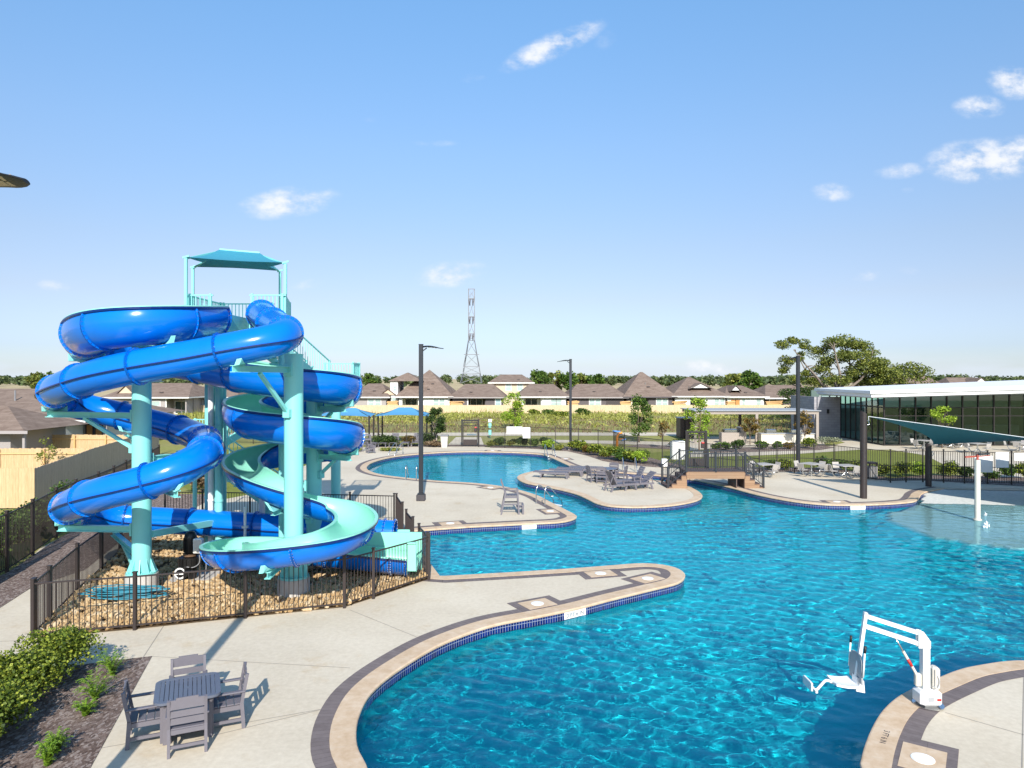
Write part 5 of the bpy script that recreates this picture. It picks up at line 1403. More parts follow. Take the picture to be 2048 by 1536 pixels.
# ------------------------------------------------------------------ metal picnic tables with built-in seats
def picnic(label, loc, rz, mat='lead_grey'):
    th = thing('picnic_table', label, 'table', loc, rz, 'square tables with attached seats')
    m = MB(); m.box(0, 0, .755, 1.06, 1.06, .04, 0, .01); m.build('tabletop', 'table_pale', th)
    m = MB(); m.cyl((0, 0, 0), (0, 0, .73), .055, n=14); m.cyl((0, 0, 0), (0, 0, .02), .16, n=16); m.build('pedestal', 'steel', th, smooth=True, auto=40)
    for k in range(4):
        a = R(90 * k); rot = Matrix.Rotation(a, 4, 'Z')
        m = MB(); m.tube(crom([(.05, 0, .34), (.3, 0, .14), (.62, 0, .10), (.80, 0, .22), (.86, 0, .42)], 5), .032, 8); m.xform(rot); m.build('seat_arm', 'steel', th, smooth=True)
        m = MB(); m.box(.86, 0, .445, .42, .44, .03, 0, .01); m.xform(rot); s = m.build('seat', 'table_pale', th)
        m = MB(); m.bar((1.05, -.21, .66), (1.05, .21, .66), .03, .36, (.3, 0, 1)); m.bar((1.05, -.15, .44), (1.09, -.15, .6), .03, .03); m.bar((1.05, .15, .44), (1.09, .15, .6), .03, .03); m.xform(rot); m.build('seat_back', 'table_pale', th)
    return th
simple('table_pale', (.40, .375, .345, 1), .5, var=.1)
P0 = picnic('pale square seat table beside the right end of the footbridge', G(1527, 953), R(20))
dup(P0, G(1623, 952), R(32), 'pale square seat table to the right of the lamp post'); dup(P0, G(1692, 956), R(8), 'pale square seat table behind the thick sail mast')
for u, v, a, lab in ((1848, 899, 25, 'far seat table by the glass corner of the clubhouse'), (1955, 906, 10, 'far seat table behind the white fence signs'), (2040, 903, 40, 'far seat table at the right edge of the patio'), (1905, 896, 0, 'far seat table nearest the clubhouse front glass')): dup(P0, G(u, v), R(a), lab)

# ------------------------------------------------------------------ bins, lockers, signs
def bin_(label, loc, w, h):
    th = thing('litter_bin', label, 'bin', loc, .1)
    m = MB(); m.box(0, 0, h * .39, w, w, h * .74, 0, .02)
    m.build('body', 'lead_grey', th)
    m = MB()
    for sx in (-1, 1):
        m.box(sx * w * .25, -w / 2 - .006, h * .39, w * .42, .02, h * .66)
    m.build('panel', 'table_pale', th)
    m = MB()
    for sx in (-1, 1):
        for sy in (-1, 1): m.box(sx * (w / 2 - .03), sy * (w / 2 - .03), h * .84, .05, .05, h * .16)
    m.box(0, 0, h * .95, w + .06, w + .06, h * .1, 0, .03); m.build('lid', 'bronze_metal', th)
bin_('grey litter bin with dark hood beside the thick sail mast', G(1742, 957.5), .5, 1.0)
def urn():
    th = thing('planter_bin', 'tall pale tapered bin beside the dark tree at the entry', 'bin', G(889, 894.5))
    m = MB(); m.prism([(-.29, -.29), (.29, -.29), (.29, .29), (-.29, .29)], 0, .95); m.v = [(x * (.82 + .25 * z / .95), y * (.82 + .25 * z / .95), z) for x, y, z in m.v]; m.build('body', 'footing', th)
    m = MB(); m.box(0, 0, 1.0, .68, .68, .12, 0, .02); m.build('lid', 'lead_grey', th)
urn()
def locker():
    b = G(1357, 919); th = thing('storage_locker', 'white upright locker with ribbed front left of the bridge gate', 'locker', b)
    m = MB(); m.box(0, .3, .66, .95, .6, 1.32); m.build('cabinet', 'white_plastic', th)
    m = MB()
    for k in range(6): m.box(-.4 + .16 * k, -.02, .66, .05, .05, 1.28)
    m.build('ribs', 'sign_white', th)
    b = G(1330, 936); th = thing('storage_bin', 'small white wheeled bin behind the bridge steps', 'bin', b)
    m = MB(); m.box(0, .2, .33, .36, .36, .52, 0, .03); m.build('body', 'white_plastic', th)
    for sx in (-1, 1): m = MB(); m.cyl((sx * .2, .3, .08), (sx * .16, .3, .08), .08, n=12); m.build('wheel', 'black_rubber', th)
locker()
def board(label, px, Y, w, h, words, size, ink='blue_ink', zc=None, frame=False):
    p = D(px[0], px[1], Y); th = thing('sign_board', label, 'sign', (p.x, p.y, 0))
    m = MB(); m.box(0, -.06, p.z, w, .02, h); m.build('panel', 'sign_white', th)
    if words:
        y = p.z + h / 2 - size
        for ln in words:
            text_mesh(ln, size, ink, 'lettering', th, Matrix.Translation((0, -.073, y)) @ Matrix.Rotation(R(90), 4, 'X'), .001); y -= size * 1.25
    m = MB(); m.box(0, -.03, p.z, .05, .04, h * .8); m.build('bracket', 'steel', th)
board('wide white rules board on the far fence right of the gate', (1029, 860.5), 60.2, 1.32, .62, None, .1)
board('square white rules board hanging on the far fence', (1053, 865.5), 59.9, .62, .9, None, .1)
board('large white rules board behind the water feature pole', (1966, 928), 39.6, 1.0, .92, None, .1)
board('white notice with blue lettering on the fence right of the pole', (2003, 919.5), 39.4, .72, .86, ['NO', 'LIFEGUARD', 'ON DUTY'], .12)
board('white notice with a round symbol at the right frame edge', (2037, 913.5), 39.3, .56, .42, None, .1)
def rules(u, v, Y, w, n, dz):
    # rows of fine print that are too small to read at this distance
    pass
def dogpost():
    b = G(980, 876); th = thing('waste_station', 'slim green pet waste post beside the entry gate', 'post', b)
    m = MB(); m.box(0, 0, .9, .07, .07, 1.8); m.build('post', 'leaf_green_paint', th)
    m = MB(); m.box(0, -.06, 1.25, .28, .12, .45, 0, .02); m.box(0, -.06, .55, .3, .2, .5, 0, .03); m.build('dispenser', 'teal_paint', th)
    m = MB(); m.box(0, -.04, 1.72, .34, .02, .3); m.build('sign', 'sign_white', th)
simple('leaf_green_paint', (.05, .19, .14, 1), .5, var=.08)
dogpost()
def spray():
    b = G(1238, 905); th = thing('spray_feature', 'orange and blue splash pad feature beyond the curving fence', 'play feature', b)
    m = MB(); m.cyl((-.15, 0, 0), (-.15, 0, 1.3), .10, n=14); m.tube(crom([(-.15, 0, 1.25), (.0, 0, 1.5), (.25, 0, 1.6)], 5), .09, 10); m.build('post', 'orange_paint', th, smooth=True, auto=40)
    m = MB(); m.tube([(-.5, 0, 1.72), (.1, 0, 1.66)], .06, 8); m.tube([(.2, 0, 1.0), (.55, 0, 1.05)], .07, 8); m.box(.3, 0, .12, .7, .5, .22, 0, .04); m.build('nozzle', 'blue_paint', th, smooth=True, auto=40)
    m = MB(); m.box(.18, 0, 1.08, .3, .08, .1); m.build('wing', 'orange_paint', th)
spray()

simple('brick_paint', (.36, .07, .045, 1), .55, var=.12)
# ------------------------------------------------------------------ shade sail on tilted masts, water feature
def mast(label, u, vb, vt, r, lean=(0, 0)):
    b = G(u, vb); top = D(u, vt, b.y); th = thing('sail_mast', label, 'mast', b)
    m = MB(); h = top.z; n = 20
    vs = [(r * math.cos(2 * math.pi * k / n), r * math.sin(2 * math.pi * k / n), 0) for k in range(n)] + [(r * math.cos(2 * math.pi * k / n) + lean[0], r * math.sin(2 * math.pi * k / n) + lean[1], h - .12 * (1 + math.cos(2 * math.pi * k / n)) * .8) for k in range(n)]
    m.add(vs, [(k, (k + 1) % n, n + (k + 1) % n, n + k) for k in range(n)] + [tuple(range(n, 2 * n))]); m.build('tube', 'bronze_metal', th, smooth=True, auto=40)
    m = MB(); m.tube([(r + .12 * math.cos(k * .5236) + lean[0], 0, h - .62 + .12 * math.sin(k * .5236)) for k in range(13)], .015, 6); m.build('eye_ring', 'steel', th, smooth=True)
    return Vector((b.x + lean[0] + r + .1, b.y, h - .5))
ma = mast('thick dark sail mast standing at the pool edge', 1727, 996.5, 821, .165)
mb = mast('shorter dark sail mast behind the shallow beach', 1857, 972.5, 885, .155)
mc_p = Vector((30.6, 24.0, 0)); md_p = Vector((37, 34.5, 0))
for p, h, lab in ((mc_p, 2.5, 'dark sail mast out of frame on the near right'), (md_p, 4.0, 'dark sail mast out of frame on the far right')):
    th = thing('sail_mast', lab, 'mast', p); m = MB(); m.cyl((0, 0, 0), (0, 0, h), .16, n=20); m.build('tube', 'bronze_metal', th, smooth=True, auto=40)
def sail():
    A = D(1737, 833, 35.6); B = D(1866, 888.5, 39.0); C = Vector((30.4, 24.1, 2.15)); Dd = Vector((36.7, 34.5, 3.6)); n = 16; m = MB(); rows = []
    def edge(p, q, t, k=.10):
        mid = (A + B + C + Dd) / 4; r = p.lerp(q, t); d = (mid - (p + q) / 2) * k * 4 * t * (1 - t); return r + d
    for i in range(n + 1):
        s = i / n; row = []
        for j in range(n + 1):
            t = j / n
            # coons patch over the four curved edges A-C, B-D, A-B, C-D
            c0, c1 = edge(A, C, s), edge(B, Dd, s); d0, d1 = edge(A, B, t), edge(C, Dd, t)
            p = c0 * (1 - t) + c1 * t + d0 * (1 - s) + d1 * s - (A * (1 - s) * (1 - t) + C * s * (1 - t) + B * (1 - s) * t + Dd * s * t); row.append(p)
        rows.append(row)
    m.sweep(rows); m.sweep([[p - Vector((0, 0, .012)) for p in r] for r in rows][::-1])
    th = thing('shade_sail', 'teal fabric shade sail stretched from the thick mast toward the right', 'shade sail', A)
    m.build('fabric', 'canvas_teal', th, world=True, smooth=True)
    m = MB(); m.tube([ma, A], .012, 6); m.tube([edge(A, C, i / 12) + Vector((0, 0, .004)) for i in range(13)], .016, 6); m.build('edge_cable', 'white_paint', th, world=True)
sail()
def feature():
    b = G(1955, 1040, WZ); h = D(1955, 915, b.y).z
    th = thing('water_feature', 'cream spray pole rising from the shallow beach with red vanes', 'water feature', b + Vector((0, 0, -.35)))
    m = MB(); m.cyl((0, 0, 0), (0, 0, h + .35 - WZ * 0 - b.z - .1), .115, n=20); m.cyl((0, 0, .30), (0, 0, .40), .17, n=20); m.build('pole', 'cream_plastic', th, smooth=True, auto=40)
    z = h - b.z + .35
    m = MB(); m.cyl((0, 0, z - .1), (0, 0, z + .12), .05, n=10); m.bar((-.55, 0, z + .02), (.1, .1, z + .05), .10, .06); m.bar((.0, 0, z + .04), (.45, -.12, z + .10), .10, .03); m.build('vane', 'brick_paint', th)
    m = MB(); m.bar((.0, 0, z + .13), (.55, .1, z + .16), .14, .05); m.bar((-.2, .1, z + .14), (.2, 0, z + .15), .1, .04); m.build('bucket', 'pole_metal', th)
feature()
def bubbler(px, label, s):
    b = G(*px, WZ); rnd = random.Random(int(px[0])); m = MB()
    for k in range(26):
        a = rnd.uniform(0, 6.28); r = rnd.uniform(0, .12) * s; z = rnd.uniform(-.05, .30) * s * (1 - r / (.2 * s)); q = rnd.uniform(.02, .05) * s
        m.lathe([(.001, b.z + z - q), (q, b.z + z), (.001, b.z + z + q * 1.4)], b.x + r * math.cos(a), b.y + r * math.sin(a), 6)
    o = m.build('bubbler', 'foam', smooth=True); tag(o, label, 'water jet')
simple('foam', (.80, .84, .86, 1), .4, var=.05)
bubbler((1973, 1055), 'larger white water bubbler beside the spray pole', 1.0); bubbler((1971, 1032), 'small white water bubbler behind the spray pole', .6)

# ------------------------------------------------------------------ blue hip canopies over the far deck
def hip_canopy(label, x0, x1, Y, depth, z_e, z_t):
    th = thing('shade_canopy', label, 'canopy', ((x0 + x1) / 2, Y + depth / 2, 0), 0, 'blue hip shade canopies')
    yc = Y + depth / 2; r0, r1 = x0 + depth * .42, x1 - depth * .42; a = Vector((r0, yc, z_t)); b = Vector((r1, yc, z_t)); E = [Vector((x0, Y, z_e)), Vector((x1, Y, z_e)), Vector((x1, Y + depth, z_e)), Vector((x0, Y + depth, z_e))]
    m = MB(); n = 8
    for e, (ta, tb) in enumerate(((a, b), (b, b), (b, a), (a, a))):
        p, q = E[e], E[(e + 1) % 4]; rows = []
        for i in range(n + 1):
            t = i / n; lo = p.lerp(q, t) + Vector((0, 0, .12 * 4 * t * (1 - t))); hi = ta.lerp(tb, t); rows.append([lo.lerp(hi, j / 4) - Vector((0, 0, .08 * math.sin(math.pi * j / 4))) for j in range(5)])
        m.sweep(rows)
    m.build('fabric', 'canvas_blue', th, world=True)
    for p in E:
        m = MB(); q = Vector((p.x + (.1 if p.x == x0 else -.1), p.y + (.1 if p.y == Y else -.1), 0)); m.bar(q, q + Vector((0, 0, z_e + .12)), .13, .13); m.build('post', 'black_metal', th, world=True)
    m = MB()
    for e in range(4): m.bar(E[e] - Vector((0, 0, .04)), (a, b, b, a)[e] - Vector((0, 0, .1)), .05, .05)
    m.bar(a - Vector((0, 0, .1)), b - Vector((0, 0, .1)), .05, .05); m.build('frame', 'black_metal', th, world=True)
Yc = 63.2
hip_canopy('blue hip shade canopy beside the tall lamp post', XU(750, Yc), XU(856, Yc), Yc, 4.2, 2.55, 3.25)
hip_canopy('blue hip shade canopy partly hidden by the slide coils', XU(622, Yc - 1), XU(741, Yc - 1), Yc - 1.0, 4.2, 2.55, 3.25)
# ------------------------------------------------------------------ board fences
def board_fence(name, label, pts, h, mat, rails_side=0, post_every=2.4, seed=0, cap=False):
    P = [Vector((p[0], p[1], 0)) for p in pts]; th = thing(name, label, 'fence', P[0]); rnd = random.Random(seed)
    m = MB(); uvs = []; s = 0; bw = .142
    for a, b in zip(P, P[1:]):
        L = (b - a).length; n = max(1, int(L / bw)); d = (b - a) / n; nr = Vector((-d.y, d.x, 0)).normalized()
        for k in range(n):
            q0, q1 = a + d * k, a + d * (k + .985); hh = h + rnd.uniform(-.02, .02); o = nr * rnd.uniform(-.004, .004); t = nr * .011
            z0 = .03
            m.v += [tuple(q0 + o - t + Vector((0, 0, z0))), tuple(q1 + o - t + Vector((0, 0, z0))), tuple(q1 + o - t + Vector((0, 0, hh))), tuple(q0 + o - t + Vector((0, 0, hh))),
                    tuple(q0 + o + t + Vector((0, 0, z0))), tuple(q1 + o + t + Vector((0, 0, z0))), tuple(q1 + o + t + Vector((0, 0, hh))), tuple(q0 + o + t + Vector((0, 0, hh)))]
            i = len(m.v) - 8; m.f += [(i, i + 1, i + 2, i + 3), (i + 5, i + 4, i + 7, i + 6), (i + 3, i + 2, i + 6, i + 7), (i + 4, i, i + 3, i + 7), (i + 1, i + 5, i + 6, i + 2)]; m.mi += [0] * 5
            ub = s + rnd.randint(0, 40) * bw
            uvs += [(ub, z0), (ub + bw * .98, z0), (ub + bw * .98, hh), (ub, hh)] * 2; s += bw
    m.build('boards', mat, th, world=True, uvs=uvs)
    if rails_side:
        m = MB(); pm = []
        for a, b in zip(P, P[1:]):
            d = (b - a); nr = Vector((-d.y, d.x, 0)).normalized() * rails_side * .05
            for z in (.3, h - .3): m.bar(a + nr + Vector((0, 0, z)), b + nr + Vector((0, 0, z)), .045, .09)
        m.build('rails', 'lumber_pale', th, world=True)
        for p in resample(P, post_every):
            d = (P[1] - P[0]); nr = Vector((-d.y, d.x, 0)).normalized() * rails_side * .11; m = MB(); m.box(p.x + nr.x, p.y + nr.y, h / 2 - .02, .1, .1, h - .04, math.atan2(d.y, d.x)); m.build('post', 'lumber', th, world=True)
    return th
simple('lumber_pale', (.60, .40, .19, 1), .8, var=.15)
cor = Vector((-21.85, 32.5, 0))
board_fence('board_fence', 'fresh golden board fence facing the camera at the far left', [Vector((-29, 32.2, 0)), cor], 1.86, 'cedar', seed=1)
sidef = TPs([(72, 937), (140, 913.5), (186, 897), (220, 887), (250, 878), (285, 869), (318, 861)], 1.83)
sidef[0] = cor + (sidef[1] - cor).normalized() * .05
board_fence('board_fence', 'board fence coloured grey for its shaded side, running back behind the black fence', sidef, 1.84, 'shaded_boards', seed=2)
board_fence('board_fence', 'golden yard fence showing rails and posts with a sapling in front', [Vector((-38, 41.6, 0)), Vector((-24.9, 41.9, 0))], 1.83, 'cedar', rails_side=-1, seed=3)
board_fence('board_fence', 'golden yard fence showing rails below the white garage wall', [Vector((-48, 52.4, 0)), Vector((-27.2, 51.6, 0))], 1.83, 'cedar', rails_side=-1, seed=4)
board_fence('board_fence', 'long pale board fence across the field in front of the houses', [Vector((-62, 117, 0)), Vector((-10, 118, 0)), Vector((30, 118.5, 0)), Vector((62, 119, 0))], 1.42, 'pale_boards', seed=5)

# ------------------------------------------------------------------ houses
def hip_roof(m, uvs, x0, x1, y0, y1, z0, ze, ov=.45, inset=None):
    """hip roof over a rectangle; ze ridge height"""
    a0, a1, b0, b1 = x0 - ov, x1 + ov, y0 - ov, y1 + ov; w, d = a1 - a0, b1 - b0; hm = min(inset if inset else min(w, d) / 2, w / 2 - .02)
    if inset: d = min(d, w)
    if w >= d: r0, r1 = Vector((a0 + hm, (b0 + b1) / 2, ze)), Vector((a1 - hm, (b0 + b1) / 2, ze))
    else: r0, r1 = Vector(((a0 + a1) / 2, b0 + hm, ze)), Vector(((a0 + a1) / 2, b1 - hm, ze))
    c = [Vector((a0, b0, z0)), Vector((a1, b0, z0)), Vector((a1, b1, z0)), Vector((a0, b1, z0))]
    faces = [[c[0], c[1], r1, r0], [c[1], c[2], r1], [c[2], c[3], r0, r1], [c[3], c[0], r0]] if w >= d else [[c[0], c[1], r0], [c[1], c[2], r1, r0], [c[2], c[3], r1], [c[3], c[0], r0, r1]]
    for f in faces:
        if w >= d and abs(w - d) < .02 and len(f) == 4: pass
        o = len(m.v); e = (f[1] - f[0]).normalized(); nrm = (f[1] - f[0]).cross(f[2] - f[0]).normalized(); v = nrm.cross(e)
        m.v += [tuple(p) for p in f]; uvs += [((p - f[0]).dot(e) + f[0].x + f[0].y, (p - f[0]).dot(v)) for p in f]; m.f.append(tuple(range(o, o + len(f)))); m.mi.append(0)
    o = len(m.v); m.v += [(p.x, p.y, z0 - .01) for p in c]; uvs += [(0, 0)] * 4; m.f.append((o + 3, o + 2, o + 1, o)); m.mi.append(0)
    return a0, a1, b0, b1
def window(th, x, y, z, w, h, glass, trim='trim_white', mull=True):
    m = MB(); t = .09
    m.box(x, y - .03, z + h / 2 + t / 2, w + 2 * t, .07, t); m.box(x, y - .03, z - h / 2 - t / 2, w + 2 * t, .07, t)
    for s in (-1, 1): m.box(x + s * (w / 2 + t / 2), y - .03, z, t, .07, h)
    if mull: m.box(x, y - .03, z, w, .05, .05)
    wn_ = m.build('window', trim, th, world=True)
    m = MB(); m.box(x, y - .012, z, w, .03, h); g = m.build('pane', glass, wn_)
    for v in g.data.vertices: v.co -= th.location
def house(label, u0, u1, Y, ridge_v, eave_v, wall, depth=13, parts=(), gable=None, fascia='trim_white', inset=2.6, glass='window_glass', upper=None, vents=1, seed=0):
    """u0,u1: wall edges at distance Y. parts: (kind, u, width)"""
    x0, x1 = XU(u0, Y), XU(u1, Y); ez = H - (eave_v - HV) * Y / F; yr = Y + depth / 2; rz = H - (ridge_v - HV) * yr / F
    th = thing('house', label, 'house', ((x0 + x1) / 2, Y + depth / 2, 0), 0, 'houses beyond the long board fence'); rnd = random.Random(seed)
    m = MB(); patio = [p for p in parts if p[0] == 'patio']
    # back wall with an optional recessed patio
    segs = [(x0, x1)]
    if patio:
        px0, px1 = XU(patio[0][1], Y), XU(patio[0][2], Y); segs = [s for s in ((x0, px0), (px1, x1)) if s[1] - s[0] > .3]
        m.box((px0 + px1) / 2, Y + 2.5, ez / 2, px1 - px0, .2, ez)
    for a, b in segs: m.box((a + b) / 2, Y + .1, ez / 2, b - a, .2, ez); 
    for x in {x0, x1}: m.box(x + (.1 if x == x0 else -.1), Y + depth / 2, ez / 2, .2, depth - .4, ez)
    if patio:
        for x in (px0 + .1, px1 - .1): m.box(x, Y + 1.3, ez / 2, .18, 2.3, ez)
    m.box((x0 + x1) / 2, Y + depth - .1, ez / 2, x1 - x0, .2, ez)
    m.build('wall', wall, th, world=True)
    m = MB(); uvs = []; a0, a1, b0, b1 = hip_roof(m, uvs, x0, x1, Y, Y + depth, ez, rz, .75, inset); rf = m.build('roof', 'shingle', th, world=True, uvs=uvs)
    m = MB(); m.box((a0 + a1) / 2, b0 - .015, ez - .10, a1 - a0, .03, .20)
    for x in (a0, a1): m.box(x, (b0 + b1) / 2, ez - .10, .03, b1 - b0, .20)
    m.build('fascia', fascia, th, world=True)
    for k in range(vents):
        t = .25 + .25 * rnd.random(); x = x0 + (x1 - x0) * (.3 + .4 * rnd.random()); m = MB(); y = b0 + (yr - b0) * t; z = ez + (rz - ez) * t; m.box(x, y, z + .08, .5, .35, .14) if k % 2 == 0 else m.cyl((x, y, z - .1), (x, y, z + .35), .07, n=8); v = m.build('vent', 'trim_dark' if k % 2 == 0 else 'steel', rf)
        for q in v.data.vertices: q.co -= th.location
    for p in parts:
        if p[0] == 'win': window(th, XU(p[1], Y), Y, (p[3] if len(p) > 3 else 1.5), p[2], 1.45, glass)
        if p[0] == 'door':
            m = MB(); m.box(XU(p[1], Y), Y - .02, 1.05, p[2], .06, 2.1); m.build('door', p[3] if len(p) > 3 else 'door_wood', th, world=True)
        if p[0] == 'patio':
            w = px1 - px0
            for q in (px0 + .12, ): m = MB(); m.box(q + .0, Y + .12, ez / 2, .2, .2, ez); m.build('post', 'trim_white', th, world=True)
            for f in (.3, .62): window(th, px0 + w * f, Y + 2.4, 1.2, .95, 1.9, 'window_dark', mull=False)
    if upper:
        ua, ub, ev, rv, dz = upper; Y2 = Y + dz; xa, xb = XU(ua, Y2), XU(ub, Y2); e2 = H - (ev - HV) * Y2 / F; r2 = H - (rv - HV) * (Y2 + 4.5) / F
        m = MB(); m.box((xa + xb) / 2, Y2 + 4.5, (e2 + 2) / 2, xb - xa, 9, e2 - 2 + .6); m.v = [(x, y, z + .9) if z < 0 else (x, y, z) for x, y, z in m.v]; m.build('upper_wall', wall, th, world=True)
        m = MB(); uvs = []; A = hip_roof(m, uvs, xa, xb, Y2, Y2 + 9, e2, r2, .4); m.build('upper_roof', 'shingle', th, world=True, uvs=uvs)
        window(th, (xa + xb) / 2 - 1.0, Y2, e2 - 1.0, .9, 1.2, glass); window(th, (xa + xb) / 2 + 1.2, Y2, e2 - 1.0, .9, 1.2, glass)
    if gable:
        g0, g1, gv, gt, gm = gable; xa, xb = XU(g0, Y), XU(g1, Y); zb = H - (gv - HV) * Y / F; zt = H - (gt - HV) * Y / F; xm = (xa + xb) / 2
        m = MB(); m.add([(xa, Y + 1.2, zb), (xb, Y + 1.2, zb), (xm, Y + 1.2, zt)], [(0, 1, 2)]); m.build('gable_wall', gm, th, world=True)
        m = MB(); uvs = []
        for (p, q) in ((xa - .3, xm), (xb + .3, xm)):
            o = len(m.v); zz = zb - .2; m.v += [(p, Y + .9, zz), (q, Y + .9, zt + .06), (q, Y + 6, zt + .06), (p, Y + 6, zz)]; uvs += [(0, 0), (0, 3), (4, 3), (4, 0)]; m.f.append((o, o + 1, o + 2, o + 3)); m.mi.append(0)
        m.build('gable_roof', 'shingle', th, world=True, uvs=uvs)
    return th
YB = 126
house('pale house seen just left of the tall teal column', 214, 372, 112, 766, 794, 'siding_grey', parts=(('win', 237, 1.5), ('win', 310, 1.6), ('patio', 330, 372)), seed=1, gable=(225, 262, 790, 772, 'siding_tan'))
house('house with cream gable seen between the slide posts', 374, 470, 118, 764, 794, 'siding_dark', parts=(('win', 398, 1.3), ('win', 440, 1.3)), gable=(362, 398, 791, 777, 'siding_tan'), seed=2)
house('house behind the open slide with pale wall', 474, 590, YB, 760, 793, 'siding_white', parts=(('win', 500, 1.2), ('win', 560, 1.2)), seed=3)
house('house half hidden by the right side of the slide coils', 596, 700, YB, 762, 793, 'siding_grey', parts=(('win', 630, 1.2), ('win', 680, 1.2)), seed=4)
house('low grey house with two pale windows left of the tallest roof', 702, 772, YB, 767, 793.5, 'siding_grey', parts=(('win', 742, 1.0), ('win', 756, 1.0)), gable=(758, 790, 790, 779, 'siding_tan'), seed=5)
house('house with the tallest pointed roof beside the lamp post', 798, 899, YB, 739.5, 793, 'siding_white', depth=16, inset=5.2, parts=(('patio', 802, 838), ('win', 872, .9), ('win', 884, .9)), vents=3, seed=6)
house('dark grey house right of the tallest roof', 905, 1005, YB, 768, 794, 'siding_dark', parts=(('patio', 934, 972), ('win', 996, .9)), fascia='siding_grey', seed=7, glass='window_blue')
house('two storey tan house standing behind the front row', 983, 1062, 150, 749, 765, 'siding_tan', depth=11, parts=(('win', 1017, 1.1, 4.0), ('win', 1040, 1.1, 4.0)), seed=8)
house('white house between the dark houses left of the second lamp post', 1040, 1132, YB, 768, 793, 'siding_white', parts=(('patio', 1046, 1084), ('win', 1107, .9), ('win', 1118, .9)), seed=9)
house('dark house crossed by the second lamp post', 1140, 1248, YB, 768, 794, 'siding_dark', parts=(('win', 1184, .9), ('win', 1196, .9), ('door', 1227, 2.6, 'trim_dark')), fascia='siding_grey', seed=10)
house('dark house with a tall hipped roof in mid picture', 1253, 1345, YB, 744, 793, 'siding_dark', depth=16, inset=4.6, parts=(('patio', 1262, 1298), ('win', 1318, .9), ('win', 1330, .9)), fascia='siding_dark', vents=3, seed=11)
house('house with a white dormer on its broad hip roof', 1350, 1450, YB, 754, 792, 'siding_white', depth=16, inset=5, parts=(('patio', 1378, 1410), ('win', 1434, .9), ('win', 1444, .9)), vents=2, seed=12, gable=(1385, 1425, 776, 767, 'siding_white'))
house('white house with two orange doors', 1455, 1528, YB, 771, 793, 'siding_white', parts=(('door', 1467, .8), ('door', 1475, .8), ('win', 1517, .8), ('win', 1487, .5)), gable=(1468, 1484, 781, 772, 'siding_white'), seed=13)
house('brown roofed house behind the third lamp post', 1536, 1634, YB, 770, 795.5, 'siding_dark', parts=(('patio', 1538, 1570), ('win', 1626, .9)), seed=14)
house('house whose brown roof peeks above the white clubhouse roof', 1815, 1905, 150, 750, 784, 'siding_tan', depth=14, seed=15)
house('house with a white gable above the clubhouse roof', 1915, 2010, 150, 755, 784, 'siding_white', depth=14, gable=(1950, 1990, 772, 756, 'siding_white'), seed=16)
# two storey wall beside the tallest roof
def annex():
    th = thing('house', 'narrow two storey pale wall left of the tallest roof', 'house', (XU(787, 129), 131, 0), 0, 'houses beyond the long board fence')
    xa, xb = XU(780, 127.2), XU(795, 127.2); m = MB(); m.box((xa + xb) / 2, 131, 2.7, xb - xa, 7, 5.3); m.build('wall', 'siding_white', th, world=True)
    m = MB(); uvs = []; hip_roof(m, uvs, xa, xb + 4, 127.5, 134.5, 5.35, 6.9, .4); m.build('roof', 'shingle', th, world=True, uvs=uvs)
    window(th, (xa + xb) / 2, 127.5, 1.6, .7, 1.5, 'window_glass'); window(th, (xa + xb) / 2 + .15, 127.5, 4.0, .5, .9, 'window_glass')
annex()
# near houses on the left
def left_house():
    th = thing('house', 'long shingled house with white garage wall at the far left', 'house', (-40, 62, 0))
    Y = 56.0; x0, x1 = -62, XU(128, Y); ez = 2.55
    m = MB(); m.box((x0 + x1) / 2, Y + .1, ez / 2, x1 - x0, .2, ez); m.box(x1 - .1, Y + 7, ez / 2, .2, 13.8, ez); m.build('wall', 'siding_white', th, world=True)
    m = MB(); uvs = []; a = hip_roof(m, uvs, x0, x1 + 1.5, Y, Y + 16, ez + .08, 5.0, .5); rf = m.build('roof', 'shingle', th, world=True, uvs=uvs)
    m = MB(); m.box((x0 + x1) / 2 + .8, Y - .52, ez, x1 - x0 + 2.4, .03, .22); m.build('fascia', 'trim_white', th, world=True)
    xe = x1; m = MB(); m.box(xe + 1.0, Y + 2.6, ez / 2, 1.9, .2, ez); m.build('return_wall', 'siding_grey', th, world=True)
    for k in (0, 1): window(th, xe + .55 + .75 * k, Y + 2.5, 1.25, .5, 1.7, 'door_wood', 'trim_dark', False)
    m = MB(); m.cyl((XU(22, 60), 60.5, 4), (XU(22, 60), 60.5, 4.9), .07, n=8); m.build('vent_pipe', 'lead_grey', th, world=True)
    th = thing('house', 'dark walled house with an open patio corner at the left edge', 'house', (-37, 50, 0))
    Y = 47.5; x1 = XU(21, Y); ez = 2.45
    m = MB(); m.box(x1 - 5, Y + .1, ez / 2, 10, .2, ez); m.box(x1 - .1, Y + 3, ez / 2, .2, 5.6, ez); m.build('wall', 'siding_grey', th, world=True)
    m = MB(); m.box(XU(56.7, Y), Y - .4, ez / 2, .16, .16, ez); m.build('post', 'siding_grey', th, world=True)
    m = MB(); uvs = []; hip_roof(m, uvs, x1 - 14, XU(57, Y), Y - .6, Y + 6, ez + .05, 4.0, .35); m.build('roof', 'shingle', th, world=True, uvs=uvs)
    m = MB(); m.box(x1 - 6, Y - .97, ez - .05, 15.6, .03, .2); m.build('fascia', 'siding_grey', th, world=True)
left_house()
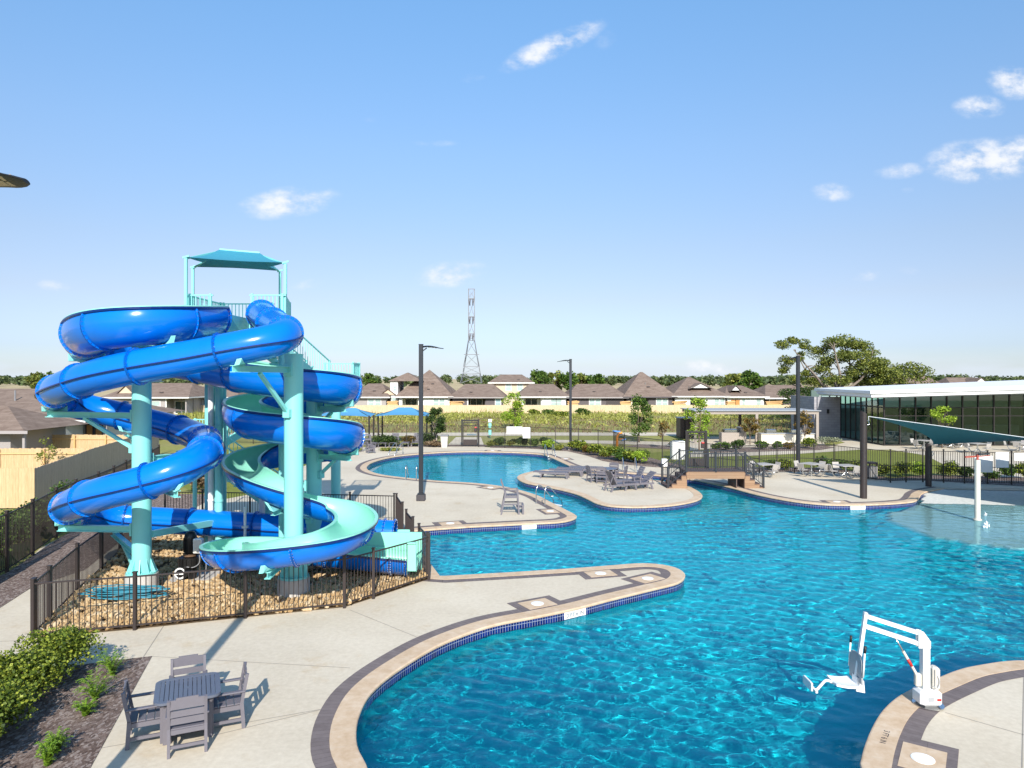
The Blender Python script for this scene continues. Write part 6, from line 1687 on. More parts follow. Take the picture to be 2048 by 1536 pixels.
# piles of lumber and timber frames in the back yards
for k, (u, w, lab) in enumerate(((785, 2.2, 'stack of orange lumber in the yard below the tallest roof'), (913, 2.6, 'stack of orange lumber beside the dark grey house'), (1035, 1.8, 'small stack of lumber left of the white house'), (1146, 2.2, 'stack of lumber next to the second lamp post'), (1252, 2.2, 'stack of lumber between two dark houses'), (1360, 2.6, 'stack of lumber under a timber frame'), (1462, 1.8, 'low stack of lumber by the orange doors'), (1548, 3.0, 'long stack of lumber right of the white house'))):
    Y = 120.6; rnd = random.Random(k); m = MB(); x = XU(u, Y)
    for q in range(9): m.bar((x - w / 2 + rnd.uniform(0, .4), Y + .3 * (q % 3), 1.62 + .13 * (q // 3)), (x + w / 2 - rnd.uniform(0, .4), Y + .3 * (q % 3) + rnd.uniform(-.2, .2), 1.62 + .13 * (q // 3) + rnd.uniform(0, .15)), .22, .11)
    m.box(x, Y + .3, .78, w * .8, .8, 1.55)
    o = m.build('lumber_stack', 'lumber'); tag(o, lab, 'lumber', 'lumber stacks behind the long fence')

# ------------------------------------------------------------------ power line tower
def pylon():
    Y = 350; th = thing('transmission_tower', 'tall thin lattice power tower rising behind the houses', 'power tower', (XU(943, Y), Y, 0))
    z = lambda v: H - (v - HV) * Y / F; s = Y / F
    lv = [(766, 20.5), (752, 18), (747, 17), (733, 15.0), (709, 10.5), (681, 6.2), (672, 6.0), (634, 6), (598, 6), (578, 6)]
    m = MB(); t = .17
    C = lambda v, hw: [(sx * hw * s, sy * hw * s, z(v)) for sx, sy in ((-1, -1), (1, -1), (1, 1), (-1, 1))]
    for (v0, h0), (v1, h1) in zip(lv, lv[1:]):
        a, b = C(v0, h0), C(v1, h1)
        for k in range(4): m.bar(a[k], b[k], t * 1.3, t * 1.3); m.bar(a[k], b[(k + 1) % 4], t * .6, t * .6); m.bar(a[(k + 1) % 4], b[k], t * .6, t * .6); m.bar(b[k], b[(k + 1) % 4], t, t)
    m.build('lattice_mast', 'lattice_steel', th)
    for v in (668, 634, 598):
        m = MB()
        for sx in (-1, 1):
            m.bar((0, -1.4, z(v)), (sx * 6.4 * s, -1.4, z(v) + .2), t, t * 2.2); m.bar((sx * 6.4 * s, -1.4, z(v) + .2), (sx * 2 * s, -1.4, z(v) + 2.4), t, t)
        m.build('cross_arm', 'lattice_steel', th)
        for sx in (-1, 1):
            m = MB(); q = (sx * 3.2 * s, -1.4, z(v + 14)); m.bar((sx * 4.6 * s, -1.4, z(v)), q, .34, .34); m.bar((sx * 1.6 * s, -1.4, z(v)), q, .34, .34); m.build('insulator', 'trim_dark', th)
    m = MB()
    for v, hw in ((709, 15.5), (733, 16.0)): m.bar((-hw * s, 0, z(v)), (hw * s, 0, z(v)), .3, .3)
    m.build('crossbeam', 'lattice_steel', th)
pylon()
# ------------------------------------------------------------------ plants
def bush(name, label, loc, rad, n, size, mat, cat='shrub', group=None, stems=True, seed=0, clumps=9):
    th = thing(name, label, cat, loc, 0, group); rnd = random.Random(seed); m = MB(); rx, ry, rz = rad
    for k in range(clumps):
        a = rnd.uniform(0, 6.28); q = rnd.uniform(.15, .62); c = (rx * q * math.cos(a), ry * q * math.sin(a), rz * rnd.uniform(.7, 1.35)); f = rnd.uniform(.42, .66)
        leaves(m, c, (rx * f, ry * f, rz * f * .95), n // clumps, size, rnd, shell=.35)
    m.build('foliage', mat, th)
    if stems:
        m = MB()
        for k in range(5):
            a = rnd.uniform(0, 6.28); m.tube([(.06 * math.cos(a), .06 * math.sin(a), 0), (rx * .3 * math.cos(a), ry * .3 * math.sin(a), rz * .6), (rx * .45 * math.cos(a), ry * .45 * math.sin(a), rz * 1.2)], [.018, .012, .006], 5)
        m.build('stem', 'bark', th)
    return th
hl = ['hedge shrub at the far end by the rock bed corner', 'hedge shrub second along from the rock bed corner', 'hedge shrub in the middle of the front left hedge', 'hedge shrub left of the two small bright ferns', 'hedge shrub at the bottom left corner of the picture', 'hedge shrub below the bottom left corner of the picture']
for k, (x, y, rx, rz_) in enumerate(((-9.15, 14.35, .72, .56), (-9.2, 13.15, .80, .52), (-8.85, 12.0, .88, .50), (-8.5, 10.8, .86, .50), (-8.2, 9.6, .85, .48), (-8.0, 8.3, .8, .46))):
    bush('hedge_shrub', hl[k], (x, y, 0), (rx, rx * .95, rz_), 9000 if k else 7000, .056, 'leaf_hedge', 'hedge', 'hedge along the mulch bed', seed=20 + k, clumps=13)
for k, (u, v, r, h, lab) in enumerate(((226, 1352, .34, .30, 'bright green feathery plant at the top of the mulch bed'), (192, 1400, .40, .30, 'bright green feathery plant in the middle of the mulch bed'), (172, 1432, .26, .16, 'bright green feathery tuft just below the middle one'), (114, 1505, .24, .20, 'small bright feathery plant low in the mulch bed'), (96, 1532, .20, .22, 'small bright feathery plant cut by the bottom edge'))):
    th = thing('fern_plant', lab, 'plant', G(u, v)); rnd = random.Random(k); m = MB()
    for q in range(46):
        a = rnd.uniform(0, 6.28); R_ = r * rnd.uniform(.3, 1); hh = h * rnd.uniform(.7, 1.7)
        for t in range(16):
            s = (t + 1) / 16; c = Vector((R_ * s ** 1.2 * math.cos(a), R_ * s ** 1.2 * math.sin(a), hh * math.sin(s * 1.9)))
            for sg in (-1, 1):
                d = Vector((-math.sin(a) * sg + math.cos(a) * .4, math.cos(a) * sg + math.sin(a) * .4, .25 + rnd.uniform(-.3, .3))).normalized() * .055 * (1.2 - s * .7); w = d.cross(Vector((0, 0, 1))).normalized() * .010 + Vector((0, 0, .003))
                m.add([c, c + d * .5 + w, c + d, c + d * .5 - w], [(0, 1, 2, 3)])
    m.build('foliage', 'leaf_fern', th)

def tree(name, label, loc, h, crown, n, size, mat, seed=0, trunk_r=.08, bark='bark', group=None, lean=0, clumps=16, split=.35, cat='tree', spread=None):
    """trunk with limbs; every limb end carries a leaf clump so that gaps stay between them"""
    th = thing(name, label, cat, loc, 0, group); rnd = random.Random(seed); rx, ry, rz = crown; cz = h - rz
    m = MB(); f = MB(); top = Vector((lean, 0, h * split)); m.tube([(0, 0, -.05), (lean * .3, 0, h * split * .5), top], [trunk_r * 1.25, trunk_r, trunk_r * .8], 8)
    for k in range(clumps):
        a = 6.283 * k / clumps * 2.4 + rnd.uniform(-.5, .5); zc = rnd.uniform(-.85, .95); q = math.sqrt(max(0.05, 1 - zc * zc)) * rnd.uniform(.45, .95)
        e = Vector((lean + rx * q * math.cos(a), ry * q * math.sin(a), cz + rz * zc)); mid = top.lerp(e, .5) + Vector((rnd.uniform(-.1, .1) * rx, rnd.uniform(-.1, .1) * rx, .10 * rz))
        s0 = Vector((lean * .8, 0, h * split * rnd.uniform(.75, 1.0))); m.tube([s0, mid, e], [trunk_r * .5, trunk_r * .28, trunk_r * .10], 5)
        g = rnd.uniform(.26, .42) if spread is None else spread * rnd.uniform(.75, 1.25)
        leaves(f, e, (rx * g, ry * g, rz * g * .85), n // clumps, size, rnd, shell=.1)
    m.build('trunk', bark, th, smooth=True); f.build('crown', mat, th); return th
simple('oak_bark', (.22, .18, .15, 1), .95, var=.3, vscale=6)
# live oak behind the clubhouse: long bare limbs, open crown
def oak():
    Y = 92; th = thing('oak_tree', 'wide old oak with bare lower limbs behind the clubhouse roof', 'tree', (XU(1668, Y), Y, 0)); rnd = random.Random(5); m = MB(); f = MB()
    b = Vector(th.location)
    def P(u, v, dy=0): return D(u, v, Y + dy) - b
    root = Vector((0, 0, 0)); fork = P(1676, 790); m.tube([root, Vector((.2, 0, 1.2)), fork], [.62, .5, .46], 10)
    limbs = [[(1650, 776, -1), (1632, 752, -2), (1610, 728, -2), (1588, 700, -2.5)], [(1642, 782, 0), (1612, 776, -1), (1585, 768, -1)], [(1668, 760, 0), (1652, 730, 1), (1645, 700, 1)], [(1690, 760, 1), (1700, 730, 1), (1690, 695, 1)], [(1710, 768, -1), (1735, 742, -1), (1745, 705, -1)], [(1700, 775, 2), (1735, 765, 2), (1770, 748, 2)], [(1640, 765, 2), (1615, 745, 2), (1600, 720, 2)], [(1680, 750, -2), (1672, 715, -2), (1668, 690, -2)], [(1720, 775, 0), (1765, 772, 0), (1800, 766, 0)]]
    for L in limbs:
        pts = [fork] + [P(*q) for q in L]; pts = crom(pts, 5); m.tube(pts, [.22 - .18 * i / len(pts) for i in range(len(pts))], 7)
        for _ in range(5):
            i = rnd.randint(len(pts) // 3, len(pts) - 1); q = pts[i]; e = q + Vector((rnd.uniform(-1.6, 1.6), rnd.uniform(-1.5, 1.5), rnd.uniform(-.3, 1.5))); m.tube([q, (q + e) / 2 + Vector((0, 0, .2)), e], [.09, .06, .025], 5)
    cl = [(1566, 692, 1.0), (1590, 684, .9), (1612, 690, .8), (1572, 722, 1.1), (1598, 712, .7), (1566, 740, .8), (1618, 745, .9), (1592, 758, .8), (1640, 705, 1.4), (1660, 690, 1.4), (1680, 683, 1.4), (1655, 722, 1.4), (1680, 712, 1.5), (1700, 690, 1.5), (1640, 738, 1.3), (1625, 765, 1.0), (1700, 715, 1.6), (1720, 695, 1.6), (1732, 708, 1.5), (1742, 722, 1.6), (1762, 728, 1.5), (1778, 748, 1.5), (1720, 735, 1.7), (1750, 740, 1.6), (1700, 745, 1.4), (1730, 757, 1.5), (1765, 745, 1.4), (1665, 758, 1.0), (1605, 782, .9), (1760, 765, 1.3), (1690, 765, 1.2)]
    for u, v, r in cl:
        for k in range(3):
            c = P(u + rnd.uniform(-8, 8), v + rnd.uniform(-6, 6), rnd.uniform(-3, 3)); g = r * rnd.uniform(.55, .95); leaves(f, c, (g * 1.1, g, g * .62), int(230 * r), .21, rnd, shell=.1)
    m.build('trunk', 'oak_bark', th, smooth=True); f.build('crown', 'leaf_oak', th)
    tree('round_tree', 'rounder green tree at the right flank of the old oak', (XU(1795, 94), 94, 0), 7.9, (4.6, 3.4, 3.4), 9000, .24, 'leaf_oak', 31, .2, clumps=30, split=.3)
    tree('evergreen_tree', 'dark low evergreen under the third lamp post lights', (XU(1600, 84), 84, 0), 4.6, (3.4, 2.4, 1.9), 4200, .2, 'leaf_dark', 32, .2, clumps=20, split=.35)
    tree('evergreen_tree', 'dark low evergreen beside the grey block wall', (XU(1632, 88), 88, 0), 4.2, (2.6, 2.2, 1.7), 3200, .2, 'leaf_dark', 33, .18, clumps=16, split=.35)
oak()
# young trees and shrubs inside and round the fence
tree('young_tree', 'dark round young tree behind the planter bin', G(873, 893), 3.25, (.95, .9, 1.15), 2600, .14, 'leaf_dark', 41, .05, 'pale_bark')
tree('young_tree', 'bright green young tree in front of the weed bank', (XU(1027, 84), 84, 0), 4.0, (1.5, 1.2, 1.8), 3000, .17, 'leaf_lime', 42, .06)
tree('young_tree', 'dark green conical young tree left of the pergola', (XU(1278, 66), 66, 0), 4.0, (1.15, 1.0, 1.75), 2600, .16, 'leaf_mid', 43, .06)
tree('young_tree', 'thin sapling with sparse leaves left of the locker', (XU(1325, 60), 60, 0), 2.4, (.5, .5, .7), 420, .13, 'leaf_rust', 44, .03)
tree('young_tree', 'airy lime green young tree in front of the pergola', (XU(1398, 57), 57, 0), 4.1, (1.05, .9, 1.6), 1500, .15, 'leaf_lime', 45, .05)
tree('young_tree', 'red tinged crape tree under the middle of the pergola', (XU(1500, 63.5), 63.5, 0), 2.5, (.85, .7, .75), 1300, .13, 'leaf_rust', 46, .04)
tree('young_tree', 'red tinged crape tree by the white counter end', (XU(1610, 62), 62, 0), 2.9, (.75, .7, .95), 1300, .13, 'leaf_rust', 47, .04, 'pale_bark')
tree('young_tree', 'bright lime young tree in front of the clubhouse glass', (XU(1884, 60.5), 60.5, 0), 3.4, (1.05, .9, .75), 900, .17, 'leaf_lime', 48, .05)
tree('young_tree', 'thin bare sapling by the golden yard fence', (XU(92, 40.5), 40.5, 0), 2.5, (.55, .5, .8), 240, .12, 'leaf_grassy', 49, .03)
k = 60
for u, v, r, h, mat, lab in ((775, 893, 1.1, .62, 'leaf_dark', 'dark flowering shrub behind the flat far loungers'), (762, 891.5, .8, .55, 'leaf_mid', 'green shrub at the left of the far shrub row'), (818, 891, .8, .5, 'leaf_rust', 'reddish shrub left of the tall lamp post'), (858, 891, 1.3, .7, 'leaf_dark', 'wide dark shrub right of the tall lamp post'), (866, 894, .8, .3, 'leaf_dry', 'dry low shrub at the foot of the planter bin'), (985, 893, .5, .28, 'leaf_grassy', 'small low shrub right of the entry gate'), (1001, 893, .55, .48, 'leaf_mid', 'upright shrub right of the pet waste post'), (1024, 893.5, .5, .35, 'leaf_grassy', 'small shrub under the wide rules board'), (1045, 894, .6, .5, 'leaf_mid', 'leafy shrub under the square rules board'), (1067, 895, .5, .5, 'leaf_mid', 'narrow shrub right of the square rules board'), (1089, 893, .65, .45, 'leaf_dark', 'dark clipped shrub left of the second lamp post'), (1095, 899, .6, .45, 'leaf_lime', 'lime shrub behind the far hand rails'), (1117, 901, .5, .25, 'leaf_grassy', 'low shrub left of the white lamp footing'),
        (1152, 901, .75, .5, 'leaf_hedge', 'yellow green shrub just right of the white lamp footing'), (1165, 904, .7, .5, 'leaf_hedge', 'yellow green shrub second right of the lamp footing'), (1178, 906, .6, .4, 'leaf_rust', 'reddish shrub in the curving shrub row'), (1195, 911, .9, .5, 'leaf_hedge', 'wide yellow green shrub in the curving row'), (1212, 913, .7, .42, 'leaf_grassy', 'pale loose shrub in the curving row'), (1228, 920, .9, .55, 'leaf_hedge', 'large yellow green shrub below the orange spray feature'), (1245, 923, .85, .55, 'leaf_mid', 'large green shrub in the curving row'), (1259, 925, .7, .5, 'leaf_hedge', 'yellow green shrub behind the channel hand rails'), (1282, 927.5, .75, .55, 'leaf_lime', 'bright shrub left of the bridge steps'),
        (1352, 893, .8, .35, 'leaf_dark', 'low dark shrub mound behind the white locker'), (1436, 899, .6, .35, 'leaf_mid', 'small round shrub left in the pergola bed'), (1452, 900, .55, .35, 'leaf_mid', 'small round shrub second in the pergola bed'), (1477, 899, .7, .5, 'leaf_dark', 'dark round shrub in front of the tan barbecue block'), (1527, 899, .6, .4, 'leaf_mid', 'clipped round shrub beside the middle pergola post'), (1556, 898, .5, .35, 'leaf_mid', 'small clipped ball shrub before the white counter'), (1577, 898, .5, .3, 'leaf_rust', 'red spiky shrub before the white counter'), (1616, 897, .75, .5, 'leaf_hedge', 'clipped shrub below the crape tree'), (1664, 891, 1.2, .42, 'leaf_silver', 'wide silvery shrub at the grey block wall'),
        (1541, 941, .5, .4, 'leaf_mid', 'shrub behind the first seat table'), (1565, 940, .5, .4, 'leaf_hedge', 'shrub between the first seat table and the lamp post'), (1650, 941, .6, .5, 'leaf_mid', 'shrub between the two right seat tables'), (1684, 941, .5, .45, 'leaf_mid', 'shrub behind the seat table at the mast'), (1716, 943, .5, .4, 'leaf_hedge', 'shrub just left of the litter bin mast'), (1766, 953, .6, .45, 'leaf_hedge', 'first yellow shrub right of the litter bin'), (1806, 954, .6, .5, 'leaf_hedge', 'second yellow shrub right of the litter bin'), (1838, 953, .5, .5, 'leaf_lime', 'third bright shrub left of the short mast'), (1893, 953, .75, .5, 'leaf_hedge', 'bright shrub right of the short mast'), (1930, 955, .5, .35, 'leaf_dark', 'dark small shrub left of the spray pole'), (1980, 957, .45, .25, 'leaf_mid', 'low shrub under the big rules board'), (2016, 957, .6, .5, 'leaf_mid', 'shrub under the lettered notice'), (2046, 957, .5, .5, 'leaf_hedge', 'shrub cut by the right edge of the picture'),
        (708, 903, .7, .16, 'leaf_grassy', 'low grassy clump left of the far high chair'), (782, 901.5, .9, .12, 'leaf_grassy', 'low grassy clump in front of the far loungers')):
    bush('shrub', lab, G(u, v), (r, r * .8, h), int(900 + 500 * r), .12, mat, 'shrub', 'shrubs along the pool fences', seed=k, clumps=7, stems=False); k += 1
# shrubs behind the tall left fence, vine like
lb = ['shrub behind the tall left fence nearest the picture edge', 'shrub behind the tall left fence, second from the edge', 'shrub behind the tall left fence, third from the edge', 'shrub behind the tall left fence below the golden boards', 'shrub behind the tall left fence where the slide tube overlaps it', 'low green shrub peeking over the fence by the grey boards']
for q, (x, y, h) in enumerate(((-16.0, 20.6, .75), (-16.6, 22.4, .8), (-17.2, 24.1, .8), (-17.8, 25.9, .75), (-18.3, 27.6, .7), (-19.0, 30.5, .85))):
    bush('fence_shrub', lb[q], (x, y, 0), (.95, .8, h), 2600, .11, 'leaf_mid', 'shrub', 'shrubs behind the left fence', seed=80 + q, clumps=10)
bush('shrub', 'dry brown grass clump beside the tower legs', G(398, 985), (1.0, .8, .75), 1500, .16, 'leaf_dry', 'shrub', seed=97, stems=False)

# ------------------------------------------------------------------ weeds on the bank, grass, distant woods
def blades(name, label, gen, n, mat, seed, tag_='grass'):
    rnd = random.Random(seed); m = MB()
    for _ in range(n):
        x, y, s, w = gen(rnd); a = rnd.uniform(0, 6.28); c, q = math.cos(a), math.sin(a); lx, ly = rnd.uniform(-.4, .4) * s, rnd.uniform(-.4, .4) * s
        m.add([(x - c * w, y - q * w, -.03), (x + c * w, y + q * w, -.03), (x + lx, y + ly, s)], [(0, 1, 2)])
    o = m.build(name, mat); o['kind'] = 'stuff'; tag(o, label, tag_); return o
def weedgen(rnd):
    while True:
        u = rnd.uniform(360, 1660); y = rnd.uniform(92, 117) if rnd.random() < .7 else rnd.uniform(78, 117)
        x = XU(u, y); d = noise.noise((x * .12, y * .2, 1.0)); k = (y - 78) / 39
        if rnd.random() < -.15 + k * 1.2 + d * .9: return x, y, (.25 + 1.0 * k * (0.7 + d)) * rnd.uniform(.5, 1.2), rnd.uniform(.05, .16)
def weeds():
    rnd = random.Random(1); m = MB()
    for _ in range(1150):
        x, y, s, w = weedgen(rnd); r = rnd.uniform(.5, 1.7); s *= .18 + .5 * max(0, .5 + noise.noise((x * .22, y * .3, 4.0)))
        leaves(m, (x, y, s * .35), (r, r * .8, s * .5), 16, .30, rnd)
    for _ in range(5000):
        x, y, s, w = weedgen(rnd); a = rnd.uniform(0, 6.28); c, q = math.cos(a) * w * .6, math.sin(a) * w * .6; s *= rnd.uniform(.5, 1)
        m.add([(x - c, y - q, -.03), (x + c, y + q, -.03), (x + rnd.uniform(-.5, .5) * s, y + rnd.uniform(-.5, .5) * s, s)], [(0, 1, 2)])
    o = m.build('weeds', 'leaf_weed'); o['kind'] = 'stuff'; tag(o, 'tall yellow green weeds on the bank below the long board fence', 'grass')
leafmat('leaf_weed', (.20, .21, .04), (.33, .34, .07), (.48, .46, .15))
weeds()
def drygen(rnd):
    y = rnd.uniform(77, 108); u = rnd.uniform(380, 1700); return XU(u, y), y, rnd.uniform(.1, .4), rnd.uniform(.03, .1)
blades('dry_grass', 'dry tan grass scattered over the field beyond the walking path', drygen, 9000, 'leaf_dry', 2)
# bushes on the weed bank
wb = 0
rnd = random.Random(77)
for u in (1068, 1098, 1120, 1165):
    wb += 1; y = rnd.uniform(100, 114); r = rnd.uniform(1.0, 2.0)
    bush('wild_bush', ('loose wild bush on the weed bank, %s' % ('right of the second lamp post' if u > 1145 else 'left of the second lamp post' if u > 1040 else 'behind the entry gate')), (XU(u, y), y, 0), (r, r * .8, rnd.uniform(.5, .75)), 900, .22, 'leaf_hedge' if wb % 2 else 'leaf_mid', 'bush', 'wild bushes on the weed bank', seed=200 + wb, clumps=7, stems=False)
def woods():
    rnd = random.Random(9); m = MB()
    for k in range(620):
        y = rnd.uniform(430, 900); u = rnd.uniform(-420, 2500); x = XU(u, y); base = noise.noise((u * .006, 0, 0)) * .5 + .55; h = (5.6 + 4.2 * base * rnd.uniform(.5, 1.3)) * (y / 560) ** .6 * .92
        if 640 < u < 770 and rnd.random() < .5: continue
        w = h * rnd.uniform(.5, .95)
        for q in range(3): leaves(m, (x + rnd.uniform(-.4, .4) * w, y, h * rnd.uniform(.35, .62)), (w * .55, w * .5, h * .36), 44, 2.1, rnd, shell=.3)
    o = m.build('treeline', 'leaf_far'); o['kind'] = 'stuff'; tag(o, 'distant dark green woods along the whole horizon', 'woods')
woods()
k = 0
for u, Y, h, lab in ((1078, 230, 7.9, 'tall leafy tree behind the two storey tan house'), (1110, 235, 7.6, 'round leafy tree left of the second lamp post top'), (1136, 230, 7.4, 'leafy tree right behind the second lamp post'), (1165, 240, 7.0, 'sparser leafy tree right of the second lamp post'), (1190, 236, 7.0, 'leafy tree at the left foot of the tall hipped roof'), (1470, 190, 6.4, 'leafy tree rising behind the white house with orange doors'), (1500, 182, 7.4, 'taller leafy tree rising left of the old oak'), (1462, 215, 6.4, 'small leafy tree behind the white dormer roof'), (738, 300, 7.5, 'lone dark tree on the horizon right of the slide'), (712, 330, 7.5, 'lone dark tree touching the right edge of the slide'), (430, 220, 7, 'leafy tree between the slide and its teal posts'), (70, 300, 8, 'dark bushy tree at the left edge of the dry pasture'), (95, 290, 8, 'dark bushy tree next to the blue tube on the horizon')):
    k += 1; r = h * .36; tree('leafy_tree', lab, (XU(u, Y), Y, 0), h, (r * 1.15, r, h * .40), 1500, .75, 'leaf_mid' if k % 2 else 'leaf_oak', 300 + k, .22, clumps=18, split=.3)
# ------------------------------------------------------------------ water surface: real ripples
def build_water():
    ol = offset(outline, .06); il = offset(island, -.06)
    rows = [6.9]
    while rows[-1] < 62: rows.append(rows[-1] + max(.042, rows[-1] * .0036))
    rows = np.array(rows)
    xs = np.arange(-10, 36.5, .062)
    X, Y = np.meshgrid(xs, rows)
    ins = np_inside(X, Y, ol) & ~np_inside(X, Y, il)
    zf, on = floor_z(X, Y)
    ins &= zf < WZ + .06
    rng = np.random.default_rng(3)
    Z = np.zeros_like(X)
    for k in range(64):
        lam = .14 * (.85 / .14) ** rng.uniform(0, 1); th = rng.normal(1.35, .6) if k % 4 else rng.uniform(0, 6.28)
        kx, ky = math.cos(th) * 6.283 / lam, math.sin(th) * 6.283 / lam
        # slow warp keeps the crests from running dead straight
        wx = .35 * np.sin(.55 * X + .31 * Y + k) + .22 * np.sin(1.3 * Y - .7 * X + 2 * k)
        wy = .35 * np.sin(.47 * Y - .36 * X + 1.7 * k) + .22 * np.sin(1.1 * X + .9 * Y + k)
        a = .0025 * lam ** 1.10 * (1.2 if lam < .35 else 1) * (1 if lam > .3 else np.clip(1.9 - Y / 30, .3, 1))
        Z += a * np.sin(kx * (X + wx) + ky * (Y + wy) + rng.uniform(0, 6.28))
    patch = .55 + .45 * np.sin(.21 * X + .5) * np.sin(.17 * Y + 1.0) + .25 * np.sin(.5 * X - .33 * Y)
    Z *= np.clip(patch + .35, .72, 1.35) * np.where(Y > 36, .62, 1.0) * np.where(on > .5, .55, 1.0) * WAVE
    use = np.zeros(X.shape, bool); cell = ins[:-1, :-1] & ins[1:, :-1] & ins[:-1, 1:] & ins[1:, 1:]
    use[:-1, :-1] |= cell; use[1:, :-1] |= cell; use[:-1, 1:] |= cell; use[1:, 1:] |= cell
    idx = -np.ones(X.shape, int); idx[use] = np.arange(use.sum())
    co = np.stack([X[use], Y[use], WZ + Z[use]], 1)
    j, i = np.nonzero(cell)
    quads = np.stack([idx[j, i], idx[j, i + 1], idx[j + 1, i + 1], idx[j + 1, i]], 1)
    me = bpy.data.meshes.new('pool_water')
    me.vertices.add(len(co)); me.vertices.foreach_set('co', co.astype(np.float32).ravel())
    me.loops.add(quads.size); me.loops.foreach_set('vertex_index', quads.astype(np.int32).ravel())
    me.polygons.add(len(quads)); me.polygons.foreach_set('loop_start', np.arange(0, quads.size, 4, dtype=np.int32))
    me.polygons.foreach_set('use_smooth', np.ones(len(quads), bool))
    me.update(calc_edges=True); me.materials.append(MATS['water'])
    o = bpy.data.objects.new('pool_water', me); col.objects.link(o); o['kind'] = 'structure'
    o.cycles.is_caustics_caster = True
    print('water faces', len(quads))
WAVE = 1.0
build_water()

# ------------------------------------------------------------------ camera, sun, sky
cam = bpy.data.cameras.new('camera'); co = bpy.data.objects.new('camera', cam); col.objects.link(co)
co.location = (0, 0, H); co.rotation_euler = (R(90), 0, 0)
cam.sensor_fit = 'HORIZONTAL'; cam.sensor_width = 36; cam.lens = 36 * F / 2048
cam.shift_y = -(768 - HV) / 2048; cam.clip_end = 6000; cam.clip_start = .1
scene.camera = co
sd = Vector((SUN_AZ[0], SUN_AZ[1], 0)).normalized() * math.cos(SUN_EL) + Vector((0, 0, math.sin(SUN_EL)))
sun = bpy.data.lights.new('sun', 'SUN'); sun.energy = 4.4; sun.angle = R(.53); sun.color = (1, .945, .86)
so = bpy.data.objects.new('sun', sun); col.objects.link(so); so.location = (0, 0, 60)
so.rotation_euler = (-sd).to_track_quat('-Z', 'Y').to_euler()
sun.cycles.is_caustics_light = True

w = bpy.data.worlds.new('World'); scene.world = w; w.use_nodes = True
nt = w.node_tree; nt.nodes.clear()
def wn(typ, **kw):
    nd = nt.nodes.new(typ)
    for k, v in kw.items(): setattr(nd, k, v)
    return nd
def wmath(op, a, b=0.0, c=None):
    m = wn('ShaderNodeMath', operation=op)
    for i, x in enumerate((a, b) if c is None else (a, b, c)):
        if hasattr(x, 'is_linked'): nt.links.new(x, m.inputs[i])
        else: m.inputs[i].default_value = x
    return m.outputs[0]
out = wn('ShaderNodeOutputWorld'); bg = wn('ShaderNodeBackground'); nt.links.new(bg.outputs[0], out.inputs[0])
sky = wn('ShaderNodeTexSky', sky_type='NISHITA'); sky.sun_disc = False
sky.sun_elevation = SUN_EL; sky.sun_rotation = math.atan2(SUN_AZ[0], SUN_AZ[1])
sky.air_density = 1.0; sky.dust_density = .6; sky.ozone_density = 1.2; sky.altitude = 200
bg.inputs['Strength'].default_value = SKY_STRENGTH = .126
tc = wn('ShaderNodeTexCoord'); dirv = tc.outputs['Generated']
sep = wn('ShaderNodeSeparateXYZ'); nt.links.new(dirv, sep.inputs[0])
# small fair weather clouds, each a lump of noise round its own direction in the sky
ysafe = wmath('MAXIMUM', sep.outputs[1], .05)
az = wmath('DIVIDE', sep.outputs[0], ysafe); el = wmath('DIVIDE', sep.outputs[2], ysafe)
cz = wn('ShaderNodeCombineXYZ'); nt.links.new(az, cz.inputs[0]); nt.links.new(el, cz.inputs[1])
def wnoise(scale, detail, rough, sy=1.6):
    mp = wn('ShaderNodeMapping'); nt.links.new(cz.outputs[0], mp.inputs[0]); mp.inputs['Scale'].default_value = (1, sy, 1)
    nz = wn('ShaderNodeTexNoise'); nt.links.new(mp.outputs[0], nz.inputs['Vector']); nz.inputs['Scale'].default_value = scale
    nz.inputs['Detail'].default_value = detail; nz.inputs['Roughness'].default_value = rough
    return nz.outputs[0]
n1 = wnoise(19, 7, .58); n2 = wnoise(70, 5, .6)
nn = wmath('ADD', wmath('MULTIPLY', n1, .75), wmath('MULTIPLY', n2, .25))
clouds = [  # pixel centre, half sizes in px, tilt, density
    (1105, 92, 105, 26, .42, 1.0), (945, 157, 30, 10, 0, .45), (578, 405, 95, 30, .12, 1.0), (903, 548, 70, 26, .12, 1.0), (1958, 214, 50, 24, 0, 1.0), (2025, 165, 50, 34, -.3, 1.1), (1965, 322, 110, 42, .05, 1.25), (2040, 310, 60, 36, 0, 1.2),
    (1802, 342, 52, 16, .1, .75), (1664, 385, 42, 20, 0, .8), (110, 572, 40, 12, -.1, .55), (612, 570, 36, 12, .2, .5), (1735, 552, 34, 12, .2, .55), (1812, 543, 30, 12, 0, .4), (868, 287, 50, 8, 0, .4), (1395, 733, 32, 14, 0, .9), (1443, 737, 34, 12, 0, .8), (740, 240, 24, 8, 0, .25), (1210, 80, 30, 24, .4, .25), (1815, 381, 16, 8, 0, .35)]
tot = None
for (u, v, a, b, tl, dn) in clouds:
    cx, cy = (u - CU) / F, (HV - v) / F
    dx = wmath('SUBTRACT', az, cx); dy = wmath('SUBTRACT', el, cy)
    c_, s_ = math.cos(tl), math.sin(tl)
    ex = wmath('DIVIDE', wmath('ADD', wmath('MULTIPLY', dx, c_), wmath('MULTIPLY', dy, s_)), a / F)
    ey = wmath('DIVIDE', wmath('SUBTRACT', wmath('MULTIPLY', dy, c_), wmath('MULTIPLY', dx, s_)), b / F)
    r2 = wmath('ADD', wmath('MULTIPLY', ex, ex), wmath('MULTIPLY', ey, ey))
    fall = wmath('MAXIMUM', wmath('SUBTRACT', 1.0, wmath('MULTIPLY', r2, .62)), 0.0)
    k = wmath('MULTIPLY', fall, dn)
    tot = k if tot is None else wmath('MAXIMUM', tot, k)
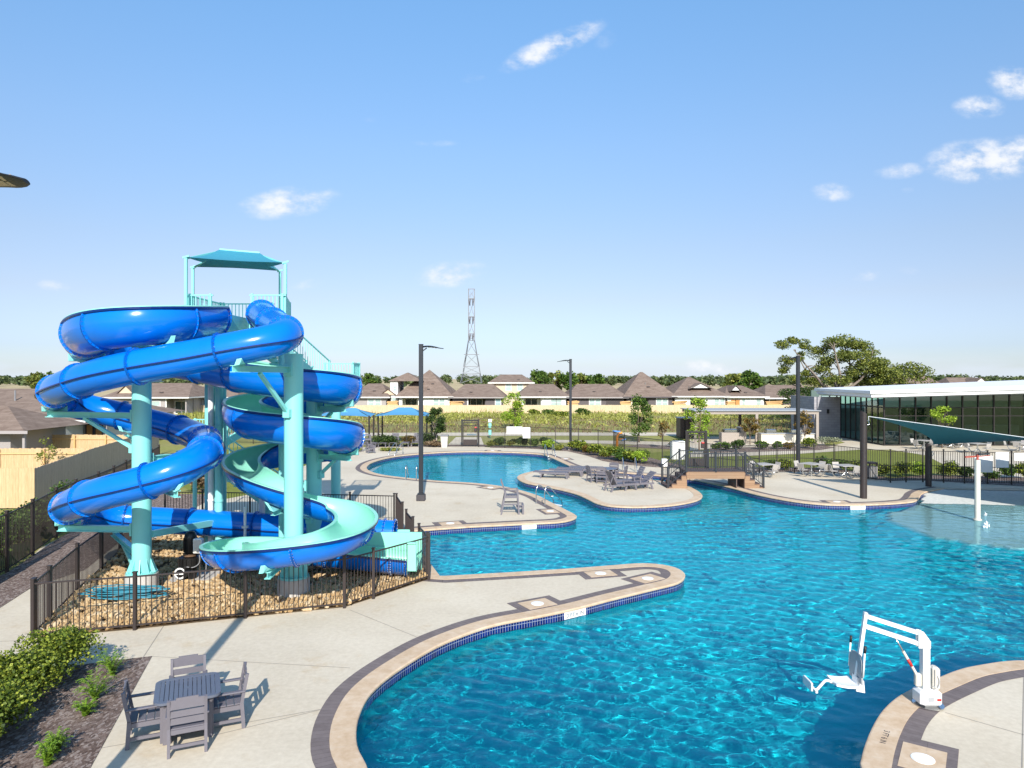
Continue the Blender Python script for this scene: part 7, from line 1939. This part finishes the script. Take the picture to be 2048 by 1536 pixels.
ss = wn('ShaderNodeMapRange', interpolation_type='SMOOTHSTEP')
nt.links.new(wmath('MULTIPLY', tot, wmath('ADD', wmath('MULTIPLY', wmath('SUBTRACT', nn, .5), 3.4), .62)), ss.inputs[0])
ss.inputs[1].default_value = .08; ss.inputs[2].default_value = 1.0
front = wmath('GREATER_THAN', sep.outputs[1], .08)
dens = wmath('MULTIPLY', wmath('MULTIPLY', ss.outputs[0], front), .93)
# thin bank of cloud along the horizon
hz = wn('ShaderNodeMapRange', interpolation_type='SMOOTHSTEP'); nt.links.new(wmath('ADD', el, wmath('MULTIPLY', wmath('SUBTRACT', wnoise(9, 5, .55, 5), .5), .05)), hz.inputs[0])
hz.inputs[1].default_value = .040; hz.inputs[2].default_value = -.002
hb = wmath('MULTIPLY', wmath('MULTIPLY', hz.outputs[0], front), .75)
def wmix(f, a, b):
    m = wn('ShaderNodeMix', data_type='RGBA')
    for i, x in ((0, f), (6, a), (7, b)):
        if hasattr(x, 'is_linked'): nt.links.new(x, m.inputs[i])
        else: m.inputs[i].default_value = x
    return m.outputs[2]
CLOUD = SKY_CLOUD = (5.3, 5.4, 5.65, 1)
# the photographed sky is evenly pale towards the horizon and a cleaner blue overhead: grade the sky by elevation
zr = wn('ShaderNodeValToRGB'); nt.links.new(wmath('MULTIPLY', sep.outputs[2], 2.0), zr.inputs[0])
els = [(.0, (.56, .63, .82)), (.03, (.52, .60, .84)), (.078, (.50, .56, .80)), (.216, (.64, .60, .69)), (.354, (.73, .70, .75)), (.61, (.83, .92, .995)), (.934, (.88, 1.16, 1.285))]
while len(zr.color_ramp.elements) < len(els): zr.color_ramp.elements.new(.5)
for e_, (p_, c_) in zip(zr.color_ramp.elements, els): e_.position = p_; e_.color = (c_[0] / 1.3, c_[1] / 1.3, c_[2] / 1.3, 1)
mg = wn('ShaderNodeMix', data_type='RGBA', blend_type='MULTIPLY'); mg.inputs[0].default_value = 1; nt.links.new(sky.outputs[0], mg.inputs[6]); nt.links.new(zr.outputs[0], mg.inputs[7])
mh = wn('ShaderNodeVectorMath', operation='SCALE'); nt.links.new(mg.outputs[2], mh.inputs[0]); mh.inputs[3].default_value = 1.3
skyc = mh.outputs[0]
c1 = wmix(hb, skyc, (4.2, 4.7, 5.4, 1)); shade = wn('ShaderNodeMapRange'); nt.links.new(n1, shade.inputs[0]); shade.inputs[1].default_value = .38; shade.inputs[2].default_value = .6
c2 = wmix(dens, c1, wmix(shade.outputs[0], (4.5, 4.75, 5.2, 1), CLOUD))
nt.links.new(c2, bg.inputs[0]); w.cycles.sampling_method = 'MANUAL'; w.cycles.sample_map_resolution = 512

# ------------------------------------------------------------------ picture settings
vs = scene.view_settings; vs.view_transform = 'Standard'; vs.look = 'None'; vs.gamma = 1; vs.exposure = .57; vs.use_curve_mapping = False
scene.render.engine = 'CYCLES'; cy = scene.cycles
cy.use_denoising = True; cy.max_bounces = 8; cy.transparent_max_bounces = 16; cy.caustics_reflective = False; cy.caustics_refractive = True
cy.sample_clamp_indirect = 6
